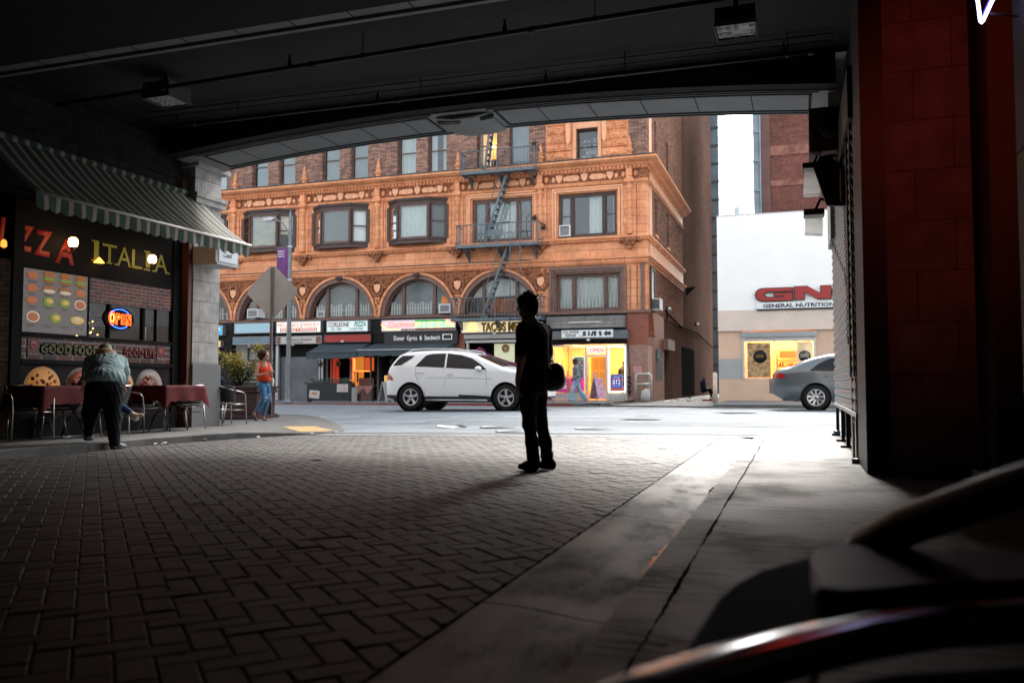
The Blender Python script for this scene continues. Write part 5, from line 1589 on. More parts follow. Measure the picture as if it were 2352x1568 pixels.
# hanging baskets
leafm = pm('leaf_green', (.06,.11,.03), .6, col2=(.12,.16,.05), scale=9)
def leafball(c, r, n, s_, seed=0, flat=1.0, zmin=None):
 q = random.Random(seed); mb = MB()
 for _ in range(n):
  while True:
   p = Vector((q.uniform(-1,1), q.uniform(-1,1), q.uniform(-1,1)))
   if p.length < 1: break
  p = Vector((c[0] + p.x*r[0], c[1] + p.y*r[1], c[2] + p.z*r[2]))
  a = Euler((q.uniform(-1.2,1.2), q.uniform(-1.2,1.2), q.uniform(0,6.3))).to_matrix()
  L = s_ * q.uniform(.6, 1.3); W = L * .42
  pts = [(0,-L/2,0), (W/2,-L*.05,L*.08), (0,L/2,0), (-W/2,-L*.05,L*.08)]
  v = [mb.bm.verts.new(p + a @ Vector(k)) for k in pts]
  mb.bm.faces.new([v[0],v[1],v[2]]); mb.bm.faces.new([v[0],v[2],v[3]])
 return mb
for x, z, lab in ((-20.95, 1.78, 'hanging basket of trailing leaves in the orange doorway'), (-21.95, 1.78, 'hanging basket of leaves by the roller shutter'), (-18.05, 1.85, 'hanging basket of leaves behind the white car')):
 t = thing('hanging_basket', lab, 'plant', (x*.985, 35.45, z), group='hanging baskets under the awnings')
 X_ = x * .985
 leafball((X_, 35.45, z), (.15,.15,.2), 110, .09, int(-x*10)).build('foliage', leafm, t)
 MB().lathe([(.02,-.02), (.10,.02), (.12,.1)], (X_, 35.45, z-.1), 10).build('pot', blackp, t)
 MB().tube([(X_, 35.45, z), (X_, 35.45, 2.3)], .006, 5).build('wire', blackp, t)
# awnings
aw_m = pm('awning_slate', (.032,.050,.062), .65, var=.25, scale=2.5)
def awning(label, x0, x1, xf0, xf1, zt, zf, y1, val=.28, bar=True):
 t = thing('awning', label, 'awning', ((x0+x1)/2, YF, zf), group='dark fabric awnings over the restaurant front')
 mb = MB()
 n = 14
 mb.grid(lambda i, j: (x0+(x1-x0)*i + ((xf0+(xf1-xf0)*i) - (x0+(x1-x0)*i))*j, (YF-.05) + (y1-YF+.05)*j, zt + (zf-zt)*j - .05*math.sin(j*PI) * (1 if 0 < i < 1 else .2)), n, 8)
 mb.build('canopy', aw_m, t)
 mb = MB(); mb.grid(lambda i, j: (xf0+(xf1-xf0)*i, y1 + .01*math.sin(i*30), zf - val*j*(1 + .06*math.sin(i*45))), 30, 2); mb.build('valance', aw_m, t)
 for xa, xb in ((x0, xf0), (x1, xf1)):
  MB().face and None
  m_ = MB(); m_.face([(xa, YF-.05, zt), (xb, y1, zf), (xb, y1, zf-val*.8), (xa, YF-.05, zf-val*.5)]); m_.build('side_panel', aw_m, t)
 MB().tube([(xf0, y1-.01, zf), (xf1, y1-.01, zf)], .018, 8).build('front_bar', pm('bar_pale', (.55,.57,.58), .4) if bar else aw_m, t)
 return t
awning('dark slate awning over the restaurant doorway, the left of two', Q(-21.78,36), Q(-19.2,36), Q(-22.75,34.6), Q(-20.0,34.6), 2.80, QZ(2.33,34.6), 34.6, bar=False)
awning('long dark slate awning with a pale front bar behind the white car roof', -18.95, -14.78, Q(-19.95,34.6), Q(-15.5,34.6), 2.72, QZ(2.43,34.6), 34.6)
# taco shop interior
mb = MB(); mb.box(-14.36, -10.62, YF + 1.8, YF + 1.9, -.1, 2.9); part('taco_back', mb, inner_d)
mb = MB(); mb.box(-14.40, -10.6, YF - .12, YF + .1, 2.86, 3.08); part('roller_box', mb, pm('roller_grey', (.42,.41,.39), .5, var=.1, scale=3))
mb = MB(); mb.box(-14.36, -10.62, YF - .05, YF + .1, 2.68, 2.80); mb.box(-14.30, -14.2, YF - .05, YF + .1, 0, 2.68); part('shop_frame', mb, pm('rail_light', (.45,.44,.42), .4, metal=.3))
t = thing('taco_poster', 'pale green window panel with a round cartoon-free emblem in the taco shop'.replace(' cartoon-free', ' coloured'), 'poster', (-12.5, YF + .3, 1.5))
MB().box(-13.07, -12.1, YF + .3, YF + .33, .9, 2.64).build('sheet', pm('poster_green_grey', (.34,.36,.26), .6, var=.15, scale=2, emit=(.9,.9,.6), es=.10), t)
MB().lathe([(.16,0), (.19,0), (.19,-.006), (.16,-.006)], (-12.52, YF + .295, 2.42), 24, 'y').build('ring', pm('emblem_brown', (.3,.15,.05), .5), t)
MB().ell((-12.52, YF+.29, 2.43), (.09,.01,.11)).build('emblem', pm('emblem_mixed', (.6,.4,.25), .5, col2=(.2,.08,.05), scale=14), t)
MB().box(-12.9, -12.3, YF + .285, YF + .295, 1.2, 1.5).build('emblem', pm('emblem_orange', (.5,.2,.08), .5, col2=(.2,.05,.03), scale=9), t)
# phone shop: aluminium front, lit orange room
alu = pm('alu_light', (.55,.55,.54), .35, metal=.4)
room_o = pm('phone_room', (.88,.52,.20), .7, var=.05, scale=1)
mb = MB()
mb.box(-10.28, -6.9, YF + 3.0, YF + 3.1, .1, 2.6); mb.box(-10.36, -10.3, YF + .3, YF + 3, .1, 2.6); mb.box(-6.9, -6.84, YF + 1.2, YF + 3, .1, 2.6); mb.box(-10.3, -6.9, YF + .2, YF + 3.05, 2.56, 2.62); mb.box(-10.3, -6.9, YF+.2, YF+3.05, .0, .10)
part('phone_shop_room', mb, room_o)
mb = MB()
for y in (YF + .8, YF + 1.8): mb.box(-9.9, -7.2, y, y + .14, 2.52, 2.555)
part('room_light', mb, emat('room_tube', (1.0,.60,.22), 17))
mb = MB()
yA = YF + .02
for x0, x1 in ((-10.28,-10.2), (-8.76,-8.68), (-7.80,-7.72), (-6.98,-6.91)): mb.box(x0, x1, yA, yA+.12, .12, 2.52)
mb.box(-10.2, -8.76, yA, yA+.12, 2.44, 2.52); mb.box(-8.68, -7.80, yA, yA+.12, 2.44, 2.52); mb.box(-7.72, -6.98, yA, yA+.12, 2.44, 2.52)
mb.box(-8.68, -7.80, yA, yA+.12, 2.0, 2.08)
part('shopfront_frame', mb, alu)
mb = MB(); mb.box(-10.2, -8.76, yA+.02, yA+.1, .12, .42); mb.box(-7.72, -6.98, yA+.02, yA+.1, .12, .42); part('stall_riser', mb, pm('riser_grey', (.36,.35,.33), .6, var=.12, scale=3))
for a_, b_ in ((-10.2,-8.76), (-7.72,-6.98)):
 mb = MB(); mb.box(a_, b_, yA+.05, yA+.056, .43, 2.43); part('shop_window', mb, glassm('shop_glass', (1,1,1), .05))
# door, standing ajar behind its frame
dr = MB(); dr.box(-8.62, -7.86, YF+.55, YF+.6, .13, 2.0); dd = part('door', dr, pm('door_orange', (.70,.28,.03), .6, emit=(1,.42,.05), es=.06))
for z0, z1 in ((.25,.8), (.95,1.3), (1.45,1.88)):
 for x0, x1 in ((-8.52,-8.28), (-8.2,-7.96)):
  MB().box(x0, x1, YF+.535, YF+.549, z0, z1).build('door_panel', pm('door_orange2', (.60,.23,.02), .6, emit=(1,.4,.05), es=.05), dd)
MB().box(-8.65, -8.62, YF+.05, YF+.1, .13, 2.0).box(-7.86, -7.83, YF+.05, YF+.1, .13, 2.0).build('door_frame', alu, dd)
t = thing('open_sign', 'white glowing sign with red capitals over the phone shop door', 'sign', (-8.2, YF, 2.1))
MB().box(-8.60, -7.88, YF-.03, YF+.01, 2.13, 2.42).build('panel', emat('open_white', (1,.90,.84), .26), t)
text('OPEN', (-8.53, YF-.034, 2.19), EX, EZ, .17, emat('open_red', (1,.04,.02), .2), t, width=.60, offset=.01)
# led strip round the right window
t = thing('led_border', 'white led strip outlining the right phone shop window', 'light strip', (-7.35, YF, .44))
MB().tube([(-7.70, YF-.0, .47), (-7.70, YF-.0, 2.42), (-7.0, YF-.0, 2.42), (-7.0, YF-.0, .47), (-7.70, YF-.0, .47)], .016, 6).build('tube', emat('led_white', (1,.97,.95), 2), t)
# posters at the phone shop
def poster(label, x0, x1, z0, z1, m, y=YF - .0, name='poster', d=.012, frame=None):
 t = thing(name, label, 'poster', ((x0+x1)/2, y, z0))
 MB().box(x0, x1, y, y+d, z0, z1).build('sheet', m, t)
 if frame:
  mb = MB(); w_ = .03
  mb.box(x0-w_, x0, y-.01, y+d, z0-w_, z1+w_); mb.box(x1, x1+w_, y-.01, y+d, z0-w_, z1+w_); mb.box(x0, x1, y-.01, y+d, z0-w_, z0); mb.box(x0, x1, y-.01, y+d, z1, z1+w_); mb.build('frame', frame, t)
 return t
purp = pm('poster_purple', (.34,.02,.20), .5, emit=(.8,.05,.4), es=.03)
t = poster('purple prepaid price poster low in the left phone shop window', -10.1, -9.55, .45, 1.13, purp)
text('PREPAID', (-9.93, YF-.006, .97), EX, EZ, .07, wht, t, width=.34, offset=.01); text('$50', (-9.86, YF-.006, .60), EX, EZ, .16, wht, t, width=.28, offset=.01)
for k, z in enumerate((.88, .82)): MB().box(-9.9, -9.6, YF-.008, YF-.002, z, z+.02).build('text_line', wht, t)
t = poster('bright magenta poster behind the walking man in the phone shop window', -9.42, -8.80, .50, 1.08, pm('poster_magenta', (.70,.03,.28), .5, emit=(1,.05,.4), es=.04))
t = poster('blue poster with a large white price in the right phone shop window', -7.60, -7.12, .52, 1.20, pm('poster_blue', (.03,.05,.22), .5, emit=(.1,.15,.8), es=.08), y=YF-.02, frame=pm('frame_silver', (.5,.48,.42), .4, metal=.5))
text('$12', (-7.53, YF-.028, .80), EX, EZ, .20, wht, t, width=.34, offset=.02)
MB().box(-7.60, -7.12, YF-.03, YF-.021, .52, .62).build('strip', pm('strip_orange', (.75,.15,.03), .5), t)
text('unlimited', (-7.50, YF-.028, 1.08), EX, EZ, .05, wht, t, width=.28); text('DATA TALK TEXT', (-7.54, YF-.028, .70), EX, EZ, .035, wht, t, width=.36)
MB().box(-7.52, -7.2, YF-.03, YF-.024, 1.01, 1.05).build('strip', redt, t)
MB().lathe([(0,0), (.055,0), (.055,-.006), (0,-.006)], (-7.18, YF-.025, .95), 14, 'y').build('badge', redt, t)
t = thing('phone_display', 'big white cardboard phone standing in the window behind the walking man', 'display', (-9.05, YF + .2, .9))
MB().box(-9.34, -8.80, YF+.16, YF+.2, .95, 2.02).build('body', pm('phone_white', (.75,.76,.74), .4, emit=(1,1,1), es=.1), t)
MB().box(-9.29, -8.85, YF+.15, YF+.159, 1.03, 1.98).build('screen', pm('phone_screen', (.03,.06,.07), .3, col2=(.10,.20,.22), scale=6), t)
q = random.Random(4)
for r_ in range(5):
 for c_ in range(4):
  MB().box(-9.26 + c_*.10, -9.19 + c_*.10, YF+.144, YF+.149, 1.85 - r_*.13, 1.92 - r_*.13).build('app_icon', pm('icon_%d' % q.randint(0, 3), ((.5,.1,.1), (.1,.4,.5), (.7,.7,.7), (.1,.5,.2))[q.randint(0, 3)], .5), t)
# inside the shop
mb = MB(); mb.box(-10.15, -9.4, YF+1.6, YF+2.0, .1, 1.05); part('shop_counter', mb, pm('counter_dark', (.10,.05,.03), .6))
q = random.Random(9); mb = MB()
for k in range(24):
 x = -10.15 + q.uniform(0, 1.1); z = q.uniform(1.0, 1.5); mb.box(x, x + .09, YF+1.7, YF+1.75, z, z + q.uniform(.08,.16))
part('wall_stock', mb, pm('stock_mixed', (.5,.4,.3), .6, col2=(.08,.04,.04), scale=9))
mb = MB(); mb.tube([(-10.1,YF+.4,2.4), (-9.95,YF+.4,2.2), (-9.85,YF+.4,2.3), (-9.75,YF+.4,2.15), (-9.95,YF+.4,1.6), (-9.98,YF+.4,1.1)], .008, 5); mb.tube([(-9.9,YF+.4,2.45), (-9.7,YF+.4,2.2), (-9.6,YF+.4,2.35)], .008, 5); part('loose_cable', mb, blackp)
# fittings at the corner
t = poster('small red enamel notice with white lines on the corner stone', -6.68, -6.18, 1.28, 1.58, pm('notice_red', (.34,.07,.06), .6), y=YF-.045)
for k in range(4): MB().box(-6.64, -6.24, YF-.05, YF-.046, 1.52 - k*.075, 1.545 - k*.075).build('text_line', pm('dull_white', (.6,.55,.5), .6), t)
t = thing('fire_standpipe', 'row of dark valve caps on the corner stone beside the phone shop', 'valve', (-6.8, YF - .1, .35))
for k in range(4): MB().lathe([(.0,-.10), (.05,-.10), (.075,-.07), (.085,0), (.06,.06)], (-6.80, YF-.12, .52 + k*.20), 12, 'y').build('cap', pm('valve_dark', (.05,.03,.025), .4, metal=.3), t)
MB().tube([(-6.80, YF-.06, .3), (-6.80, YF-.06, 1.4), (-6.86, YF-.06, 2.6)], .03, 8).build('pipe', pm('valve_dark', (.05,.03,.025), .4), t)
t = thing('pipe_guard', 'grey bent-pipe guard rail standing at the building corner', 'guard rail', (-6.15, 35.45, .1))
gm = pm('galvanised', (.42,.40,.38), .45, metal=.4, var=.2, scale=6)
MB().tube([(-6.42,35.45,.1), (-6.42,35.45,1.10), (-6.38,35.45,1.19), (-6.30,35.45,1.22), (-5.90,35.45,1.22), (-5.82,35.45,1.19), (-5.78,35.45,1.10), (-5.78,35.45,.1)], .055, 10).build('hoop', gm, t)
MB().tube([(-6.40,35.45,.80), (-5.80,35.45,.80)], .05, 10).build('crossbar', gm, t)
MB().lathe([(.24,0), (.25,.25), (.21,.42), (.10,.5), (0,.52)], (-6.0, 35.55, .09), 14).build('concrete_foot', pm('rough_concrete', (.42,.40,.37), .9, var=.2, scale=6, bump=.6), t)
# left neighbour signs glimpsed past the pillar
t, a, b, c, d = signbox('blue number sign seen just past the stone pillar', -28.9, -27.65, 3.28, 3.80, yS, pm('sign_cyan', (.01,.20,.34), .5, emit=(.05,.5,.8), es=.15))
text('1366', (b-.62, yS+.006, c+.06), EX, EZ, .10, wht, t, width=.3, ext=.005)
MB().lathe([(.10,0), (.13,0), (.13,-.008), (.10,-.008)], (b-.30, yS+.006, c+.32), 18, 'y').build('swirl', wht, t)
t, a, b, c, d = signbox('yellow box sign with a black disc seen just past the stone pillar', -28.9, -27.75, 2.68, 3.02, yS, pm('sign_amber', (.65,.33,.03), .5, emit=(1,.5,.05), es=.15))
MB().lathe([(.0,0), (.07,0), (.07,-.008), (0,-.008)], (b-.22, yS+.006, c+.19), 16, 'y').build('disc', dkt, t)
# air conditioners
acm = pm('ac_white', (.62,.63,.62), .5, var=.1, scale=5); acd = pm('ac_grille', (.06,.065,.07), .5)
def ac(label, x, z, y, w_=.55, h_=.42, side=False, d=.35):
 t = thing('air_conditioner', label, 'air conditioner', (x, y, z), group='window air conditioners')
 if not side:
  MB().box(x-w_/2, x+w_/2, y-d, y+.1, z, z+h_).build('casing', acm, t)
  MB().box(x-w_/2+.05, x+w_/2-.05, y-d-.006, y-d-.001, z+.05, z+h_-.05).build('grille', acd, t)
  mb = MB()
  for k in range(4): mb.box(x-w_/2+.05, x+w_/2-.05, y-d-.014, y-d-.007, z+.09+k*.08, z+.105+k*.08)
  mb.build('louvre', acm, t)
 else:
  MB().box(x, x+d, y-w_/2, y+w_/2, z, z+h_).build('casing', acm, t)
  MB().box(x+.04, x+d-.04, y-w_/2-.008, y-w_/2-.001, z+.04, z+h_-.04).build('grille', acd, t)
 return t
ac('white air conditioner in the left cell of the end-bay window, third floor', -9.64, 7.33, YF+.2, .50, .50, d=.25)
ac('white air conditioner low in the arch left of the diamond road sign', -26.02*.985, 4.12, YF+.15, .62, .42, d=.5)
ac('white air conditioner under an orange panel in the arch left of the fire escape', -15.35, 4.08, YF+.15, .55, .42, d=.3)
mb = MB(); mb.box(-15.62, -15.08, YF+.16, YF+.22, 4.55, 4.88); part('orange_board', mb, pm('orange_board', (.62,.20,.04), .6))
ac('small grey air conditioner behind the dusty glass of the central-left arch', -22.1, 4.08, YF+.26, .42, .28, d=.0+.02)
ac('white air conditioner hanging on the alley side window bracket', -5.97, 37.05 and 4.02, 37.0, .7, .5, side=True, d=.42)
for x, z in ((-11.0, 11.55), (-10.98, 8.2), (-10.55, 7.75)):
 t = thing('flood_lamp', {11.55: 'small dark lamp on the fourth floor brick by the fire escape', 8.2: 'small dark lamp on the wall beside the third floor fire escape rail', 7.75: 'small dark lamp low on the pilaster right of the fire escape'}[z], 'lamp', (x, YF-.2, z), group='small dark facade lamps')
 MB().ell((x, YF-.25, z), (.11,.13,.10), (.5,0,0)).build('head', blackp, t); MB().tube([(x, YF, z+.15), (x, YF-.12, z+.15), (x, YF-.2, z+.05)], .03, 6).build('bracket', blackp, t)

# ================================================================ fire escape
fe = thing('fire_escape', 'grey-blue iron fire escape zigzagging down the terracotta front', 'fire escape', (-12.6, 35.6, 3.8))
def platform(x0, x1, zf, y0=35.02, rail=.92, hole=None):
 mb = MB()
 mb.box(x0, x1, y0, y0+.05, zf-.11, zf+.02); mb.box(x0, x0+.05, y0+.05, YF, zf-.11, zf+.02); mb.box(x1-.05, x1, y0+.05, YF, zf-.11, zf+.02)
 y = y0 + .09
 while y < YF - .06: mb.box(x0+.05, x1-.05, y, y+.045, zf-.02, zf+.005); y += .085
 k = x0 + .5
 while k < x1 - .2: mb.box(k, k+.04, y0+.05, YF-.02, zf-.10, zf-.021); k += .8
 f = mb.build('platform', iron_b, fe)
 mb = MB()
 for zz in (zf+rail, ): mb.tube([(x0,YF-.15,zz), (x0,y0+.02,zz), (x1,y0+.02,zz), (x1,YF-.15,zz)], .028, 6)
 n = int((x1-x0)/.16)
 for k in range(n+1):
  x = x0 + .02 + (x1-x0-.04)*k/n; mb.box(x-.009, x+.009, y0+.01, y0+.03, zf, zf+rail)
 for s_ in (x0+.02, x1-.02):
  for k in range(1, 5): mb.box(s_-.008, s_+.008, y0+.18*k-.008, y0+.18*k+.008, zf, zf+rail)
 for x in (x0, x1-.04, (x0+x1)/2): mb.box(x, x+.04, y0-.005, y0+.045, zf, zf+rail)
 mb.build('railing', iron_b, fe)
 mb = MB()
 for x in (x0+.3, (x0+x1)/2, x1-.3): mb.prism([(YF, zf-.12), (y0+.1, zf-.12), (y0+.15, zf-.18), (YF-.05, zf-.62), (YF, zf-.62)], 'x', x-.02, x+.02)
 mb.build('bracket', iron_b, fe)
platform(-14.28, -10.75, 10.33)
platform(-14.45, -10.62, 7.00)
platform(-14.70, -10.50, 3.72)
def stair(xt, zt, xb, zb, y=35.45, w_=.42):
 mb = MB(); d = Vector((xb-xt, 0, zb-zt)); L = d.length; u = d.normalized(); nrm = Vector((u.z, 0, -u.x))
 for yy in (y, y+w_):
  a = Vector((xt, yy, zt)); b = Vector((xb, yy, zb))
  vs = []
  for p in (a, b):
   for s_ in (-1, 1):
    for e in (0, .02): vs.append(p + nrm*.055*s_ + Vector((0, e, 0)))
  v = [mb.bm.verts.new(q_) for q_ in vs]
  for q4 in ((0,1,3,2), (4,6,7,5), (0,4,5,1), (2,3,7,6), (0,2,6,4), (1,5,7,3)): mb.bm.faces.new([v[k] for k in q4])
 n = int(L/.27)
 for k in range(1, n):
  p = Vector((xt,0,zt)) + u*(L*k/n); mb.box(p.x-.09, p.x+.09, y+.02, y+w_, p.z-.012, p.z+.012)
 mb.build('stair', iron_b, fe)
 mb = MB(); up = -nrm if nrm.z < 0 else nrm
 off = Vector((-.30, 0, .12)) if xb < xt else Vector((.3,0,.12))
 for yy in (y, ):
  a = Vector((xt, yy, zt)) + u*.1; b = Vector((xb, yy, zb)) - u*.1
  pts = [a, a + off*.7, a + off + u*.25, b + off - u*.3, b + off*.7, b]
  mb.tube(pts, .017, 6)
 mb.build('handrail', iron_b, fe)
stair(-12.80, 13.9, -13.25, 10.4)
stair(-12.18, 10.28, -13.28, 7.08)
stair(-12.15, 6.95, -13.35, 3.80)
mb = MB()
for x in (-11.86, -11.40): mb.tube([(x, 34.97, 8.6), (x, 34.97, 3.05)], .02, 6)
mb.tube([(-11.86,34.97,8.6), (-11.83,34.97,8.68), (-11.43,34.97,8.68), (-11.40,34.97,8.6)], .02, 6)
z = 3.2
while z < 7.0: mb.tube([(-11.86,34.97,z), (-11.40,34.97,z)], .012, 5); z += .3
mb.build('drop_ladder', iron_b, fe)
mb = MB(); mb.box(-12.9, -12.2, 34.96, 35.0, 7.35, 7.62); mb.tube([(-12.95,34.98,7.62), (-12.95,34.98,7.9), (-11.9,34.98,7.95)], .02, 6); mb.build('gate', iron_b, fe)

# ================================================================ pizza shop on the left of the passage (faces +X)
XW = -11.2
shop = thing('pizza_shop_front', 'dark brick-patterned pizza shop front with menu window under the striped awning', 'shop front', (XW, 11.4, 0))
sf = pm('shop_frame_black', (.004,.004,.004), .8)
dark_room = pm('dark_room', (.015,.013,.012), .9)
brk_l = brickm('left_print_brick', (.26,.05,.025), (.07,.025,.02), (.28,.26,.25), bw=.20, bh=.062, plane='yz', ms=.007, dirt=.2, bump=.1, rough=.45)
brk_b = brickm('left_print_brick_large', (.20,.05,.028), (.03,.025,.028), (.28,.26,.25), bw=.30, bh=.105, plane='yz', ms=.011, dirt=.2, bump=.1, rough=.45)
mb = MB()
mb.box(-11.3, XW, 8.6, 9.62, -.1, 3.62)                       # pier between the windows
mb.build('brick_pier', brickm('dark_brick_left2', (.09,.05,.03), (.05,.035,.025), (.03,.028,.025), plane='yz'), shop)
mb = MB()
mb.box(-11.3, XW + .03, 9.62, 9.80, -.1, 3.62); mb.box(-11.3, XW + .03, 13.08, 13.40, -.1, 3.62)
mb.box(-11.3, XW + .02, 9.80, 13.08, 2.58, 2.66); mb.box(-11.3, XW + .04, 9.80, 13.08, 1.52, 1.575); mb.box(-11.3, XW + .04, 9.80, 13.08, 1.10, 1.17)
mb.box(-11.3, XW + .03, 9.80, 13.08, -.1, .26)
mb.box(-11.3, XW + .02, 11.06, 11.09, 1.575, 2.58); mb.box(-11.3, XW+.02, 11.52, 11.56, 1.575, 2.16); mb.box(-11.3, XW+.02, 12.32, 12.37, 1.575, 2.16); mb.box(-11.3, XW+.01, 12.66, 12.68, 1.575, 2.16)
mb.build('frame', sf, shop)
mb = MB(); mb.box(-11.3, XW, 9.0, 13.40, 2.66, 3.62); mb.build('fascia', pm('fascia_black', (.006,.006,.006), .8, var=.3, scale=3), shop)
MB().box(-11.19, -11.02, 13.30, 13.40, -.05, 3.6).build('corner_panel', pm('brown_panel', (.09,.025,.012), .6), shop)
MB().box(-11.3, XW - .01, 11.09, 13.08, 2.17, 2.58).build('printed_brick', brk_l, shop)
MB().box(-11.3, XW - .01, 9.80, 13.08, 1.17, 1.52).build('printed_brick', brk_b, shop)
MB().box(-11.3, XW - .005, 9.80, 13.08, .26, 1.10).build('lower_panel', pm('panel_plum', (.010,.007,.008), .8, col2=(.03,.02,.022), scale=2), shop)
MB().box(XW - .02, XW - .015, 11.09, 13.08, 1.575, 2.16).build('service_window', glassm('left_glass', (.9,.9,.9), .0, .02, .12), shop)
mb = MB(); mb.box(-13.4, -13.3, 9.2, 14, .0, 3.3); mb.box(-13.3, -11.31, 9.2, 9.3, 0, 3.3); mb.box(-13.3, -11.31, 13.1, 13.2, 0, 3.3); mb.box(-13.3, -11.31, 9.3, 13.1, 2.9, 3.0); mb.box(-13.3, -11.31, 9.3, 13.1, 0, .1); mb.build('kitchen_room', pm('kitchen_wall', (.035,.022,.012), .9, var=.3, scale=2), shop)
# glimmering things inside
mb = MB(); q = random.Random(2)
for k in range(9): mb.box(-12.6, -12.5, 11.9 + q.uniform(0,.5), 12.2 + q.uniform(0,.6), 1.68 + k*.055, 1.69 + k*.055)
mb.build('kitchen_shelf', pm('shelf_tan', (.4,.3,.18), .5), shop)
mb = MB()
for k in range(9): mb.ell((-12.4, 12.0 + q.uniform(0, .75), q.uniform(1.66, 1.95)), (.018,.018,.018), nu=6, nv=4)
mb.build('lamp_glint', emat('warm_glint', (1,.6,.2), .8), shop)
mb = MB(); mb.box(-12.8, -12.7, 11.6, 12.9, 1.3, 1.9); mb.build('kitchen_counter', pm('kitchen_steel', (.06,.055,.05), .5, metal=.3), shop)

def P(y, z, dx=0): return (XW + dx, y, z)
# menu poster
mp = thing('menu_poster', 'backlit white menu poster with rows of burgers and sandwiches', 'poster', (XW, 10.46, 1.59))
MB().box(XW - .005, XW + .012, 9.81, 11.05, 1.59, 2.57).build('sheet', pm('menu_sheet', (.19,.155,.14), .5, col2=(.13,.115,.118), scale=3, emit=(.9,.8,.78), es=.012), mp)
bun = pm('food_bun', (.50,.20,.06), .6, col2=(.30,.09,.03), scale=30, emit=(1,.4,.12), es=.02); grn = pm('food_green', (.12,.22,.04), .6, col2=(.25,.3,.08), scale=40, emit=(.4,.6,.1), es=.04)
meat = pm('food_meat', (.30,.07,.03), .6, col2=(.45,.2,.08), scale=40, emit=(1,.3,.1), es=.04); yel = pm('food_yellow', (.65,.42,.10), .6, col2=(.5,.25,.05), scale=30, emit=(1,.7,.2), es=.06); crm = pm('food_cream', (.65,.55,.42), .6, emit=(1,.9,.7), es=.05)
def food(y, z, kind, s_=1.0):
 t = mp
 if kind == 'b':
  MB().ell(P(y, z+.03*s_, .016), (.006, .085*s_, .042*s_), nu=12, nv=8).build('bun', bun, t)
  MB().ell(P(y, z-.02*s_, .020), (.006, .09*s_, .020*s_), nu=12, nv=8).build('salad', grn, t)
  MB().ell(P(y, z-.04*s_, .014), (.006, .08*s_, .028*s_), nu=12, nv=8).build('bun', bun, t)
 elif kind == 'h':
  MB().ell(P(y, z, .016), (.006, .09*s_, .05*s_), nu=12, nv=8).build('bun', bun, t)
  MB().ell(P(y, z-.025, .020), (.006, .085*s_, .022*s_), nu=12, nv=8).build('filling', crm, t)
 elif kind == 'p':
  MB().ell(P(y, z, .014), (.005, .085*s_, .062*s_), nu=14, nv=8).build('plate', crm, t); MB().ell(P(y, z, .019), (.006, .066*s_, .046*s_), nu=14, nv=8).build('filling', meat, t)
 elif kind == 'g':
  MB().ell(P(y, z, .016), (.006, .08*s_, .058*s_), nu=12, nv=8).build('salad', grn, t); MB().ell(P(y+.01, z+.01, .021), (.006, .05*s_, .03*s_), nu=10, nv=6).build('filling', yel, t)
 elif kind == 'y':
  MB().ell(P(y, z, .016), (.006, .10*s_, .045*s_), nu=12, nv=8).build('pastry', yel, t); MB().ell(P(y, z+.01, .020), (.006, .05*s_, .022*s_), nu=10, nv=6).build('filling', crm, t)
 elif kind == 'm':
  MB().ell(P(y, z, .016), (.006, .075*s_, .045*s_), nu=12, nv=8).build('filling', meat, t)
rows = [(2.47, 'mbbb'), (2.275, 'mhhm'), (2.085, 'mggp')]
for z, ks in rows:
 for k, kd in enumerate(ks): food(9.97 + k*.31, z, kd, 1.4)
for y, kd in ((10.0,'p'), (10.42,'g'), (10.85,'y')): food(y, 1.83, kd, 1.45)
mb = MB(); q = random.Random(6)
for z in (2.37, 2.18, 1.985, 1.70):
 for k in range(4): w_ = q.uniform(.06, .1); y = 9.97 + k*.31; mb.box(XW+.012, XW+.014, y-w_, y+w_, z, z+.012); mb.box(XW+.012, XW+.014, y-w_*.6, y+w_*.6, z-.02, z-.012)
mb.build('caption_line', pm('caption_ink', (.10,.09,.09), .6), mp)
# banner
bn = thing('slogan_banner', 'brick-patterned slogan banner with green and red outlined capitals across the shop window', 'banner', (XW, 11.4, 1.18))
lg = pm('slogan_green', (.10,.12,.02), .5); lr = pm('slogan_red', (.20,.015,.012), .5); lo_ = pm('slogan_outline', (.01,.01,.01), .6)
for s_, y, w_, m_ in (('GOOD FOOD', 10.16, 1.17, lg), ('GOOD LIFE', 11.88, .78, lr)):
 text(s_, P(y, 1.27, .0), EY, EZ, .15, lo_, bn, width=w_, offset=.07)
 text(s_, P(y+.005, 1.275, .006), EY, EZ, .14, m_, bn, width=w_-.01, offset=.025)
text('Great', P(11.38, 1.30, .0), EY, EZ, .09, lr, bn, width=.3, shear=.3)
for y in (9.93, 12.70):
 MB().box(XW-.008, XW+.004, y, y+.19, 1.21, 1.50).build('emblem_field', pm('emblem_maroon', (.10,.01,.01), .5), bn)
 MB().lathe([(.05,0), (.06,0), (.06,.006), (.05,.006)], P(y+.095, 1.40, .005), 18, 'x').build('emblem_ring', pm('emblem_ring', (.4,.06,.05), .5), bn)
 MB().box(XW+.005, XW+.011, y+.06, y+.13, 1.385, 1.40).build('emblem', pm('dull_white', (.6,.55,.5), .6), bn)
 text('EST. 1984', P(y+.02, 1.235, .006), EY, EZ, .035, pm('dull_white', (.6,.55,.5), .6), bn, width=.15)
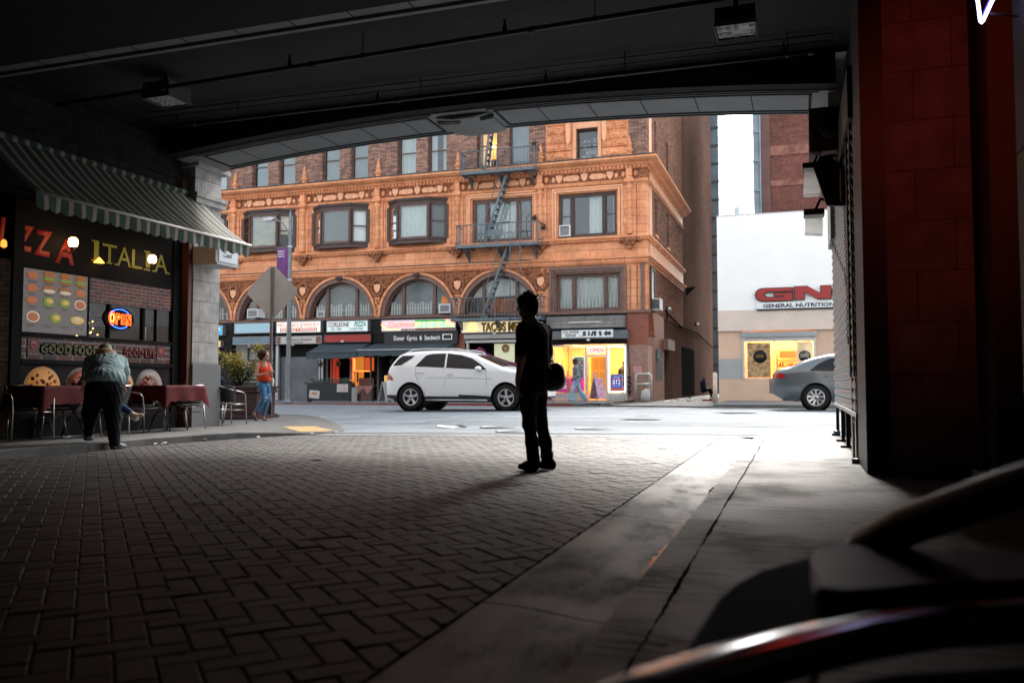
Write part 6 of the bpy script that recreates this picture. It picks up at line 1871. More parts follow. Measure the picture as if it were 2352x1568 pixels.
# pizza pictures
pz = pm('pizza_cheese', (.42,.20,.05), .6, col2=(.25,.05,.012), scale=14, emit=(1,.45,.1), es=.05); crust = pm('pizza_crust', (.28,.15,.06), .6, var=.4, scale=12, emit=(1,.5,.2), es=.03); dough = pm('pizza_dough', (.34,.29,.25), .6, var=.25, scale=10)
topm = pm('pizza_topping', (.38,.06,.02), .6); veg = pm('pizza_veg', (.03,.03,.03), .6, col2=(.3,.15,.1), scale=30)
for y, lab, style in ((10.22, 'large round cheese and pepperoni pizza picture at the left of the shop base', 0), (10.98, 'pale crusted pizza picture partly behind the bending man', 1), (11.80, 'golden crusted pizza picture right of the bending man', 2), (12.52, 'pale crusted vegetable pizza picture nearest the stone pillar', 3)):
 t = thing('pizza_picture', lab, 'picture', P(y, .36), group='pizza pictures along the shop base')
 r_ = .345
 MB().lathe([(.0,0), (r_,0), (r_,.006), (0,.006)], P(y, .72, -.004), 30, 'x').build('crust', [crust, dough, crust, dough][style], t)
 MB().lathe([(.0,0), (r_*.86,0), (r_*.86,.006), (0,.006)] if style != 3 else [(.0,0), (r_*.68,0), (r_*.68,.006), (0,.006)], P(y, .72, .003), 30, 'x').build('cheese', pz if style in (0, 2) else [pz, topm, pz, veg][style], t)
 mb = MB(); q = random.Random(int(y*10))
 for k in range(48):
  a = q.uniform(0, 2*PI); rr = r_*.8*math.sqrt(q.random()) * (.8 if style == 3 else 1); s_ = q.uniform(.015, .034)
  mb.lathe([(.0,0), (s_,0), (s_,.004), (0,.004)], P(y + rr*math.cos(a), .72 + rr*math.sin(a), .009), 8, 'x')
 mb.build('topping', topm if style != 1 else veg, t)
# big lettering
pzs = thing('pizza_sign', 'dull red brush letters reading pizza on the black fascia', 'sign', P(10, 2.82))
rb = pm('brush_red', (.20,.012,.004), .6, emit=(1,.06,.02), es=.02)
for ch, y, w_, dz in (('P', 9.02, .30, .12), ('I', 9.38, .10, .06), ('Z', 9.66, .32, .0), ('Z', 9.98, .34, -.03), ('A', 10.38, .38, -.10)):
 text(ch, P(y, 2.84 + dz, .005), EY, EZ, .36 + .02*(y-9), rb, pzs, width=w_, shear=.12, offset=.03, name='letter')
its = thing('italia_sign', 'dull olive slab capitals reading Italia on the black fascia', 'sign', P(12, 2.85))
ol = pm('letter_olive', (.11,.095,.006), .6, emit=(.6,.5,.03), es=.03)
for k, ch in enumerate('ITALIA'):
 y = 11.17 + [0, .18, .52, .86, 1.20, 1.42][k]; w_ = [.10, .32, .32, .26, .10, .34][k]
 text(ch, P(y, 2.86, .005), EY, EZ, .34, ol, its, width=w_, offset=.0, name='letter')
 for zz in (2.855, 3.185):
  if ch in 'I' or (ch == 'L' and zz < 3): MB().box(XW+.004, XW+.012, y-.05, y+w_*.45+.06, zz, zz+.025).build('serif', ol, its)
 if ch == 'T': MB().box(XW+.004, XW+.012, y+.10, y+.22, 2.855, 2.88).build('serif', ol, its)
 if ch == 'A':
  for e in (0, w_): MB().box(XW+.004, XW+.012, y+e-.06, y+e+.05, 2.855, 2.88).build('serif', ol, its)
# wall lanterns
lan_e = emat('lantern_glass', (1,.60,.28), 3); brass = pm('lantern_brass', (.20,.10,.03), .35, metal=.8)
def lantern(y, z, lab, s_=1.0, power=7, x=-10.98):
 t = thing('wall_lantern', lab, 'lantern', (x, y, z - .12), group='lit barrel lanterns on the pizza shop fascia')
 MB().lathe([(.035,-.075), (.062,-.06), (.075,0), (.062,.06), (.035,.075)], (x, y, z), 16).build('glass_shade', lan_e, t)
 mb = MB()
 for k in range(8):
  a = 2*PI*k/8
  mb.tube([(x + r_*math.cos(a), y + r_*math.sin(a), z + h_) for r_, h_ in ((.04,-.08), (.066,-.06), (.079,0), (.066,.06), (.04,.08))], .0035, 4)
 mb.lathe([(.045,-.085), (.05,-.078), (.03,-.10), (.035,-.115), (.015,-.125), (0,-.14)], (x, y, z), 12); mb.lathe([(.05,.078), (.055,.085), (.03,.10), (.01,.13), (0,.13)], (x, y, z), 12)
 mb.build('cage', brass, t)
 MB().tube([(x, y, z-.13), (x-.08, y, z-.17), (XW+.02, y, z-.12)], .012, 6).build('bracket', brass, t)
 l = bpy.data.lights.new('lantern_light', 'POINT'); l.energy = power; l.color = (1,.50,.18); l.shadow_soft_size = .08
 lo2 = bpy.data.objects.new('lantern_light', l); COL.objects.link(lo2); lo2.parent = t; lo2.location = (.14, 0, .12)
lantern(10.53, 3.06, 'lit barrel lantern over the last red letter of the pizza sign', power=.5)
lantern(12.29, 3.035, 'lit barrel lantern over the olive letters, nearest the stone pillar', power=.5)
t = thing('wall_lantern', 'small dim candle-like lantern among the red letters at the far left', 'lantern', (XW+.08, 9.40, 2.80), group='lit barrel lanterns on the pizza shop fascia')
MB().lathe([(.02,-.05), (.045,-.03), (.04,.04), (.015,.07)], (XW+.08, 9.40, 2.86), 10).build('glass_shade', emat('dim_amber', (1,.36,.05), .4), t); MB().tube([(XW, 9.4, 2.80), (XW+.08, 9.4, 2.80)], .012, 6).build('bracket', brass, t)
t = thing('wall_lantern', 'small amber reflector lamp under the first olive letter', 'lantern', (XW+.05, 11.2, 2.80), group='lit barrel lanterns on the pizza shop fascia')
MB().lathe([(.09,-.03), (.03,.04), (.0,.07)], (XW+.08, 11.21, 2.86), 10).build('glass_shade', emat('dim_amber2', (1,.45,.08), .7), t); MB().tube([(XW, 11.21, 2.84), (XW+.08, 11.21, 2.84)], .012, 6).build('bracket', brass, t)
# OPEN neon
on = thing('open_sign', 'oval neon sign with orange-red OPEN and blue dotted arcs in the pizza window', 'neon sign', P(11.77, 1.72))
MB().lathe([(0,0), (.34,0), (.34,-.02), (0,-.02)], P(0,0), 30, 'x')
mb = MB(); bm_ = [(.34*math.cos(2*PI*k/30), .20*math.sin(2*PI*k/30)) for k in range(30)]
mb.prism([(11.77+a, 1.925+b) for a, b in bm_], 'x', XW - .005, XW + .01); mb.build('board', sf, on)
blue = emat('neon_blue', (.02,.08,1.0), 2); nro = emat('neon_open', (1,.06,.01), 1.6); nyo = emat('neon_open_core', (1,.25,.04), 2.2)
mb = MB()
for k in range(30):
 a = PI*(.22 + .62*k/29)
 if 8 < 99: mb.ell(P(11.77 + .255*math.cos(a), 1.925 + .165*math.sin(a), .02), (.006,.009,.009), nu=6, nv=4)
 b = -PI*(.28 + .55*k/29); mb.ell(P(11.77 + .255*math.cos(b), 1.925 + .165*math.sin(b), .02), (.006,.009,.009), nu=6, nv=4)
mb.build('blue_dot_arc', blue, on)
def ol_(pts, m=nro, r_=.0075): MB().tube([P(y, z, .024) for y, z in pts], r_, 6).build('neon_tube', m, on)
zc = 1.925
for rr, m_ in ((1.0, nro), (.55, nyo)): ol_([(11.585 + .068*rr*math.cos(2*PI*k/18), zc+.005 + .115*(rr if rr == 1 else .62)*math.sin(2*PI*k/18)) for k in range(19)], m_)
def off(pts, d):  return [(y+d, z-d*.6) for y, z in pts]
Pp = [(11.675,zc-.10), (11.675,zc+.085), (11.745,zc+.085), (11.772,zc+.05), (11.765,zc+.01), (11.74,zc-.01), (11.70,zc-.01), (11.70,zc-.10), (11.675,zc-.10)]
Ee = [(11.80,zc-.095), (11.80,zc+.08), (11.88,zc+.08), (11.88,zc+.05), (11.83,zc+.05), (11.83,zc+.01), (11.87,zc+.01), (11.87,zc-.02), (11.83,zc-.02), (11.83,zc-.06), (11.89,zc-.06), (11.89,zc-.095), (11.80,zc-.095)]
Nn = [(11.91,zc-.10), (11.91,zc+.085), (11.945,zc+.085), (11.985,zc-.01), (11.985,zc+.085), (12.015,zc+.085), (12.015,zc-.10), (11.98,zc-.10), (11.94,zc+.0), (11.94,zc-.10), (11.91,zc-.10)]
for a in (Pp, Ee, Nn): ol_(a)
ol_([(11.71,zc+.05), (11.74,zc+.045), (11.735,zc+.02), (11.71,zc+.02)], nyo, .005)
# stack of cups in the window
t = thing('cup_stack', 'tall stack of white paper cups in the pizza shop window', 'cup stack', (-11.33, 12.5, 1.585))
for k in range(8):
 c_ = MB().lathe([(.035,0), (.048,.055), (.05,.055), (.05,.06)], (-11.33, 12.50, 1.585 + k*.026), 14).build('cup', pm('cup_white', (.75,.72,.70), .5), t)
# street name box on the pillar
t = thing('court_sign', 'white box sign with a script word fixed to the stone pillar under the awning', 'sign', (-10.8, 13.8, 3.08))
MB().box(-10.97, -10.45, 13.36, 13.40+.0, 3.12, 3.42).box(-10.97,-10.45,13.40,14.05,3.08,3.44).build('box', pm('signbox_grey', (.42,.43,.44), .5), t)
MB().box(-10.449, -10.437, 13.44, 14.0, 3.14, 3.41).build('face', pm('sign_face', (.62,.68,.70), .4), t)
text('Court', (-10.436, 13.58, 3.235), EY, EZ, .10, blackp, t, width=.26, shear=.35)
# awning of the pizza shop
st_g = (.006,.032,.024); st_w = (.22,.18,.145)
def stripes(name, per=.26, axis='Y'):
 m = bpy.data.materials.new(name); m.use_nodes = True; nt = m.node_tree; b = nt.nodes['Principled BSDF']; b.inputs['Roughness'].default_value = .8
 tc = nt.nodes.new('ShaderNodeUVMap'); sp = nt.nodes.new('ShaderNodeSeparateXYZ'); nt.links.new(tc.outputs[0], sp.inputs[0])
 md = nt.nodes.new('ShaderNodeMath'); md.operation = 'FRACT'; nt.links.new(sp.outputs[0], md.inputs[0])
 rp = nt.nodes.new('ShaderNodeValToRGB'); rp.color_ramp.interpolation = 'CONSTANT'
 e = rp.color_ramp.elements; e[0].position = 0; e[0].color = st_g + (1,); e[1].position = .60; e[1].color = st_w + (1,)
 e.new(.92).color = st_g + (1,)
 e2 = e.new(.55); e2.color = st_w + (1,); e3 = e.new(.58); e3.color = st_g + (1,)
 nt.links.new(md.outputs[0], rp.inputs[0]); nt.links.new(rp.outputs[0], b.inputs['Base Color'])
 return m
stm = stripes('awning_stripes')
def uvgrid(fn, nu, nv, uf):
 mb = MB(); mb.grid(fn, nu, nv)
 uvl = mb.bm.loops.layers.uv.new('UVMap')
 mb.bm.verts.index_update()
 n = (nv + 1)
 for f in mb.bm.faces:
  for l in f.loops:
   i = l.vert.index
   l[uvl].uv = (uf((i // n) / nu), (i % n) / nv)
 return mb
aw = thing('striped_awning', 'green and cream striped awning with scalloped valance over the pizza shop', 'awning', (-10.5, 11.3, 3.3))
ya0, ya1 = 8.95, 13.60          # along the wall
yb0, yb1 = 8.80, 13.60          # front bar
xt, zt_, xf, zf_ = -11.10, 4.44, -9.85, 3.43
def awf(i, j):
 y = (ya0 + (ya1-ya0)*i)*(1-j) + (yb0 + (yb1-yb0)*i)*j
 sag = .06*math.sin(j*PI) + .012*math.sin(i*55 + j*4)*math.sin(j*PI)
 return (xt + (xf-xt)*j, y, zt_ + (zf_-zt_)*j - sag)
NS = 22
uvgrid(awf, 110, 12, lambda i: i*NS).build('canopy', stm, aw)
def vf(i, j):
 u = i*NS; sc = abs(math.sin(u*PI*1.0))
 L = .19 + .045*sc
 return (xf + .02*math.sin(i*50)*j, yb0 + (yb1-yb0)*i, zf_ - .01 - L*j)
uvgrid(vf, 176, 4, lambda i: i*NS).build('valance', stm, aw)
def sv(i, j): return (xt + (xf-xt)*i, yb1 + .0, zt_ + (zf_-zt_)*i - .02 - (.0 + .19*i + .03*i*abs(math.sin(i*16)))*j - .06*math.sin(i*PI))
uvgrid(sv, 30, 3, lambda i: i*5).build('side_panel', stm, aw)
MB().tube([(xf, yb0, zf_), (xf, yb1+.02, zf_)], .024, 10).build('front_bar', pm('bar_cream', (.62,.58,.54), .35, metal=.3), aw)
def rf(i, j):
 a = 2*PI*j; r_ = .055 + .004*math.sin(i*300); return (xt - .02 + r_*math.cos(a), 8.9 + 4.78*i, zt_ + .03 + r_*math.sin(a))
uvgrid(rf, 160, 12, lambda i: i*NS).build('roller', stm, aw)
MB().tube([(xt, 13.66, zt_+.03), (xt+.02, 13.74, zt_+.05), (xt+.05, 13.76, zt_-.05), (xt+.03, 13.72, zt_-.13), (xt, 13.76, zt_-.18), (xt+.03, 13.80, zt_-.10)], .014, 6).build('crank_eye', blackp, aw)
MB().tube([(xt, 13.2, 3.75), (xf, 13.4, zf_-.02)], .016, 6).build('arm', blackp, aw)
MB().tube([(xt, 9.2, 3.75), (xf, 9.0, zf_-.02)], .016, 6).build('arm', blackp, aw)

# ---------------------------------------------------------------- terrace furniture
alu_t = pm('chair_aluminium', (.50,.49,.47), .28, metal=.9); wick = pm('chair_wicker', (.025,.024,.026), .6, var=.4, scale=40, bump=.8, bscale=90)
def chair0():
 t = thing('cafe_chair', 'x', 'chair')
 # seat
 mb = MB(); mb.prism([(-.23,-.22), (.23,-.22), (.25,.0), (.22,.22), (-.22,.22), (-.25,0)], 'z', .42, .44); mb.build('seat', wick, t, bevel=.006)
 def back(i, j):
  a = PI*(-.08 + 1.16*i)     # wraps from side to side behind the seat
  r_ = .26 + .05*j
  return (r_*math.cos(a), .05 + r_*.95*math.sin(a)*(.75) + .06*j, .46 + .32*j)
 mb = MB(); mb.grid(back, 22, 8); mb.build('backrest', wick, t, solid=.008)
 for s_ in (-1, 1):
  # front leg, rises to the arm and sweeps back round the top
  MB().tube([(s_*.27,-.25,0), (s_*.26,-.23,.42), (s_*.265,-.21,.60), (s_*.275,-.16,.655), (s_*.29,-.05,.675), (s_*.305,.07,.69)], .0125, 8).build('arm_leg', alu_t, t)
  MB().tube([(s_*.22,.28,0), (s_*.235,.20,.44)], .0125, 8).build('leg', alu_t, t)
 mb = MB()
 top = [((.305+.0)*math.cos(PI*(k/16)), .07 + .285*math.sin(PI*(k/16)), .69 + .10*math.sin(PI*k/16)) for k in range(17)]
 mb.tube(top, .0125, 8); mb.build('top_rail', alu_t, t)
 mb = MB()
 for s_ in (-1, 1): mb.tube([(s_*.258,-.235,.30), (s_*.228,.235,.30)], .009, 6)
 mb.tube([(-.26,-.23,.41), (.26,-.23,.41)], .010, 6); mb.tube([(-.235,.2,.41), (.235,.2,.41)], .010, 6)
 mb.tube([(-.26,-.23,.41), (-.235,.2,.41)], .010, 6); mb.tube([(.26,-.23,.41), (.235,.2,.41)], .010, 6)
 mb.build('seat_frame', alu_t, t)
 return t
ch = chair0()
CHG = 'aluminium and wicker cafe chairs on the terrace'
ch['group'] = CHG
zs_ = -.03
chairs = [((-10.62, 11.75, zs_), R(92), 'empty aluminium cafe chair with woven back between the two cloth-covered tables'),
          ((-10.55, 12.72, zs_), R(-95), 'aluminium cafe chair at the right end of the dark red table, side-on'),
          ((-11.0, 14.55, zs_-.03), R(160), 'woven-back cafe chair standing by the planter beyond the stone pillar'),
          ((-10.55, 9.42, zs_), R(60), 'dim cafe chair at the far left edge, half in the dark'),
          ((-10.95, 10.35, zs_), R(-80), 'cafe chair tucked behind the dark table at the left')]
first = True
for loc, rz, lab in chairs:
 z = GS(loc[0], loc[1]) + .002
 if first: ch.location = (loc[0], loc[1], z); ch.rotation_euler = (0,0,rz); ch['label'] = lab; first = False
 else: dup(ch, (loc[0], loc[1], z), rz, lab)
cloth = pm('tablecloth_wine', (.085,.005,.008), .75, var=.15, scale=5)
def table(label, clabel, x, y, hw, hl, folded=True, yaw=0):
 z0 = GS(x, y); zt = z0 + .79
 t = thing('folding_table', label, 'table', (x, y, z0), group='tables on the pizza shop terrace')
 MB().box(x-hw, x+hw, y-hl, y+hl, zt-.03, zt-.004).build('tabletop', pm('table_dark', (.03,.02,.02), .5), t)
 for yy in (y-hl*.45, y+hl*.45):
  MB().tube([(x-hw*.6, yy-.03, z0), (x-hw*.3, yy-.02, z0+.25), (x+hw*.3, yy, z0+.5), (x+hw*.6, yy, zt-.03)], .012, 6).build('leg', blackp, t)
  MB().tube([(x+hw*.6, yy+.03, z0), (x+hw*.3, yy+.02, z0+.25), (x-hw*.3, yy, z0+.5), (x-hw*.6, yy, zt-.03)], .012, 6).build('leg', blackp, t)
 # draped cloth
 mb = MB(); n = 60
 per = []
 W, L = hw+.012, hl+.012
 def pt(s_):
  s_ = s_ % 1.0; P4 = [( W,-L), (W,L), (-W,L), (-W,-L)]
  k = int(s_*4); f = s_*4 - k; a, b = P4[k % 4], P4[(k+1) % 4]
  return a[0]+(b[0]-a[0])*f, a[1]+(b[1]-a[1])*f, f
 V0 = []; rows_ = 7
 for i in range(n):
  px, py, f = pt(i/n)
  crn = max(0, 1 - min(f, 1-f)*7)          # close to a corner: longer, flares out
  drop = .27 + .16*crn + .012*math.sin(i*2.2)
  col_ = []
  for r_ in range(rows_+1):
   u = r_/rows_; fl = .03*u + .035*u*math.sin(i*.95 + x*3) * .6 + .05*crn*u
   l = math.hypot(px, py); dx, dy = (px/l, py/l)
   col_.append(mb.bm.verts.new((x + px + dx*fl, y + py + dy*fl, zt + .002 - drop*u)))
  V0.append(col_)
 for i in range(n):
  for r_ in range(rows_):
   f_ = mb.bm.faces.new([V0[i][r_], V0[(i+1)%n][r_], V0[(i+1)%n][r_+1], V0[i][r_+1]]); f_.smooth = True
 mb.bm.faces.new([c_[0] for c_ in V0])
 mb.bm.transform(Matrix.Translation((-x, -y, -zt)))
 c = mb.build('tablecloth', cloth); c.location = (x, y, zt)
 tag(c, clabel, 'tablecloth', 'wine red tablecloths')
 return zt
za = table('folding table under the lit dark red cloth near the stone pillar', 'dark red tablecloth with a hanging corner catching the daylight near the pillar', -10.45, 12.18, .34, .50)
zb = table('folding table in the dark at the left under a nearly black red cloth', 'deep shaded red tablecloth on the left table behind the bending man', -10.60, 9.98, .34, .62)
t = single('plate', MB().lathe([(.0,.0), (.06,.0), (.10,.018), (.105,.02), (.06,.008), (0,.008)], (-10.42, 12.42, za+.003), 20), pm('plate_white2', (.7,.68,.66), .3), 'small white plate near the far edge of the lit red tablecloth', 'plate')
mb = MB().lathe([(0,0), (.032,0), (.04,.15), (.037,.15), (.03,.01), (0,.01)], (-10.55, 10.62, zb+.003), 14)
single('drink_glass', mb, pm('cola_glass', (.10,.03,.015), .15), 'tall glass of dark drink on the left table', 'glass')
# paper scraps at the kerb
q = random.Random(33)
for k, (x, y, lab) in enumerate(((-8.95, 10.3, 'crumpled napkin scraps against the kerb right of the bending man'), (-8.98, 11.25, 'shredded paper scraps in the gutter along the kerb'), (-8.55, 12.05, 'flat white paper slip by the kerb before the corner'), (-10.35, 9.95, 'crumpled tissue on the terrace paving under the left table'), (-7.85, 13.5, 'small white paper by the yellow ramp tip'), (-8.05, 13.1, 'white scrap in front of the yellow ramp'))):
 mb = MB()
 for _ in range(3 if k < 2 else 1):
  s_ = q.uniform(.03, .06); cx_, cy_ = q.uniform(-.06,.06), q.uniform(-.08,.08)
  vs = [mb.bm.verts.new((x+cx_+s_*math.cos(a)*q.uniform(.6,1.2), y+cy_+s_*math.sin(a)*q.uniform(.8,1.8), (GS if k == 3 else G)(x, y) + .012 + q.uniform(0,.03))) for a in [k_*PI/3 for k_ in range(6)]]
  c_ = mb.bm.verts.new((x+cx_, y+cy_, (GS if k == 3 else G)(x, y) + .04))
  for i in range(6): mb.bm.faces.new([vs[i], vs[(i+1)%6], c_])
 single('paper_scrap', mb, paper, lab, 'litter')
mb = MB(); mb.obox((-6.6, 15.6, G(-6.6,15.6)+.02), (.42, .2, .012), (.15, .1, .5)); mb.obox((-6.35, 15.7, G(-6.4,15.7)+.035), (.2, .16, .01), (-.1, .2, .9))
single('newspaper', mb, paper, 'crumpled white newspaper lying on the asphalt left of the manholes', 'litter')

# ================================================================ cars
def lerp_tab(tab, x):
 if x <= tab[0][0]: return tab[0][1]
 for (a, za), (b, zb_) in zip(tab[:-1], tab[1:]):
  if x <= b:
   t = (x - a) / (b - a); return za + (zb_ - za) * t
 return tab[-1][1]
def smooth_tab(tab, x, h=.05):
 return sum(lerp_tab(tab, x + h*k) for k in (-2,-1,0,1,2)) / 5
car_glass = pm('car_glass', (.006,.006,.007), .06, spec=.3)
tyre_m = pm('tyre_rubber', (.014,.014,.015), .75); rim_m = pm('alloy_silver', (.55,.55,.56), .28, metal=.85)
def car(name, label, loc, sp, paint_m, trim_m):
 t = thing(name, label, 'car', loc)
 L, HW = sp['L'], sp['HW']
 top = sp['top']; belt = sp['belt']; sill = sp['sill']; wh = sp['wheels']; rw, ra = sp['rw'], sp['ra']
 ztop = lambda x: smooth_tab(top, x, .03)
 def plan(x):
  e = 1.0
  for d, a, q_ in ((x, .55, .16), (L - x, .75, .20)):
   if d < a: u = 1 - d/a; e = min(e, 1 - q_ * u**2.6)
  return e
 def hw(x, z):
  w = HW * plan(x)
  zb_ = lerp_tab(belt, x); zt = ztop(x)
  if z > zb_: w -= sp['tumble'] * ((z - zb_)/.5) ** 1.15 * 1.0
  elif z < .55: w -= .05 * ((.55 - z)/.3) ** 1.5
  if z < zb_: w += .012*math.sin((z - .45)/(zb_ - .45 + 1e-6)*PI)
  # shoulder crease
  d = zt - z; r_ = sp.get('round', .10)
  if d < r_: w -= r_ * .9 * (1 - math.sqrt(max(0, 1 - ((r_ - d)/r_)**2)))
  return max(w, .05)
 stations = sorted(set([round(L*k/130, 4) for k in range(131)] + [w_ + s_*ra*.999 for w_ in wh for s_ in (-1, 1)] + [w_ + s_*ra*.96 for w_ in wh for s_ in (-1, 1)]))
 def zbot(x):
  z = lerp_tab(sill, x)
  for w_ in wh:
   if abs(x - w_) < ra: z = max(z, rw + math.sqrt(ra*ra - (x - w_)**2))
  return z
 NV = 26
 mb = MB(); bm = mb.bm
 cols_ = {}
 for s_ in (-1, 1):
  C_ = []
  for x in stations:
   zb_, zt = zbot(x), ztop(x)
   C_.append([bm.verts.new((x, s_*hw(x, zb_ + (zt - zb_)*(j/NV)), zb_ + (zt - zb_)*(j/NV))) for j in range(NV+1)])
  cols_[s_] = C_
  for i in range(len(stations)-1):
   for j in range(NV):
    f = bm.faces.new([C_[i][j], C_[i+1][j], C_[i+1][j+1], C_[i][j+1]]); f.smooth = True
    zc_ = sum(v.co.z for v in f.verts)/4
    f.material_index = 1 if zc_ < sp['clad'] else 0
 # roof / bonnet strip with crown
 NY = 10
 prev = None
 for i, x in enumerate(stations):
  a, b = cols_[-1][i][NV], cols_[1][i][NV]
  row = [a]
  for k in range(1, NY):
   u = -1 + 2*k/NY
   row.append(bm.verts.new((x, a.co.y*(-u), a.co.z + .035*(1 - u*u)*(1 if .2 < x < L - .1 else .3))))
  row.append(b)
  if prev:
   for k in range(NY):
    f = bm.faces.new([prev[k], prev[k+1], row[k+1], row[k]]); f.smooth = True; f.material_index = 0
  prev = row
 for i, sgn in ((0, -1), (len(stations)-1, 1)):     # ends, bowed out
  A, B = cols_[-1][i], cols_[1][i]
  pr = None
  for j in range(NV+1):
   row = [A[j]]
   for k in range(1, 8):
    u = -1 + 2*k/8; bow = .10*(1 - u*u)
    row.append(bm.verts.new((A[j].co.x + sgn*bow, A[j].co.y*(-u), A[j].co.z)))
   row.append(B[j])
   if pr:
    for k in range(8):
     f = bm.faces.new([pr[k], pr[k+1], row[k+1], row[k]]); f.smooth = True
     f.material_index = 1 if A[j].co.z < sp['clad'] else 0
   pr = row
 bmesh.ops.remove_doubles(bm, verts=bm.verts, dist=1e-4)
 body = mb.build('body', [paint_m, trim_m], t, world=False)
 # wheel wells and floor
 mb = MB(); mb.box(.25, L-.3, -HW+.14, HW-.14, .24, .62); mb.build('underbody', blackp, t, world=False)
 for w_ in wh:
  for s_ in (-1, 1):
   mb = MB(); mb.lathe([(ra, s_*(HW-.03)), (ra, s_*(HW-.32)), (0.01, s_*(HW-.32))], (w_, 0, rw), 24, 'y', cap=False)
   mb.build('wheel_well', blackp, t, world=False)
 # overlays following the side surface
 def patch(name, pts_lo, pts_hi, m, s_, o=.006, nx=24, nz=8, par=t):
  x0, x1 = pts_lo[0][0], pts_lo[-1][0]
  mb = MB()
  def fn(i, j):
   x = x0 + (x1-x0)*i; a = lerp_tab(pts_lo, x); b = max(a + .002, lerp_tab(pts_hi, x)); z = a + (b-a)*j
   return (x, s_*(hw(x, z) + o), z)
  mb.grid(fn, nx, nz); return mb.build(name, m, par, world=False)
 for s_ in (-1, 1):
  for nm, lo_p, hi_p in sp['windows']: patch(nm, lo_p, hi_p, car_glass, s_, nx=30)
  for pts in sp['lines']:
   mb = MB(); pp = [(x, s_*(hw(x, z)+.003), z) for x, z in pts]
   mb.tube(pp, .0045, 4); mb.build('door_seam', pm('seam_grey', (.12,.12,.12), .6), t, world=False)
  for x, z in sp['handles']:
   mb = MB(); mb.tube([(x-.10, s_*(hw(x, z)+.012), z+.005), (x-.05, s_*(hw(x, z)+.035), z+.01), (x+.05, s_*(hw(x, z)+.035), z+.005), (x+.10, s_*(hw(x, z)+.012), z)], .014, 6); mb.build('door_handle', sp.get('handle_m', rim_m), t, world=False)
  for nm, lo_p, hi_p, m in sp['lamps']: patch(nm, lo_p, hi_p, m, s_, .010, 10, 6)
  x, z = sp['mirror']
  mb = MB(); mb.ell((x, s_*(HW+.07), z), (.10,.11,.075)); mb.build('mirror', paint_m, t, world=False)
  mb = MB(); mb.tube([(x+.03, s_*(HW-.12), z-.09), (x+.02, s_*(HW+.0), z-.06)], .03, 6); mb.build('mirror_arm', blackp, t, world=False)
 # windscreen and rear window on the roof strip
 for nm, xa, xb in sp['screens']:
  mb = MB()
  def fn(i, j):
   x = xa + (xb-xa)*i; u = -1 + 2*j; w = hw(x, ztop(x)) * .93
   return (x, w*u, ztop(x) + .035*(1-(u*.93)**2) + .004)
  mb.grid(fn, 12, 10); mb.build(nm, car_glass, t, world=False)
 # wheels
 for w_ in wh:
  for s_ in (-1, 1):
   yo = s_*(HW - .015); g_ = -s_
   mb = MB()
   R0 = rw; Rr = sp['rim']
   mb.lathe([(Rr-.01, yo+g_*.02), (Rr+.012, yo+g_*.004), (Rr+.05, yo-g_*.002), (R0-.02, yo+g_*.006), (R0, yo+g_*.03), (R0, yo+g_*.21), (R0-.03, yo+g_*.235), (Rr, yo+g_*.22)], (w_, 0, rw), 40, 'y', cap=False)
   ty = mb.build('wheel', tyre_m, t, world=False)
   mb = MB()
   mb.lathe([(Rr, yo+g_*.012), (Rr-.012, yo+g_*.008), (Rr-.028, yo+g_*.02), (Rr-.03, yo+g_*.12)], (w_, 0, rw), 40, 'y', cap=False)
   n_ = sp['spokes']
   for k in range(n_):
    a = 2*PI*(k+.25)/n_; ca, sa = math.cos(a), math.sin(a)
    wi, wo = sp['spoke_w']
    pts = [(.045, -wi), (.045, wi), (Rr-.02, wo), (Rr-.02, -wo)]
    P3 = []
    for dy in (.018, .055):
     for r_, c_ in pts: P3.append((w_ + r_*ca - c_*sa, yo + g_*(dy + (.02 if r_ < .1 else 0)), rw + r_*sa + c_*ca))
    v = [mb.bm.verts.new(p) for p in P3]
    for q4 in ((0,1,2,3), (7,6,5,4), (0,4,5,1), (1,5,6,2), (2,6,7,3), (3,7,4,0)): mb.bm.faces.new([v[q_] for q_ in q4])
   mb.lathe([(0.0, yo+g_*.022), (.05, yo+g_*.024), (.062, yo+g_*.05)], (w_, 0, rw), 20, 'y')
   mb.build('rim', rim_m, ty, world=False)
   mb = MB(); mb.lathe([(.0, yo+g_*.13), (Rr-.03, yo+g_*.13)], (w_, 0, rw), 24, 'y'); mb.lathe([(.0, yo+g_*.09), (.15, yo+g_*.09), (.15, yo+g_*.12)], (w_, 0, rw), 20, 'y'); mb.build('brake_disc', pm('brake_dark', (.05,.05,.05), .5, metal=.5), ty, world=False)
   mb = MB(); mb.lathe([(0.0, yo+g_*.018), (.024, yo+g_*.020)], (w_, 0, rw), 14, 'y'); mb.build('hub_cap', blackp, ty, world=False)
 return t, hw, patch, ztop
suv_white = pm('car_white', (.80,.80,.79), .22, coat=.6)
clad = pm('cladding_black', (.02,.02,.021), .5)
redlamp = pm('lamp_red', (.35,.015,.02), .15, coat=.5); headl = pm('head_lamp', (.5,.52,.55), .1, metal=.4)
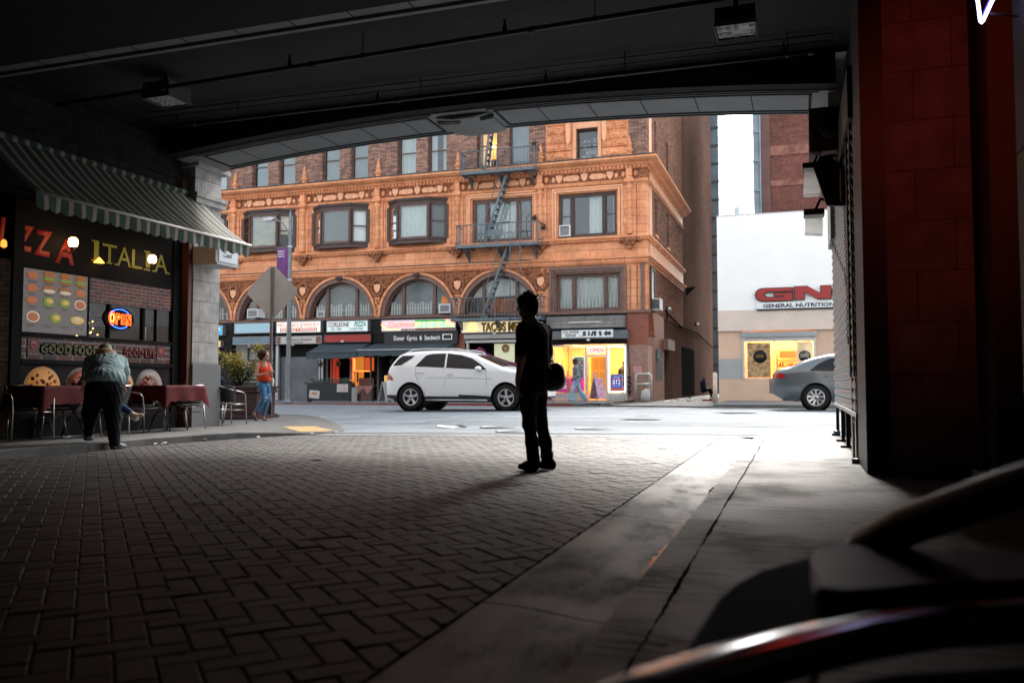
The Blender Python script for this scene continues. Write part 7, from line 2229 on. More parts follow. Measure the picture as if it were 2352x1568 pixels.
sp = dict(L=4.80, HW=.96, round=.11, tumble=.17, clad=.43, rw=.378, ra=.445, rim=.245, spokes=5, spoke_w=(.026,.045), wheels=[.84, 3.80],
 top=[(0,.86),(.04,1.16),(.14,1.30),(.30,1.50),(.42,1.63),(.60,1.69),(.9,1.725),(1.4,1.745),(2.0,1.735),(2.45,1.69),(2.80,1.60),(3.2,1.43),(3.6,1.265),(3.85,1.19),(4.2,1.13),(4.5,1.05),(4.68,.93),(4.80,.70)],
 belt=[(0,1.2),(.6,1.27),(1.0,1.26),(3.3,1.14),(4.8,1.0)],
 sill=[(0,.36),(.3,.30),(4.3,.29),(4.8,.36)],
 windows=[('quarter_window', [(.26,1.30),(.55,1.32),(.83,1.50),(.93,1.585)], [(.26,1.31),(.42,1.50),(.55,1.60),(.93,1.595)]),
             ('rear_window_glass', [(1.00,1.275),(1.92,1.235)], [(1.00,1.28),(1.30,1.60),(1.5,1.645),(1.92,1.655)]),
             ('front_window_glass', [(1.98,1.232),(3.22,1.165)], [(1.98,1.655),(2.40,1.60),(2.75,1.50),(3.05,1.32),(3.22,1.175)])],
 lines=[[(1.94,1.24),(1.95,.8),(1.93,.43)], [(3.2,1.15),(3.24,.8),(3.21,.43)], [(1.0,1.26),(1.02,1.0),(1.15,.75),(1.30,.5),(1.32,.43)], [(1.4,.95),(2.4,.945),(3.4,.90)]],
 handles=[(1.16,1.085),(2.12,1.04)],
 lamps=[('tail_light', [(.03,.88),(.30,.88)], [(.03,1.13),(.08,1.12),(.30,.895)], redlamp), ('head_light', [(4.3,.82),(4.7,.78)], [(4.3,.98),(4.7,.90)], headl)],
 mirror=(3.0,1.20), screens=[('windscreen', 2.84, 3.66), ('rear_screen', .16, .40)])
yc = 22.6 + .96
suv, hwf, patchf, ztf = car('white_suv', 'white suv with dark windows and roof rails passing in the street behind the standing man', (-11.60, yc, .035), sp, suv_white, clad)
for s_ in (-1, 1):
 mb = MB(); mb.tube([(.62, s_*.66, 1.71), (.80, s_*.665, 1.775), (1.1, s_*.665, 1.80), (2.2, s_*.66, 1.79), (2.5, s_*.655, 1.74), (2.6, s_*.65, 1.68)], .018, 8); mb.build('roof_rail', rim_m, suv, world=False)
 mb = MB(); mb.tube([(1.35, s_*.97, .30), (3.25, s_*.97, .30)], .022, 6); mb.build('side_step', rim_m, suv, world=False)
mb = MB(); mb.prism([(.30,1.60), (.62,1.725), (.62,1.70), (.34,1.585)], 'y', -.62, .62); mb.build('spoiler', suv_white, suv, world=False)
# dark sedan on the right
sd_m = pm('sedan_grey', (.115,.135,.145), .22, metal=.35, coat=.8)
sp2 = dict(L=4.64, HW=.89, round=.10, tumble=.22, clad=.20, rw=.325, ra=.375, rim=.215, spokes=9, spoke_w=(.018,.030), wheels=[1.05, 3.70],
 top=[(0,.70),(.03,.93),(.10,1.03),(.30,1.07),(.45,1.10),(.75,1.24),(1.05,1.345),(1.35,1.41),(1.8,1.45),(2.2,1.44),(2.6,1.37),(3.0,1.20),(3.4,1.04),(3.9,.98),(4.3,.88),(4.55,.74),(4.64,.6)],
 belt=[(0,.92),(1.0,.97),(3.3,.90),(4.64,.8)],
 sill=[(0,.42),(.25,.27),(.6,.22),(4.2,.20),(4.64,.32)],
 windows=[('rear_door_window', [(.93,1.00),(1.50,.985),(2.0,.975)], [(.93,1.02),(1.10,1.16),(1.35,1.29),(1.65,1.36),(2.0,1.375)]),
             ('front_door_window', [(2.06,.974),(3.05,.945)], [(2.06,1.375),(2.35,1.345),(2.65,1.22),(3.05,.96)])],
 lines=[[(1.33,.98),(1.30,.85),(1.45,.6),(1.47,.3)], [(2.03,.97),(2.06,.6),(2.02,.3)], [(.42,1.0),(.50,1.02)], [(1.2,.93),(3.6,.86)]],
 handles=[(1.36,.86),(2.3,.84)], handle_m=sd_m,
 lamps=[('tail_light', [(.01,.80),(.32,.83)], [(.01,.93),(.20,.95),(.32,.90)], redlamp)],
 mirror=(2.9,1.0), screens=[('rear_screen', .46, 1.25), ('windscreen', 2.35, 3.25)])
sed, *_ = car('grey_sedan', 'dark grey sedan with its rear half showing past the roller shutter on the right', (-.60, 22.65 + .89, .13), sp2, sd_m, clad)
for s_ in (-1, 1):
 mb = MB(); mb.tube([(.93, s_*.80, 1.0), (1.10, s_*.745, 1.175), (1.35, s_*.70, 1.31), (1.65, s_*.66, 1.385), (2.1, s_*.65, 1.395)], .010, 5); mb.build('window_trim', rim_m, sed, world=False)

# ================================================================ people
skin = pm('skin_warm', (.46,.24,.16), .55, var=.06, scale=9); skin_d = pm('skin_brown', (.10,.05,.032), .55, var=.06, scale=9)
hair_k = pm('hair_black', (.008,.006,.006), .8, spec=.2); hair_b = pm('hair_dark_brown', (.035,.018,.012), .9, var=.5, scale=40, spec=.1)
def view_rz(u): return R(18.6) + math.atan((1176 - u) / 1942)
def head_prims(c, f, s_=1.0, tilt=0.0):
 """head of height ~.22*s_ looking along unit vector f (horizontal)"""
 c = np.array(c, float); f = np.array([f[0], f[1], 0.0]); f /= np.linalg.norm(f); u = np.array([0,0,1.0]); r = np.cross(f, u)
 f = f*math.cos(tilt) - u*math.sin(tilt); u = np.cross(r, f)
 P = lambda a, b, d: tuple(c + r*a*s_ + f*b*s_ + u*d*s_)
 yaw = math.atan2(-f[0], f[1])
 pr = [('e', P(0,-.012,.025), (.073*s_,.090*s_,.082*s_), (0,0,yaw), .02),
          ('e', P(0,.020,-.035), (.056*s_,.062*s_,.068*s_), (0,0,yaw), .025),
          ('e', P(0,.055,-.078), (.024*s_,.020*s_,.018*s_), (0,0,yaw), .02),
          ('c', P(0,.078,.022), P(0,.098,-.018), .009*s_, .013*s_, .010),
          ('e', P(.012,.090,-.022), (.009*s_,.009*s_,.007*s_), None, .006), ('e', P(-.012,.090,-.022), (.009*s_,.009*s_,.007*s_), None, .006),
          ('c', P(-.020,.080,-.050), P(.020,.080,-.050), .0065*s_, .0065*s_, .007), ('c', P(-.016,.078,-.061), P(.016,.078,-.061), .007*s_, .007*s_, .007),
          ('c', P(-.034,.076,.040), P(-.012,.083,.038), .007*s_, .007*s_, .008), ('c', P(.034,.076,.040), P(.012,.083,.038), .007*s_, .007*s_, .008),
          ('e', P(-.026,.070,.018), (.012*s_,.010*s_,.009*s_), None, .006), ('e', P(.026,.070,.018), (.012*s_,.010*s_,.009*s_), None, .006),
          ('e', P(-.074,-.010,.0), (.008*s_,.018*s_,.030*s_), (0,0,yaw), .008), ('e', P(.074,-.010,.0), (.008*s_,.018*s_,.030*s_), (0,0,yaw), .008)]
 return pr, P
def hand_prims(w, d, palmn, s_=1.0, curl=.5, thumb=1):
 """w wrist, d direction of the hand, palmn palm normal; five fingers"""
 w = np.array(w, float); d = np.array(d, float); d /= np.linalg.norm(d); n = np.array(palmn, float); n -= d*(n@d); n /= np.linalg.norm(n); a = np.cross(d, n)
 pr = []
 P = lambda x, y, z: tuple(w + d*x*s_ + a*y*s_ + n*z*s_)
 for y in (-.027, -.009, .009, .027): pr.append(('c', P(.01, y*.6, 0), P(.078, y, 0), .014*s_, .012*s_, .012))
 for k, (y, L) in enumerate(((-.029,.062), (-.010,.074), (.010,.080), (.029,.070))):
  c1 = curl*(.9 + .15*k); p0 = np.array([.082, y, .0]); L1 = L*.5; L2 = L*.28; L3 = L*.24
  p1 = p0 + np.array([math.cos(c1*.7), 0, math.sin(c1*.7)])*L1; p2 = p1 + np.array([math.cos(c1*1.6), 0, math.sin(c1*1.6)])*L2; p3 = p2 + np.array([math.cos(c1*2.2), 0, math.sin(c1*2.2)])*L3
  pr += [('c', P(*p0), P(*p1), .0092*s_, .0084*s_, .004), ('c', P(*p1), P(*p2), .0084*s_, .0078*s_, .004), ('c', P(*p2), P(*p3), .0078*s_, .0068*s_, .004)]
 t0 = np.array([.025, .026*thumb, .006]); t1 = t0 + np.array([.032, .024*thumb, .012]); t2 = t1 + np.array([.026, .006*thumb, .014])
 pr += [('c', P(*t0), P(*t1), .0135*s_, .0105*s_, .008), ('c', P(*t1), P(*t2), .0105*s_, .008*s_, .004)]
 return pr
def shoe(name, heel, toe, mat, t, s_=1.0, res=.008, sole=None, low=True):
 h = np.array(heel, float); e = np.array(toe, float); d = e - h; L = np.linalg.norm(d[:2]) or .2
 m = (h + e)/2
 u = np.array([0,0,1.0])
 pr = [('e', tuple(h + u*.035), (.040*s_,.042*s_,.042), None, .03), ('c', tuple(h + u*.03), tuple(m + u*.034), .036*s_, .042*s_, .03), ('c', tuple(m + u*.034), tuple(e + u*.026), .042*s_, .028*s_, .03), ('c', tuple(h + u*.05), tuple(h + u*.085 + d*.12), .036*s_, .032*s_, .02)]
 zmin = min(h[2], e[2]) - .011
 return blob_obj(name, pr, mat, t, res, .02, cut=None if abs(h[2]-e[2]) > .03 else (lambda X, Y, Z: zmin - Z))
def pts_frame(x0, y0, m, zoff=0):
 return lambda px, py, d=0.0: ((px - x0)*m, d, (y0 - py)*m + zoff)

# --- the standing man, a silhouette against the street
man = thing('person', 'young man standing in black silhouette on the pavers, short-sleeved shirt and rolled jeans', 'person', (-2.335, 7.62, G(-2.3, 7.6)), view_rz(1222))
F_ = pts_frame(272, 1488, .001185)
f_ = (-.88, .42)
hp, HP = head_prims(F_(207, 190, 0), f_, 1.0, .10)
shL, elL, wrL = F_(178, 378, -.155), F_(168, 600, -.20), F_(135, 790, -.16)
shR, elR, wrR = F_(352, 385, .155), F_(372, 600, .20), F_(335, 760, .15)
body = hp + [('c', F_(215, 250, .01), F_(235, 330, .0), .052, .058, .03), ('c', F_(235, 335, .0), F_(255, 420, 0), .08, .12, .05), ('c', F_(255,420,0), F_(255,760,0), .12, .12, .05), ('e', F_(255, 820, 0), (.12,.13,.10), None, .05),
 ('c', shL, elL, .048, .038), ('c', elL, wrL, .038, .025), ('c', shR, elR, .048, .038), ('c', elR, wrR, .038, .025),
 ('c', F_(215,860,-.08), F_(228,1130,-.08), .06, .038), ('c', F_(228,1130,-.08), F_(258,1425,-.07), .036, .032), ('c', F_(305,860,.08), F_(325,1120,.07), .055, .038), ('c', F_(325,1120,.07), F_(372,1415,.05), .036, .032)]
body += hand_prims(wrL, (.02, .05, -1), (.9, .35, 0), 1.0, .45, -1) + hand_prims(wrR, (.2, 0, -1), (-.9, .3, 0), 1.0, .6, 1)
blob_obj('body', body, skin, man, .0065, .02)
shirt = [('c', F_(196, 372, -.13), F_(352, 385, .13), .064, .066, .04), ('c', F_(222, 320, .0), F_(240, 345, 0), .062, .075, .03), ('e', F_(262, 450, 0), (.145,.165,.15), (0,0,-.45), .05), ('e', F_(265, 600, 0), (.148,.160,.17), (0,0,-.45), .05), ('e', F_(258, 765, 0), (.142,.158,.13), (0,0,-.45), .05),
 ('c', F_(255, 800, 0), F_(250, 868, 0), .132, .135, .03), ('c', shL, F_(170, 560, -.195), .066, .062, .03), ('c', shR, F_(368, 560, .19), .066, .062, .03)]
blk_cloth = pm('shirt_black', (.012,.012,.013), .85)
blob_obj('shirt', shirt, blk_cloth, man, .008, .03, fold=.004, cut=lambda X, Y, Z: (.728 + .05*X) - Z)
MB().prism([(F_(150,322)[0], F_(0,322)[2]), (F_(195,300)[0], F_(0,300)[2]), (F_(232,300)[0], F_(0,300)[2]), (F_(200,352)[0], F_(0,352)[2]), (F_(168,338)[0], F_(0,338)[2])], 'y', -.035, .03).build('collar', blk_cloth, man, world=False)
jeans_d = pm('jeans_black', (.016,.017,.020), .8)
jp = [('e', F_(250, 830, 0), (.135,.15,.10), (0,0,-.4), .05), ('c', F_(215,850,-.075), F_(222,1000,-.085), .094, .074, .04), ('c', F_(222,1000,-.085), F_(228,1130,-.085), .074, .060, .03), ('c', F_(228,1130,-.085), F_(246,1270,-.08), .060, .055, .03), ('c', F_(246,1270,-.08), F_(257,1392,-.07), .060, .054, .03),
      ('c', F_(300,850,.075), F_(305,1000,.08), .090, .068, .04), ('c', F_(305,1000,.08), F_(322,1120,.075), .068, .058, .03), ('c', F_(322,1120,.075), F_(350,1270,.06), .058, .054, .03), ('c', F_(350,1270,.06), F_(366,1382,.05), .060, .054, .03),
      ('c', F_(257,1380,-.07), F_(258,1396,-.07), .062, .062, .006), ('c', F_(366,1370,.05), F_(367,1385,.05), .062, .062, .006)]
blob_obj('trousers', jp, jeans_d, man, .0075, .03, fold=.006, seed=2)
shoe('shoe', F_(268, 1478, -.085), F_(158, 1478, -.045), blk_cloth, man, 1.02)
shoe('shoe', F_(400, 1478, .03), F_(302, 1478, .09), blk_cloth, man, 1.02)
for a in ((222, 1418, -.07), (340, 1408, .05)):
 MB().tube([F_(a[0]+10, a[1]-6, a[2]), F_(a[0]-14, a[1]+2, a[2]-.01), F_(a[0]-22, a[1]+12, a[2])], .0025, 4).tube([F_(a[0]+6, a[1]-2, a[2]), F_(a[0]-8, a[1]-18, a[2])], .0025, 4).build('shoelace', blk_cloth, man, world=False)
# hair: cap plus tousled locks
q = random.Random(14)
hc = F_(214, 158, 0)
hairp = [('e', F_(218, 165, 0), (.098,.088,.092), None, .03), ('e', F_(250, 205, .01), (.058,.068,.085), None, .03), ('e', F_(180, 140, 0), (.060,.062,.038), None, .03)]
for k in range(60):
 a = q.uniform(0, 2*PI); e = q.uniform(.05, 1.45)
 d = np.array([math.cos(a)*math.cos(e), math.sin(a)*math.cos(e), math.sin(e)])
 p = np.array(hc) + d*np.array([.092,.084,.078]); tip = p + d*q.uniform(.012,.03) + np.array([.020*q.random(), 0, q.uniform(-.006,.012)])
 hairp.append(('c', tuple(p - d*.02), tuple(tip), .012, .0035, .006))
blob_obj('hair', hairp, hair_k, man, .006, .02, smooth_it=1)
mb = MB()
for k in range(110):
 a = q.uniform(0, 2*PI); e = q.uniform(.2, 1.5)
 d = Vector((math.cos(a)*math.cos(e), math.sin(a)*math.cos(e), math.sin(e)))
 p = Vector(hc) + Vector((d.x*.098, d.y*.09, d.z*.088)); mb.tube([p - d*.01, p + d*.015, p + d*q.uniform(.02,.04) + Vector((q.uniform(0,.02), 0, -.004))], [.0022,.0018,.0006], 4)
mb.build('hair_strand', hair_k, man, world=False)
bag = thing('shoulder_bag', 'round black shoulder bag hanging at the standing man\'s hip', 'bag', (-2.335, 7.62, G(-2.3, 7.6)), view_rz(1222))
bp_ = [('e', F_(432, 748, .13), (.092,.10,.135), (0,.25,0), .03), ('e', F_(445, 790, .13), (.086,.10,.085), None, .04), ('e', F_(385, 760, .12), (.07,.09,.12), None, .04)]
bagm = pm('bag_leather', (.014,.014,.015), .38)
blob_obj('pouch', bp_, bagm, bag, .008, .03)
MB().tube([F_(378,628,.12), F_(380,618,.12), F_(412,620,.12), F_(418,640,.12)], .010, 8).build('handle', bagm, bag, world=False)
MB().tube([F_(238,322,.06), F_(330,322,.10), F_(392,400,.16), F_(402,480,.17), F_(396,560,.16), F_(388,640,.14)], .014, 8).tube([F_(238,322,.06), F_(240,450,-.165), F_(300,620,-.10), F_(400,690,.03)], .012, 8).build('strap', bagm, bag, world=False)
mb = MB()
for k in range(5): mb.ell(F_(385 + k*13, 836 - k*2, .035), (.005,.004,.008), nu=6, nv=4)
mb.build('stud', rim_m, bag, world=False)

# --- woman in red
wz = GS(-11.3, 16.3)
wom = thing('person', 'curly-haired woman in a red sleeveless top and ripped blue jeans walking, phone in hands', 'person', (-11.39, 16.31, wz), view_rz(601))
F_ = pts_frame(330, 1412, .00124)
f_ = (.72, -.69)
hp, HP = head_prims(F_(350, 240, 0), f_, .98, .05)
shA, elA, wrA = F_(222, 405, -.03), F_(200, 600, -.06), F_(375, 562, -.20)
shB, elB, wrB = F_(418, 400, .12), F_(462, 560, .06), F_(428, 572, -.16)
hipA, knA, anA = F_(280, 770, -.06), F_(345, 1015, -.12), F_(205, 1245, -.02)
hipB, knB, anB = F_(380, 770, .06), F_(405, 1010, .0), F_(335, 1310, .05)
body = hp + [('c', F_(335, 300, .01), F_(330, 380, .03), .042, .05, .03), ('c', F_(250,412,-.01), F_(400,405,.10), .045, .045, .04), ('c', F_(325,440,.03), F_(325,640,.02), .088, .085, .05), ('e', F_(325,755,0), (.13,.11,.10), None, .05),
 ('c', shA, elA, .044, .034), ('c', elA, wrA, .035, .022), ('c', shB, elB, .040, .032), ('c', elB, wrB, .032, .022),
 ('c', hipA, knA, .075, .05), ('c', knA, anA, .045, .032), ('c', hipB, knB, .075, .05), ('c', knB, anB, .045, .032),
 ('c', anA, F_(160, 1300, -.01), .030, .026, .01), ('c', F_(165,1300,-.01), F_(205,1390,-.04), .028, .022, .02), ('c', anB, F_(330,1385,.05), .031, .028, .01), ('c', F_(325,1392,.05), F_(400,1402,-.01), .028, .020, .02)]
body += hand_prims(wrA, (.9,-.1,.18), (.0,.4,1), .9, .6, -1) + hand_prims(wrB, (.6,-.6,.25), (.2,.2,1), .9, .7, 1)
blob_obj('body', body, skin, wom, .0075, .02)
redc = pm('top_red', (.62,.060,.018), .75, var=.08, scale=6)
blob_obj('top', [('c', F_(272,392,.0), F_(262,470,-.01), .050, .06, .02), ('c', F_(385,388,.07), F_(398,470,.05), .050, .06, .02), ('e', F_(328,500,.02), (.118,.105,.10), None, .04), ('e', F_(325,610,.01), (.125,.115,.11), None, .04), ('c', F_(300,655,0), F_(355,655,.0), .118, .118, .04)], redc, wom, .008, .03, fold=.005, cut=lambda X, Y, Z: .872 - Z)
MB().lathe([(.128,0), (.136,.004), (.136,.034), (.128,.038)], (F_(325,0)[0], 0, .845), 26).build('belt', blackp, wom, world=False)
MB().box(.075,.13,-.142,-.136,.845,.885).build('buckle', rim_m, wom, world=False)
denim = pm('denim_blue', (.035,.115,.23), .8, col2=(.10,.22,.36), scale=7)
jp = [('e', F_(325,765,0), (.138,.118,.10), None, .04), ('c', hipA, knA, .092, .064, .04), ('c', knA, F_(222,1215,-.03), .062, .048, .03), ('c', hipB, knB, .090, .062, .04), ('c', knB, F_(337,1275,.05), .060, .050, .03), ('c', F_(337,1262,.05), F_(336,1285,.05), .056, .056, .006), ('c', F_(232,1200,-.03), F_(216,1222,-.03), .053, .053, .006)]
blob_obj('jeans', jp, denim, wom, .008, .025, fold=.005, seed=3, cut=lambda X, Y, Z: Z - .862)
pale = pm('ripped_thread', (.45,.48,.50), .9)
MB().ell(F_(352,1005,-.17), (.040,.016,.034)).ell(F_(342,1060,-.165), (.028,.012,.014)).ell(F_(330,860,-.138), (.03,.012,.02)).build('rip', pale, wom, world=False)
MB().ell(F_(412,950,-.055), (.026,.014,.026)).ell(F_(410,1010,-.055), (.026,.014,.020)).build('rip', pale, wom, world=False)
for (a, b) in (((165,1298,-.01), (212,1395,-.04)), ((322,1395,.05), (408,1406,-.015))):
 A = Vector(F_(*a)); B = Vector(F_(*b)); d = B - A; mb = MB()
 mb.tube([A + Vector((0,0,-.03)), A + d*.5 + Vector((0,0,-.028)), B + Vector((0,0,-.02))], [.030,.034,.024], 10)
 for k in range(6):
  c_ = A + d*(.02 + .16*k); r_ = .034 - .002*k
  mb.tube([c_ + Vector((r_*math.cos(w_)*.9, r_*math.sin(w_), r_*.4*math.sin(w_) + .012)) for w_ in [2*PI*j/10 for j in range(11)]], .0045, 4)
 mb.tube([A + Vector((.03*math.cos(w_), .03*math.sin(w_), .06)) for w_ in [2*PI*j/10 for j in range(11)]], .006, 4)
 mb.build('sandal', blackp, wom, world=False)
q = random.Random(5); hp2 = [('e', F_(318,212,.01), (.105,.095,.088), None, .02), ('e', F_(275,262,.02), (.062,.07,.072), None, .02)]
for k in range(52):
 a = q.uniform(0, 2*PI); e = q.uniform(-.7, 1.4)
 d = np.array([math.cos(a)*math.cos(e), math.sin(a)*math.cos(e), math.sin(e)])
 p = np.array(F_(305,228,.02)) + d*np.array([.105,.095,.095])
 if d[0]*.72 - d[1]*.69 > .35 and e < .75: continue
 hp2.append(('e', tuple(p), (.026,.026,.024), None, .008))
blob_obj('hair', hp2, hair_b, wom, .008, .02, fold=.004, smooth_it=1)
ph = thing('mobile_phone', 'dark phone held up in the hands of the woman in red', 'phone', (-11.39, 16.31, wz), view_rz(601))
mb = MB(); mb.obox(F_(462, 530, -.24), (.07,.12,.010), (.25,.1,.4)); mb.build('case', pm('phone_dark2', (.10,.09,.09), .3), ph, world=False)
pu = thing('handbag', 'small cream handbag at the hip of the woman in red', 'bag', (-11.39, 16.31, wz), view_rz(601))
blob_obj('pouch', [('e', F_(478,715,.05), (.038,.05,.088), (0,.15,0), .02), ('e', F_(476,755,.05), (.036,.048,.05), None, .02)], pm('bag_cream', (.62,.55,.48), .6), pu, .008, .02)
MB().tube([F_(470,650,.05), F_(440,520,.11), F_(405,385,.12), F_(395,375,.15)], .007, 6).tube([F_(462,780,.05), F_(455,850,.05), F_(475,850,.05)], [.01,.014,.01], 6).build('strap', blackp, pu, world=False)

# --- man bending over the left table
bx, by = -8.98, 9.42
bend = thing('person', 'heavy man in pale blue shirt and black trousers bending over the left table', 'person', (bx, by, G(bx, by)), view_rz(272))
F_ = pts_frame(540, 1515, .00102)
hp, HP = head_prims(F_(385, 185, .62), (-.1, .9), .98, 1.1)
body = hp + [('c', F_(385,215,.52), F_(395,270,.40), .06, .07, .03), ('c', F_(395,290,.36), F_(400,620,.0), .17, .17, .06), ('c', F_(200,330,.38), F_(130,560,.50), .06, .05), ('c', F_(130,560,.50), F_(120,680,.62), .045, .03),
 ('c', F_(600,330,.36), F_(640,520,.42), .06, .05), ('c', F_(640,520,.42), F_(625,660,.55), .042, .028),
 ('c', F_(290,700,.02), F_(225,1010,.05), .11, .07), ('c', F_(225,1010,.05), F_(210,1320,.10), .06, .045), ('c', F_(480,700,-.02), F_(505,1080,-.02), .11, .07), ('c', F_(505,1080,-.02), F_(530,1430,0), .06, .045)]
body += hand_prims(F_(120,690,.63), (.1,.8,-.4), (0,-.4,-1), 1, .4, 1) + hand_prims(F_(625,668,.56), (-.1,.5,-.8), (0,-.8,-.4), 1, .5, -1)
blob_obj('body', body, skin, bend, .010, .03)
shb = pm('shirt_pale_blue', (.34,.46,.47), .8, var=.06, scale=5)
blob_obj('shirt', [('e', F_(405,330,.30), (.235,.20,.155), (.3,0,0), .08), ('e', F_(400,440,.12), (.235,.22,.17), (.5,0,0), .08), ('e', F_(395,520,-.02), (.225,.20,.13), None, .06), ('c', F_(215,320,.34), F_(170,470,.42), .095, .08, .05), ('c', F_(590,320,.34), F_(635,470,.40), .088, .075, .05), ('c', F_(635,470,.40), F_(640,560,.44), .07, .06, .03), ('c', F_(240,560,-.02), F_(560,560,-.02), .10, .10, .05)], shb, bend, .010, .05, fold=.006, cut=lambda X, Y, Z: .845 + .0*X - Z)
trm = pm('trousers_black', (.008,.009,.012), .85)
blob_obj('trousers', [('e', F_(390,660,.0), (.235,.20,.17), None, .06), ('c', F_(290,720,.02), F_(225,1010,.05), .145, .105, .05), ('c', F_(225,1010,.05), F_(208,1295,.10), .10, .062, .04), ('c', F_(480,720,-.02), F_(505,1080,-.02), .150, .10, .05), ('c', F_(505,1080,-.02), F_(530,1440,0), .095, .072, .04)], trm, bend, .010, .04, fold=.006, seed=4)
shm = pm('shoe_grey', (.10,.10,.11), .6)
s1 = shoe('shoe', F_(520,1508,-.02), F_(655,1508,.06), shm, bend, 1.1)
MB().tube([F_(500,1505,-.03), F_(590,1512,.0), F_(672,1508,.05)], [.035,.04,.03], 8)
s2 = shoe('shoe', F_(190,1385,.10), F_(255,1385,.16), shm, bend, 1.05)
MB().lathe([(.0,.09), (.07,.07), (.095,.0), (.10,-.03), (.0,-.04)], F_(382,135,.66), 18).build('cap', pm('cap_olive', (.22,.26,.08), .8, col2=(.4,.42,.40), scale=14), bend, world=False)

# --- the person seated behind, crossing a leg
sx, sy = -10.35, 10.68
sit = thing('person', 'dark-clothed seated person with cream slip-on shoes, mostly behind the bending man', 'person', (sx, sy, GS(sx, sy)), R(18.6) + math.atan((1176-240)/1942))
# local: x to the right of the view, y away
hp, HP = head_prims((-.22, .0, 1.13), (-.7, -.6), 1.0, .2)
body = hp + [('c', (-.20,0,1.04), (-.16,0,.93), .05, .07, .03), ('c', (-.16,0,.90), (-.12,0,.52), .15, .14, .05), ('c', (-.30,-.10,.88), (-.42,-.12,.72), .05, .04), ('c', (-.42,-.12,.72), (-.52,-.2,.80), .04, .03), ('c', (-.05,.14,.88), (-.15,.25,.7), .05, .04),
   ('c', (-.10,-.08,.48), (.12,-.22,.50), .085, .06), ('c', (.12,-.22,.50), (.34,-.28,.36), .055, .036), ('c', (-.10,.08,.48), (.06,-.2,.47), .085, .06), ('c', (.06,-.2,.47), (.02,-.2,.08), .055, .036)]
body += hand_prims((-.52,-.2,.80), (-.8,-.2,.1), (0,0,-1), 1, .3, 1)
blob_obj('body', body, skin_d, sit, .012, .03)
blob_obj('jacket', [('c', (-.17,0,.92), (-.12,0,.50), .175, .165, .05), ('c', (-.30,-.10,.88), (-.42,-.12,.72), .085, .075, .04), ('c', (-.42,-.12,.72), (-.50,-.18,.79), .065, .05, .03), ('c', (-.05,.14,.88), (-.15,.25,.7), .075, .065, .04)], trm, sit, .012, .03, fold=.005)
blob_obj('jeans', [('c', (-.10,-.08,.48), (.12,-.22,.50), .10, .075, .04), ('c', (.12,-.22,.50), (.30,-.27,.385), .070, .052, .03), ('c', (-.10,.08,.48), (.06,-.2,.45), .10, .075, .04), ('c', (.06,-.2,.45), (.02,-.2,.12), .065, .05, .03)], pm('denim_navy', (.015,.045,.10), .8, var=.2, scale=8), sit, .011, .03)
blob_obj('shoe', [('c', (.335,-.28,.345), (.40,-.30,.285), .042, .045, .03), ('c', (.37,-.29,.33), (.50,-.33,.325), .032, .020, .03), ('c', (.35,-.285,.29), (.40,-.30,.27), .035, .035, .03)], pm('shoe_cream', (.55,.42,.33), .7), sit, .008, .02)
shoe('shoe', (.0,-.2,.0), (.13,-.26,.0), pm('shoe_cream', (.55,.42,.33), .7), sit, 1.0)
MB().lathe([(.0,.115), (.06,.10), (.09,.05), (.095,-.03), (.07,-.08), (.0,-.08)], (-.205,.01,1.14), 14).build('hair', hair_k, sit, world=False)
# chair they sit on
dup(ch, (sx - .02, sy + .02, GS(sx, sy) + .002), R(250), 'cafe chair under the seated person behind the bending man')

# --- figure half hidden by the pillar, by the planter
px_, py_ = -12.05, 15.35
t = thing('person', 'dark-haired person in navy coat seated half behind the stone pillar', 'person', (px_, py_, GS(px_, py_)), R(38))
hp, HP = head_prims((0, .02, 1.16), (.1, .9), 1.0, .15)
blob_obj('body', hp + [('c', (0,0,1.06), (0,0,.95), .05, .07, .03), ('c', (0,0,.90), (0,0,.50), .15, .14, .05), ('c', (-.18,0,.92), (-.24,.1,.66), .05, .04), ('c', (.18,0,.92), (.24,.1,.66), .05, .04), ('c', (-.24,.1,.66), (-.12,.32,.66), .04, .03), ('c', (.24,.1,.66), (.12,.32,.66), .04, .03), ('c', (-.09,0,.46), (-.12,.42,.48), .08, .06), ('c', (-.12,.42,.48), (-.12,.40,.06), .055, .04), ('c', (.09,0,.46), (.12,.42,.48), .08, .06), ('c', (.12,.42,.48), (.12,.40,.06), .055, .04)]
   + hand_prims((-.12,.32,.66), (.3,.8,0), (0,0,-1), 1, .4, 1) + hand_prims((.12,.32,.66), (-.3,.8,0), (0,0,-1), 1, .4, -1), skin, t, .012, .03)
navy = pm('coat_navy', (.008,.018,.035), .8, var=.2, scale=6)
blob_obj('coat', [('c', (0,0,.92), (0,0,.48), .18, .185, .06), ('c', (-.18,0,.92), (-.24,.1,.66), .085, .07, .05), ('c', (.18,0,.92), (.24,.1,.66), .085, .07, .05), ('c', (-.24,.1,.66), (-.13,.30,.66), .06, .05, .03), ('c', (.24,.1,.66), (.13,.30,.66), .06, .05, .03), ('e', (0,-.06,1.02), (.12,.10,.08), None, .04)], navy, t, .012, .04, fold=.005)
blob_obj('hair', [('e', (0,-.01,1.20), (.10,.11,.10), None, .03), ('e', (0,-.06,1.10), (.11,.09,.13), None, .03), ('e', (.0,-.08,1.0), (.10,.06,.09), None, .03)], hair_k, t, .010, .03, fold=.004)
blob_obj('trousers', [('c', (-.09,0,.46), (-.12,.42,.48), .10, .075, .04), ('c', (-.12,.42,.48), (-.12,.40,.10), .07, .055, .03), ('c', (.09,0,.46), (.12,.42,.48), .10, .075, .04), ('c', (.12,.42,.48), (.12,.40,.10), .07, .055, .03)], trm, t, .012, .03)
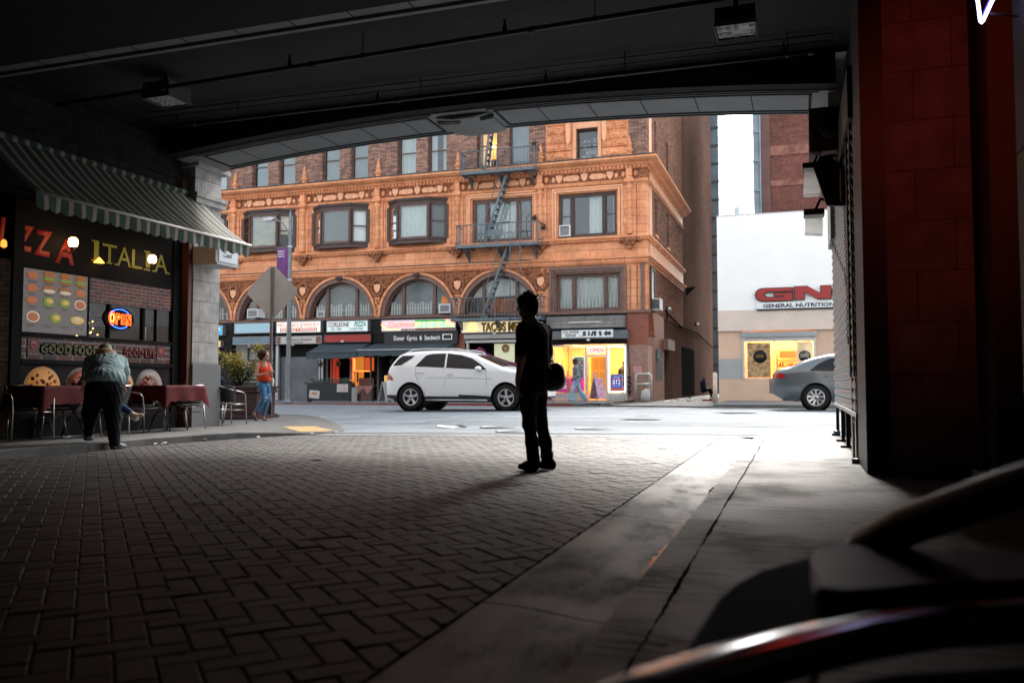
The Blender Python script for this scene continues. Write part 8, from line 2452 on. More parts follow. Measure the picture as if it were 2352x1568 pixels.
shoe('shoe', (-.12,.40,.0), (-.12,.58,.0), blackp, t, 1.0, .012); shoe('shoe', (.12,.40,.0), (.12,.58,.0), blackp, t, 1.0, .012)
chairs2 = dup(ch, (px_, py_, GS(px_, py_) + .002), R(38 + 180), 'cafe chair under the dark-haired person by the planter')

# --- man walking past the phone shop
t = thing('person', 'man in bucket hat, patterned jacket and flared jeans striding past the phone shop', 'person', (-8.35, 32.8, .12), R(18.6) + math.atan((1176-523)/1942)*0 + R(0))
f_ = (-1, -.1)
hp, HP = head_prims((-.04, 0, 1.53), f_, 1.0, .1)
blob_obj('body', hp + [('c', (0,0,1.42), (.02,0,1.32), .05, .06, .03), ('c', (.02,0,1.28), (.03,0,.92), .13, .13, .05), ('c', (.03,-.17,1.30), (.08,-.22,1.02), .05, .04), ('c', (.08,-.22,1.02), (-.08,-.24,.90), .04, .03), ('c', (.03,.17,1.30), (.10,.2,1.02), .05, .04), ('c', (.1,.2,1.02), (.02,.2,.82), .04, .03),
   ('c', (.03,-.07,.88), (-.13,-.08,.50), .08, .055), ('c', (-.13,-.08,.50), (-.14,-.08,.08), .05, .04), ('c', (.03,.07,.88), (.12,.08,.48), .08, .055), ('c', (.12,.08,.48), (.40,.08,.16), .05, .04)]
   + hand_prims((-.08,-.24,.90), (-.8,0,-.4), (.2,.9,0), 1, .6, 1) + hand_prims((.02,.2,.82), (-.3,0,-1), (.8,0,0), 1, .6, -1), skin_d, t, .012, .03)
jk = pm('jacket_camo', (.015,.02,.022), .8, col2=(.30,.36,.36), scale=11)
blob_obj('jacket', [('c', (.02,0,1.28), (.03,0,.90), .155, .165, .05), ('c', (.03,-.17,1.30), (.08,-.22,1.02), .08, .07, .04), ('c', (.08,-.22,1.02), (-.05,-.24,.91), .065, .05, .03), ('c', (.03,.17,1.30), (.10,.2,1.02), .08, .07, .04), ('c', (.1,.2,1.02), (.03,.2,.85), .065, .05, .03), ('c', (0,0,1.38), (0,0,1.34), .075, .08, .03)], jk, t, .012, .03, fold=.006)
blob_obj('jeans', [('e', (.03,0,.86), (.14,.16,.10), None, .04), ('c', (.03,-.07,.86), (-.13,-.08,.50), .105, .08, .04), ('c', (-.13,-.08,.50), (-.16,-.08,.06), .075, .10, .03), ('c', (.03,.07,.86), (.13,.08,.48), .105, .08, .04), ('c', (.13,.08,.48), (.37,.08,.13), .075, .10, .03)], pm('denim_pale', (.10,.25,.34), .8, col2=(.35,.5,.55), scale=3.5), t, .012, .03, fold=.006)
shw = pm('shoe_black_white', (.05,.05,.05), .5, col2=(.6,.6,.58), scale=9)
shoe('shoe', (-.16,-.08,.0), (-.34,-.08,.0), shw, t, 1.05, .012); shoe('shoe', (.42,.08,.11), (.30,.08,.0), shw, t, 1.05, .012)
MB().lathe([(.0,.12), (.085,.11), (.098,.04), (.135,.0), (.130,-.008), (.095,.02), (0,.03)], (-.035,0,1.57), 20).build('bucket_hat', pm('hat_black', (.02,.018,.02), .8), t, world=False)

# --- customer inside the phone shop, seated figure in the alley, passers-by behind the white car
def simple_person(label, loc, rz, sit_=False, top=trm, low=trm, sk=skin_d, hat=None, pack=None, s_=1.0):
 t = thing('person', label, 'person', loc, rz)
 if sit_:
  hp, _ = head_prims((0,.05,1.05), (.1,.9), 1, .35)
  L = [((-.09,0,.38), (-.12,.40,.44)), ((.09,0,.38), (.12,.40,.44))]; sh2 = [((-.12,.40,.44), (-.12,.5,.06)), ((.12,.40,.44), (.14,.62,.06))]
  tz, bz = .82, .40
 else:
  hp, _ = head_prims((0,0,1.60), (.1,.9), 1, .1)
  L = [((-.09,0,.88), (-.10,.03,.48)), ((.09,0,.88), (.10,-.02,.48))]; sh2 = [((-.10,.03,.48), (-.10,.0,.07)), ((.10,-.02,.48), (.11,-.04,.07))]
  tz, bz = 1.36, .92
 hx = hp + [('c', (0,0,tz+.12), (0,0,tz+.04), .05, .06, .03), ('c', (0,0,tz), (0,0,bz), .14, .13, .05)]
 arms = [((-.19,0,tz-.02), (-.24,.03,tz-.28), (-.12,.22,tz-.36)), ((.19,0,tz-.02), (.24,.03,tz-.28), (.12,.22,tz-.36))]
 for a, b, c_ in arms: hx += [('c', a, b, .05, .04), ('c', b, c_, .038, .028)]
 for (a, b), (c_, d) in zip(L, sh2): hx += [('c', a, b, .08, .055), ('c', c_, d, .052, .036)]
 hx += hand_prims(arms[0][2], (.3,.9,0), (0,0,-1), 1, .5, 1) + hand_prims(arms[1][2], (-.3,.9,0), (0,0,-1), 1, .5, -1)
 blob_obj('body', hx, sk, t, .013, .03)
 blob_obj('jacket', [('c', (0,0,tz), (0,0,bz), .165, .155, .05)] + [('c', a, b, .07, .06, .04) for a, b, c_ in arms], top, t, .013, .03, fold=.005)
 blob_obj('trousers', [('c', a, b, .10, .075, .04) for a, b in L] + [('c', a, b, .07, .055, .03) for a, b in sh2], low, t, .013, .03)
 for (a, b) in sh2: shoe('shoe', (b[0], b[1]-.03, 0), (b[0], b[1]+.15, 0), blackp, t, 1, .013)
 hz = 1.05 if sit_ else 1.60
 if hat: MB().lathe([(.0,.12), (.085,.10), (.10,.03), (.10,-.02), (0,0)], (0,.03 if sit_ else 0,hz+.02), 16).build('cap', hat, t, world=False)
 else: blob_obj('hair', [('e', (0,-.02,hz+.04), (.085,.10,.085), None, .03)], hair_k, t, .012)
 if pack: blob_obj('backpack', [('e', (0,-.20,tz-.12), (.14,.09,.20), None, .03)], pack, t, .013)
 return t
olive = pm('jacket_olive', (.10,.10,.04), .8, col2=(.03,.03,.02), scale=8)
simple_person('customer with an olive backpack seen from behind inside the lit phone shop', (-7.25, 37.15, .10), R(10), top=olive, low=trm, sk=skin_d, pack=olive)
simple_person('person in a cap and blue jacket sitting against the wall deep in the alley', (-5.2, 50.5, .05), R(-70), True, top=pm('jacket_navy', (.02,.04,.09), .8), low=trm, hat=pm('cap_grey', (.2,.22,.25), .8))
simple_person('passer-by in blue shorts whose legs show behind the rear of the white car', (-15.1, 30.7, .06), R(-60), top=pm('top_blue', (.03,.12,.25), .8), low=pm('shorts_blue', (.03,.15,.3), .8), sk=skin)
simple_person('grey-haired man seated under the purple umbrella behind the white car', (-11.25, 33.9, .48), R(150), True, top=pm('top_grey', (.1,.09,.09), .8), low=trm, sk=skin)

# ================================================================ street furniture
galv = pm('pole_galvanised', (.16,.18,.19), .45, metal=.5, var=.2, scale=5)
# lamp post with banner
lz = GF(-19.6, 30); lx, ly = -19.62, 29.75
lp = thing('street_lamp', 'tall grey street lamp with a curved arm and purple banner across the street', 'street lamp', (lx, ly, lz))
MB().lathe([(.20,0), (.20,.05), (.12,.16), (.11,.2), (.10,1.0), (.085,4.0), (.065,7.6), (.05,7.75), (0,7.95)], (lx, ly, lz), 16).build('post', galv, lp)
ap = [(lx, ly, 6.7), (lx-.10, ly, 7.05), (lx-.35, ly, 7.42), (lx-.7, ly, 7.60), (lx-.9, ly, 7.62)]
MB().tube(ap, [.035,.032,.03,.028,.026], 8).build('arm', galv, lp)
MB().prism([(lx-1.28,7.60), (lx-1.22,7.68), (lx-.85,7.70), (lx-.78,7.62), (lx-.85,7.55), (lx-1.2,7.56)], 'y', ly-.10, ly+.10).build('lamp_head', pm('lamp_head_grey', (.45,.47,.48), .4), lp)
ban = pm('banner_violet', (.006,.006,.03), .6, col2=(.22,.03,.26), scale=2.2, stretch=(1,1,.45))
bb = thing('street_banner', 'dark banner with violet streaks hanging from the street lamp', 'banner', (lx-.4, ly, 5.2))
MB().box(lx-.62, lx-.08, ly-.01, ly+.01, 5.0, 6.38).build('cloth', ban, bb)
MB().tube([(lx, ly, 6.40), (lx-.66, ly, 6.40)], .018, 6).build('rod', galv, bb); MB().tube([(lx, ly, 4.98), (lx-.66, ly, 4.98)], .018, 6).build('rod', galv, bb)
for k, s_ in enumerate(('NEXT', 'Summer', 'Season')): text(s_, (lx-.56, ly-.012, 6.22 - k*.10), EX, EZ, .06, wht, bb, width=.3)
for z in (6.42, 5.05, 4.9): MB().tube([(lx, ly, z-.03), (lx, ly, z+.03)], .10, 10).build('clamp', pm('clamp_white', (.55,.57,.58), .5), lp)
# diamond sign seen from the back
dx, dy = -12.0, 17.45; dz = GS(dx, dy)
ds = thing('road_sign', 'back of a diamond road sign on a perforated brown steel post at the corner', 'road sign', (dx, dy, dz), R(12))
dgrey = pm('sign_back_grey', (.34,.31,.29), .5, metal=.3, var=.12, scale=2.5)
mb = MB(); c_ = 3.02 - dz; h_ = .655; r_ = .07
pts = []
for k in range(4):
 a = PI/2 * k; px, pz = h_*math.cos(a), h_*math.sin(a)
 for e in (-1, 1):
  b_ = a + e * .1; pts.append((h_*.955*math.cos(b_)*1.0, c_ + h_*.955*math.sin(b_)))
mb.prism(pts, 'y', .02, .026); mb.build('plate', dgrey, ds, world=False)
MB().tube([(.0,.026,c_+.08), (.0,.0,c_+.08)], .03, 8).tube([(.0,.026,c_-.28), (.0,.0,c_-.28)], .03, 8).build('bolt', blackp, ds, world=False)
pst = pm('post_rust', (.10,.065,.055), .7, col2=(.19,.16,.15), scale=6)
mb = MB(); mb.box(-.028, .028, -.035, .018, .35, c_ + h_ - .06); mb.build('post', pst, ds, world=False)
mb = MB()
z = .5
while z < c_ + h_ - .12: mb.box(-.008, .008, -.037, -.0351, z, z+.018); z += .05
mb.build('hole_row', blackp, ds, world=False)
MB().box(-.045, .045, -.05, .03, 0, .36).build('base_sleeve', pm('sleeve_dark', (.06,.05,.045), .7), ds, world=False)
# big planter with a yellow-green bush
pl = thing('planter', 'dark maroon square planter with stepped rim beside the stone pillar', 'planter', (-12.55, 17.25, GS(-12.5, 17.2)), R(4))
mar = pm('planter_maroon', (.045,.012,.014), .42, var=.3, scale=4)
mb = MB(); mb.box(-.62,.62,-.5,.5,.0,.07); mb.box(-.58,.58,-.46,.46,.07,.11); mb.build('base', mar, pl, world=False, bevel=.008)
mb = MB(); mb.box(-.54,.54,-.42,.42,.11,.62); mb.build('body', mar, pl, world=False, bevel=.02)
mb = MB(); mb.box(-.60,.60,-.48,.48,.62,.66); mb.box(-.57,.57,-.45,.45,.66,.72); mb.box(-.62,.62,-.50,.50,.72,.77); mb.build('rim', mar, pl, world=False, bevel=.006)
bu = thing('bush', 'bushy shrub with yellow-tipped green leaves growing in the maroon planter', 'bush', (-12.72, 17.25, GS(-12.5, 17.2) + .7))
bl1 = pm('bush_green', (.05,.085,.015), .55, col2=(.10,.13,.02), scale=12); bl2 = pm('bush_yellow', (.60,.38,.04), .55, col2=(.30,.26,.03), scale=9)
q = random.Random(12)
mb = MB(); tips = []
for k in range(26):
 a = q.uniform(0, 2*PI); r_ = q.uniform(.05, .52); h_ = q.uniform(.45, .95)*(1 - .35*r_)
 b0 = Vector((-12.72 + q.uniform(-.06,.06), 17.25 + q.uniform(-.06,.06), .72)); tp = Vector((-12.72 + r_*math.cos(a), 17.25 + r_*.8*math.sin(a), .72 + h_))
 m1 = (b0 + tp)/2 + Vector((q.uniform(-.05,.05), q.uniform(-.05,.05), .05)); mb.tube([b0, m1, tp], [.012,.008,.003], 5); tips += [tp, m1, (m1+tp)/2]
mb.tube([(-12.6,17.25,.72), (-12.3,17.25,1.4), (-12.17,17.25,1.66)], [.01,.007,.003], 5); tips += [Vector((-12.2,17.25,1.62)), Vector((-12.12,17.22,1.66)), Vector((-12.25,17.25,1.58))]
mb.build('stem', pm('stem_brown', (.06,.045,.03), .8), bu)
def leaves(centres, n, L0, spread, seed, droop=.5):
 q = random.Random(seed); mb = MB()
 for _ in range(n):
  c = q.choice(centres); p = c + Vector((q.gauss(0, spread), q.gauss(0, spread), q.gauss(0, spread*.8)))
  a = Euler((q.uniform(-.9,.9) - droop*.3, q.uniform(-.9,.9), q.uniform(0, 6.3))).to_matrix(); L = L0*q.uniform(.6,1.3); W = L*.36
  v = [mb.bm.verts.new(p + a @ Vector(k)) for k in ((0,0,0), (W/2,L*.4,L*.06), (0,L,-L*.12), (-W/2,L*.4,L*.06))]
  mb.bm.faces.new([v[0],v[1],v[2]]); mb.bm.faces.new([v[0],v[2],v[3]])
 return mb
leaves(tips, 1500, .085, .075, 3).build('foliage', bl1, bu)
leaves([p + Vector((0,0,.05)) for p in tips if p.z > 1.15], 850, .08, .06, 4).build('young_foliage', bl2, bu)
# low cafe planter box across the street with trailing plants and food pictures
cz = GF(-19.4, 32); yb = 32.2
pb = thing('cafe_planter_box', 'long black planter screen with two food pictures in front of the restaurant', 'planter', (-19.2, yb, cz))
x0, x1 = -20.28, -18.12
MB().box(x0, x1, yb, yb+.35, cz+.06, .86).build('box', pm('planter_black', (.012,.014,.015), .5, var=.3, scale=4), pb)
MB().box(x0, x0+.06, yb+.02, yb+.3, cz, cz+.06).box(x1-.06, x1, yb+.02, yb+.3, cz, cz+.06).build('foot', blackp, pb)
MB().box(x1, x1+.14, yb+.05, yb+.30, cz, .66).build('end_post', pm('post_pale', (.34,.34,.32), .6), pb)
fp = pm('food_photo', (.50,.22,.07), .6, col2=(.62,.55,.48), scale=14)
MB().obox((-19.91, yb-.006, .36), (.50,.010,.34), (0,.10,0)).build('picture', pm('food_photo_pale', (.50,.48,.46), .6), pb); MB().ell((-19.90, yb-.016, .40), (.15,.008,.055), (0,.1,0)).build('food', bun, pb)
MB().box(-18.80, -18.26, yb-.012, yb-.001, .46, .80).build('picture', pm('food_photo_pale', (.50,.48,.46), .6), pb)
mb = MB(); q = random.Random(3)
for k in range(22): mb.ell((-18.74 + q.uniform(0,.42), yb-.016, .52 + q.uniform(0,.22)), (.035,.01,.025), nu=7, nv=5)
mb.build('food', fp, pb)
q = random.Random(8); tp = [Vector((x0 + .1 + k*.1, yb + .15 + q.uniform(-.1,.1), .92 + q.uniform(-.06,.10))) for k in range(21)] + [Vector((x0 - .03, yb, .85)), Vector((x0, yb-.02, .78))]
fo = thing('trailing_plant', 'row of dark ivy-like plants filling the long black planter screen', 'plant', (-19.2, yb + .1, .84))
leaves(tp, 900, .08, .055, 7).build('foliage', pm('ivy_green', (.035,.065,.035), .5, col2=(.13,.17,.13), scale=10), fo)
# checked tablecloth table in the doorway
t = thing('checked_tablecloth', 'red and white checked cloth hanging in points over a small table by the restaurant', 'tablecloth', (-18.0, 33.2, .5))
m = bpy.data.materials.new('gingham'); m.use_nodes = True; nt = m.node_tree; b = nt.nodes['Principled BSDF']
ck = nt.nodes.new('ShaderNodeTexChecker'); ck.inputs['Scale'].default_value = 26; ck.inputs[1].default_value = (.45,.30,.28,1); ck.inputs[2].default_value = (.30,.02,.02,1)
tc = nt.nodes.new('ShaderNodeTexCoord'); nt.links.new(tc.outputs['Object'], ck.inputs[0]); nt.links.new(ck.outputs[0], b.inputs['Base Color'])
mb = MB()
for xc in (-18.3, -17.85): mb.prism([(xc-.26,.72), (xc+.26,.72), (xc+.2,.62), (xc,.36), (xc-.2,.62)], 'y', 33.18, 33.19)
mb.box(-18.6, -17.55, 33.19, 33.9, .715, .725); mb.build('cloth', m, t)
tt = thing('small_table', 'small table under the checked cloth by the restaurant', 'table', (-18.05, 33.5, .04))
MB().box(-18.55, -17.6, 33.22, 33.85, .68, .712).build('tabletop', blackp, tt)
for x in (-18.4, -17.75): MB().tube([(x, 33.5, .04), (x, 33.5, .68)], .03, 8).build('leg', blackp, tt)
# boards
def aboard(label, x, y, w_, h_, d, rz, face, z0):
 t = thing('a_board', label, 'sign', (x, y, z0), rz, group='folding boards on the far sidewalk')
 for s_ in (-1, 1):
  mb = MB()
  th = math.atan2(d/2, h_)
  for xx in (-w_/2, w_/2 - .03):
   mb.prism([(s_*d/2, 0), (s_*(d/2-.03), 0), (s_*.0, h_), (s_*.02, h_)], 'x', xx, xx+.03)
  mb.build('leg_frame', pm('board_frame', (.40,.39,.37), .5), t, world=False)
  mb = MB(); mb.prism([(s_*(d/2-.012)*.9, h_*.1), (s_*(d/2-.022)*.9, h_*.1), (s_*.002, h_*.98), (s_*.012, h_*.98)], 'x', -w_/2+.03, w_/2-.03); mb.build('panel', face, t, world=False)
 return t
aboard('dark board with a pale sheet standing behind the rear of the white car', -16.1, 31.5, .45, .85, .5, R(75), pm('board_dark', (.20,.21,.21), .6, col2=(.35,.36,.36), scale=3), GF(-16,31))
ye = thing('price_board', 'yellow handwritten price board above the dark folding board behind the white car', 'sign', (-16.05, 31.9, .8))
MB().box(-16.38, -15.9, 31.9, 31.92, .86, 1.16).build('panel', pm('board_yellow', (.70,.48,.08), .6, emit=(1,.7,.1), es=.08), ye)
mb = MB(); q = random.Random(1)
for k in range(4): mb.box(-16.33, -16.33 + q.uniform(.1,.16), 31.893, 31.899, 1.10 - k*.06, 1.115 - k*.06); mb.box(-16.12, -16.12 + q.uniform(.08,.14), 31.893, 31.899, 1.10 - k*.06, 1.115 - k*.06)
mb.build('text_line', pm('ink_orange', (.5,.12,.02), .6), ye)
MB().tube([(-16.14,31.93,GF(-16,31)), (-16.14,31.93,.9)], .015, 6).build('leg', blackp, ye)
ab = aboard('folding board with pink and white phone adverts outside the phone shop door', -7.60, 33.4, .50, .95, .58, R(62), pm('advert_mixed', (.60,.58,.58), .5, col2=(.45,.05,.22), scale=7), .12)
t = thing('red_flyer', 'small red and white flyer stuck up on the folding board outside the phone shop', 'flyer', (-7.72, 33.35, 1.05))
MB().obox((-7.70, 33.36, 1.17), (.10,.01,.26), (0,-.35,.6)).build('sheet', pm('flyer_red', (.55,.06,.05), .6, col2=(.7,.6,.6), scale=9), t)
# purple umbrella with its pole
um = thing('umbrella', 'plum-coloured patio umbrella leaning behind the white car bonnet', 'umbrella', (-12.4, 33.6, .1))
plum = pm('umbrella_plum', (.13,.015,.06), .75, var=.12, scale=4)
mb = MB(); n = 8; ap_ = Vector((-12.75, 33.6, 2.26));
rim = []
for k in range(n):
 a = 2*PI*k/n + .2; rim.append(Vector((-12.35 + 1.35*math.cos(a), 33.6 + 1.2*math.sin(a), 1.80 - .16*math.cos(a))))
rings = [[ap_ + (p - ap_)*s_ + Vector((0,0,-.06*math.sin(s_*PI))) for p in rim] for s_ in (.12,.4,.7,1.0)] + [[p + Vector((0,0,-.12)) for p in rim]]
vr = [[mb.bm.verts.new(p) for p in r] for r in rings]; va = mb.bm.verts.new(ap_)
for k in range(n): mb.bm.faces.new([va, vr[0][k], vr[0][(k+1)%n]])
for r0, r1 in zip(vr[:-1], vr[1:]):
 for k in range(n): mb.bm.faces.new([r0[k], r1[k], r1[(k+1)%n], r0[(k+1)%n]])
mb.build('canopy', plum, um)
mb = MB(); mb.lathe([(.0,.12), (.16,.03), (.32,-.06), (.30,-.08)], tuple(ap_), 8, cap=False); mb.build('vent_cap', plum, um)
MB().tube([(-12.55,33.6,.1), (-12.75,33.6,2.36)], .022, 8).build('pole', galv, um); MB().lathe([(.25,0), (.25,.06), (.05,.1), (.05,.3)], (-12.55,33.6,.10), 16).build('base', blackp, um)
t = thing('stool', 'low stool under the seated man by the plum umbrella', 'stool', (-11.25, 33.9, .12))
MB().box(-11.45,-11.05,33.7,34.1,.80,.86).build('seat', wick, t)
for dx_ in (-.16,.16):
 for dy_ in (-.16,.16): MB().tube([(-11.25+dx_*1.1,33.9+dy_*1.1,.12), (-11.25+dx_,33.9+dy_,.80)], .015, 6).build('leg', galv, t)
# manholes
mh = pm('manhole_iron', (.16,.165,.17), .6, metal=.3, var=.3, scale=12)
for x, y, r_, lab in ((-5.55, 15.75, .40, 'round manhole cover in the road nearest the newspaper'), (-4.75, 14.25, .34, 'dark round cover by the gutter just left of the standing man'), (-3.55, 15.3, .36, 'round manhole cover in the road right of the standing man')):
 z = G(x, y); t = thing('manhole_cover', lab, 'manhole cover', (x, y, z), group='manhole covers in the street')
 MB().lathe([(r_,.004), (r_,.014), (r_-.05,.016), (r_-.055,.010), (.01,.011)], (x, y, z), 36).build('frame_ring', mh, t)
 mb = MB()
 for k in range(7):
  rr = (r_-.08)*(k+1)/8; mb.lathe([(rr-.008,.011), (rr-.006,.017), (rr+.006,.017), (rr+.008,.011)], (x, y, z), 30, cap=False)
 mb.build('lid_pattern', mh, t)
mb = MB(); mb.bm.free(); mb.bm = polymesh([(-8.4,16.8), (-3.0,16.1), (1.5,16.0), (1.6,17.2), (-2.5,17.5), (-7.9,17.9)], lambda x, y: G(x, y) + .005, .9)
struct('asphalt_patch', mb, pm('asphalt_patch', (.135,.152,.168), .8, var=.18, scale=2.5, bump=.4, bscale=50))

# ================================================================ right side: shutter, its gear, neon sign, near chair
rs = thing('roller_gate', 'ribbed grey roller shutter pulled almost down along the right wall', 'roller shutter', (.6, 11.7, .47))
ribm = pm('shutter_grey', (.26,.27,.28), .38, metal=.5, var=.15, scale=2)
mb = MB()
nr = 26; z0, z1 = .50, 3.40
for k in range(nr):
 a = z0 + (z1-z0)*k/nr; h_ = (z1-z0)/nr
 pr = [(.585, a), (.560, a+h_*.18), (.552, a+h_*.5), (.560, a+h_*.82), (.585, a+h_)]
 for (xa, za_), (xb, zb_) in zip(pr[:-1], pr[1:]): mb.face([(xa, 9.05, za_), (xa, 14.18, za_), (xb, 14.18, zb_), (xb, 9.05, zb_)])
mb.build('curtain', ribm, rs)
MB().box(.545, .60, 9.0, 14.2, .455, .50).tube([(.555,9.3,.47), (.545,9.3,.42), (.555,9.4,.40)], .012, 6).build('bottom_bar', pm('bar_worn', (.42,.41,.39), .35, metal=.6, var=.2, scale=8), rs)
for y, zt_ in ((9.72, .86), (9.15, .86)): MB().box(.55, .60, y, y+.10, .0, zt_).build('guide_rail', pm('bar_worn', (.42,.41,.39), .35, metal=.6), rs)
MB().box(.54, .62, 9.70, 9.84, .862, 3.5).box(.54,.62,9.13,9.27,.862,3.5).build('guide_rail', blackp, rs)
for y in (13.95, 12.4, 11.2): MB().box(.565, .61, y, y+.10, .0, .454).box(.50,.62,y-.02,y+.12,.0,.035).build('floor_post', blackp, rs)
for p_ in (((.50,8.98,.03), (.60,8.98,.03)), ((.52,13.9,.05), (.62,13.9,.05))): MB().tube(p_, .03, 8).build('floor_bolt', galv, rs)
MB().box(.52, .76, 8.9, 14.2, 3.42, 3.95).build('hood', blackp, rs)
MB().box(.565, .757, 7.95, 9.0, -.0, 5.6).build('side_housing', blackp, rs)
# motor gear and lamps hanging at the portal
mg = thing('shutter_motor', 'dark orange motor box with a hand-chain wheel at the top of the shutter', 'motor', (.4, 11, 3.6))
dko = pm('motor_orange', (.10,.022,.006), .6, var=.2, scale=5)
MB().box(.19, .66, 10.9, 11.4, 3.63, 4.18).build('casing', dko, mg, bevel=.01)
MB().lathe([(.0,-.05), (.13,-.05), (.15,-.02), (.15,.0), (.0,.0)], (.44, 10.895, 3.93), 22, 'y').build('chain_wheel', blackp, mg)
MB().tube([(.32,10.87,3.95), (.31,10.87,3.4), (.35,10.8,3.3)], .006, 5).tube([(.56,10.87,3.95), (.54,10.87,3.5)], .006, 5).build('cord', blackp, mg)
MB().prism([(10.0,3.15), (11.3,3.66), (11.3,3.4), (10.0,2.80)], 'x', .50, .56).build('bracket', dko, mg)
MB().prism([(.30,3.42),(.42,3.42),(.58,3.18),(.58,2.82),(.36,2.84),(.22,3.30)], 'y', 10.3, 10.36).build('bracket', blackp, mg)
transm = bpy.data.materials.new('lamp_plastic'); transm.use_nodes = True; nt = transm.node_tree
t1 = nt.nodes.new('ShaderNodeBsdfTranslucent'); t1.inputs[0].default_value = (.95,.95,.93,1); t2 = nt.nodes.new('ShaderNodeBsdfTransparent'); t2.inputs[0].default_value = (.8,.8,.8,1); mx = nt.nodes.new('ShaderNodeMixShader'); mx.inputs[0].default_value = .35
nt.links.new(t1.outputs[0], mx.inputs[1]); nt.links.new(t2.outputs[0], mx.inputs[2]); nt.links.new(mx.outputs[0], nt.nodes['Material Output'].inputs[0])
for z, lab, y in ((3.14, 'upper pale box lamp with dark cap hanging by the shutter motor', 11.0), (2.56, 'lower pale box lamp with dark cap hanging over the shutter end', 10.5)):
 t = thing('box_lamp', lab, 'lamp', (.22, y, z), group='pale box lamps at the shutter end')
 h_ = .32 if z > 3 else .22
 MB().prism([(.13,z+h_), (.30,z+h_), (.315,z), (.115,z)] if z > 3 else [(.125,z+h_), (.32,z+h_), (.315,z-.01), (.12,z+.01)], 'y', y, y+.2).build('diffuser', transm, t)
 MB().box(.11, .34, y-.01, y+.22, z+h_+.001, z+h_+.07).build('cap', pm('cap_brown', (.03,.022,.010), .5), t)
 MB().tube([(.24,y+.1,z+h_+.07), (.30,y+.1,z+h_+.2), (.50,y+.1,z+h_+.15)], .02, 6).build('arm', blackp, t)
hc_ = thing('hand_chain', 'loop of dark steel chain hanging in front of the ribbed shutter', 'chain', (.5, 10.2, 1.2))
def chain(pts, step=.035):
 mb = MB(); L = 0; pts = [Vector(p) for p in pts]; k = 0
 for a, b in zip(pts[:-1], pts[1:]):
  d = b - a; n = max(1, int(d.length/step)); u = d.normalized()
  for i in range(n):
   c = a + d*(i+.5)/n; s_ = Vector((u.z, 0, -u.x)) if k % 2 else Vector((0,1,0)); k += 1
   mb.tube([c + (u*math.cos(w_)*.024 + s_*math.sin(w_)*.013) for w_ in [2*PI*j/8 for j in range(9)]], .004, 4, cap=False)
 return mb
chain([(.395,10.2,2.50), (.41,10.2,2.40), (.47,10.2,2.22), (.53,10.1,2.02), (.54,9.9,1.75), (.535,9.9,1.3)]).build('chain', blackp, hc_)
chain([(.535,10.0,2.78), (.54,10.0,2.3), (.545,9.95,1.9)]).build('chain', blackp, hc_)
MB().box(.53,.56,9.86,9.92,1.22,1.30).build('hook', blackp, hc_)
# neon sign high on the right
ns = thing('neon_sign', 'neon shop sign high on the right, the tip of a white-blue V showing', 'neon sign', (1.0, 5.0, 2.7))
nw = emat('neon_white_blue', (.62,.66,1.0), 2); nrd = emat('neon_deep_red', (1,.05,.02), 1); nb_ = emat('neon_blue_edge', (.06,.06,1), 1)
MB().tube([(.93,5.0,3.10), (.962,5.0,2.722), (.968,5.0,2.712), (.975,5.0,2.722), (1.12,5.0,3.04)], .0075, 8).build('neon_tube', nw, ns)
MB().tube([(.935,5.03,3.10), (.967,5.03,2.735), (.972,5.03,2.735), (1.12,5.03,3.07)], .006, 8).build('neon_tube', nb_, ns)
for k in range(3): MB().tube([(.86+k*.3,5.0,3.2), (.86+k*.3,5.0,3.6), (1.02+k*.3,5.0,3.6), (1.02+k*.3,5.0,3.42), (.86+k*.3,5.0,3.42)], .010, 8).build('neon_tube', nrd, ns)
MB().box(.80, 1.8, 5.06, 5.09, 3.15, 3.75).build('backing', blackp, ns)
MB().tube([(1.0,5.05,2.78), (1.16,5.1,2.76)], .006, 6).tube([(1.0,5.09,3.2), (1.3,5.2,3.2)], .015, 6).build('mount', blackp, ns)
l = bpy.data.lights.new('neon_glow', 'SPOT'); l.spot_size = R(75); l.spot_blend = .8; l.energy = 8; l.color = (1,.09,.035); l.shadow_soft_size = .15
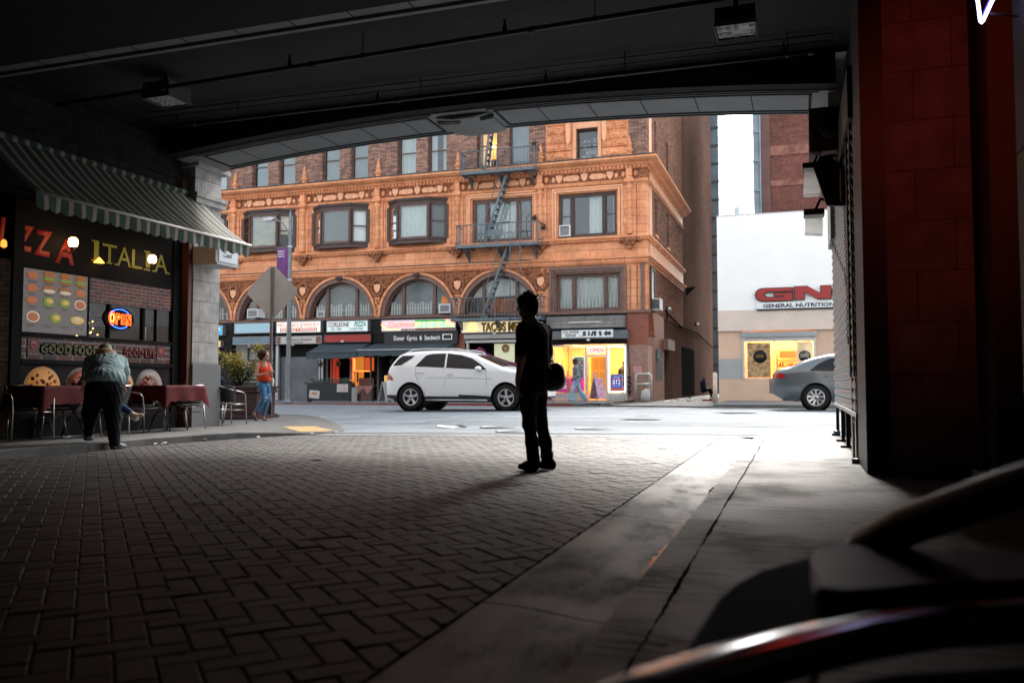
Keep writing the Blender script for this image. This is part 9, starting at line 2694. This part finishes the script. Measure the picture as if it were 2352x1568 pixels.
lo3 = bpy.data.objects.new('neon_glow', l); COL.objects.link(lo3); lo3.parent = ns; lo3.location = (.05, .2, .95); l.spot_size = R(78); lo3.rotation_euler = Vector((-.02, -1, .28)).to_track_quat('Z', 'Y').to_euler()
# the near chair, out of focus
nc = thing('metal_chair', 'out-of-focus navy chair seat with polished metal rail and black arm close to the camera', 'chair', (.25, .95, 0))
nav = pm('chair_navy', (.022,.050,.10), .85, spec=.12); chrome = pm('chrome', (.85,.85,.85), .13, metal=1.0)
out_ = [(-.129,.98), (-.134,1.07), (-.131,1.15), (-.119,1.34), (-.098,1.47), (-.064,1.576), (-.02,1.68), (.03,1.755), (.075,1.795), (.133,1.823), (.25,1.831), (.396,1.81), (.62,1.78), (.62,1.56), (.33,1.465), (.20,1.375), (.10,1.29), (.01,1.185), (-.07,1.09), (-.115,1.02)]
mb = MB(); mb.prism(out_, 'z', .40, .452); mb.build('seat', nav, nc, bevel=.012, seg=2)
mb = MB(); mb.prism([(.02,1.33), (.015,1.5), (.03,1.66), (.10,1.72), (.6,1.70), (.6,1.60), (.32,1.50), (.15,1.40), (.06,1.31)], 'z', .453, .485); mb.build('cushion', blackp, nc, bevel=.012, seg=2)
mb = MB().tube([(-.24,.80,.42), (-.155,.945,.438), (-.085,1.045,.445), (-.01,1.135,.448), (.08,1.24,.448), (.19,1.345,.446), (.34,1.44,.44), (.62,1.54,.43)], .030, 28)
mb.bm.transform(Matrix.Translation((0,0,.452)) @ Matrix.Diagonal((1,1,.4,1)) @ Matrix.Translation((0,0,-.43))); mb.build('rail', chrome, nc)
MB().tube([(-.14,.90,.36), (-.06,1.02,.385), (.02,1.11,.392), (.12,1.21,.39), (.4,1.38,.38)], .018, 18).build('rail', chrome, nc)
MB().tube([(.095,1.79,.45), (.12,1.76,.475), (.19,1.68,.53), (.30,1.52,.61), (.42,1.35,.69), (.6,1.1,.78)], [.02,.032,.036,.033,.030,.028], 16).build('arm', pm('arm_black', (.014,.013,.012), .38, spec=.6), nc)
for x, y in ((.02,1.7), (.55,1.7), (.5,1.62), (-.07,1.16)): MB().tube([(x,y,.01), (x,y,.41)], .012, 8).build('leg', chrome, nc)
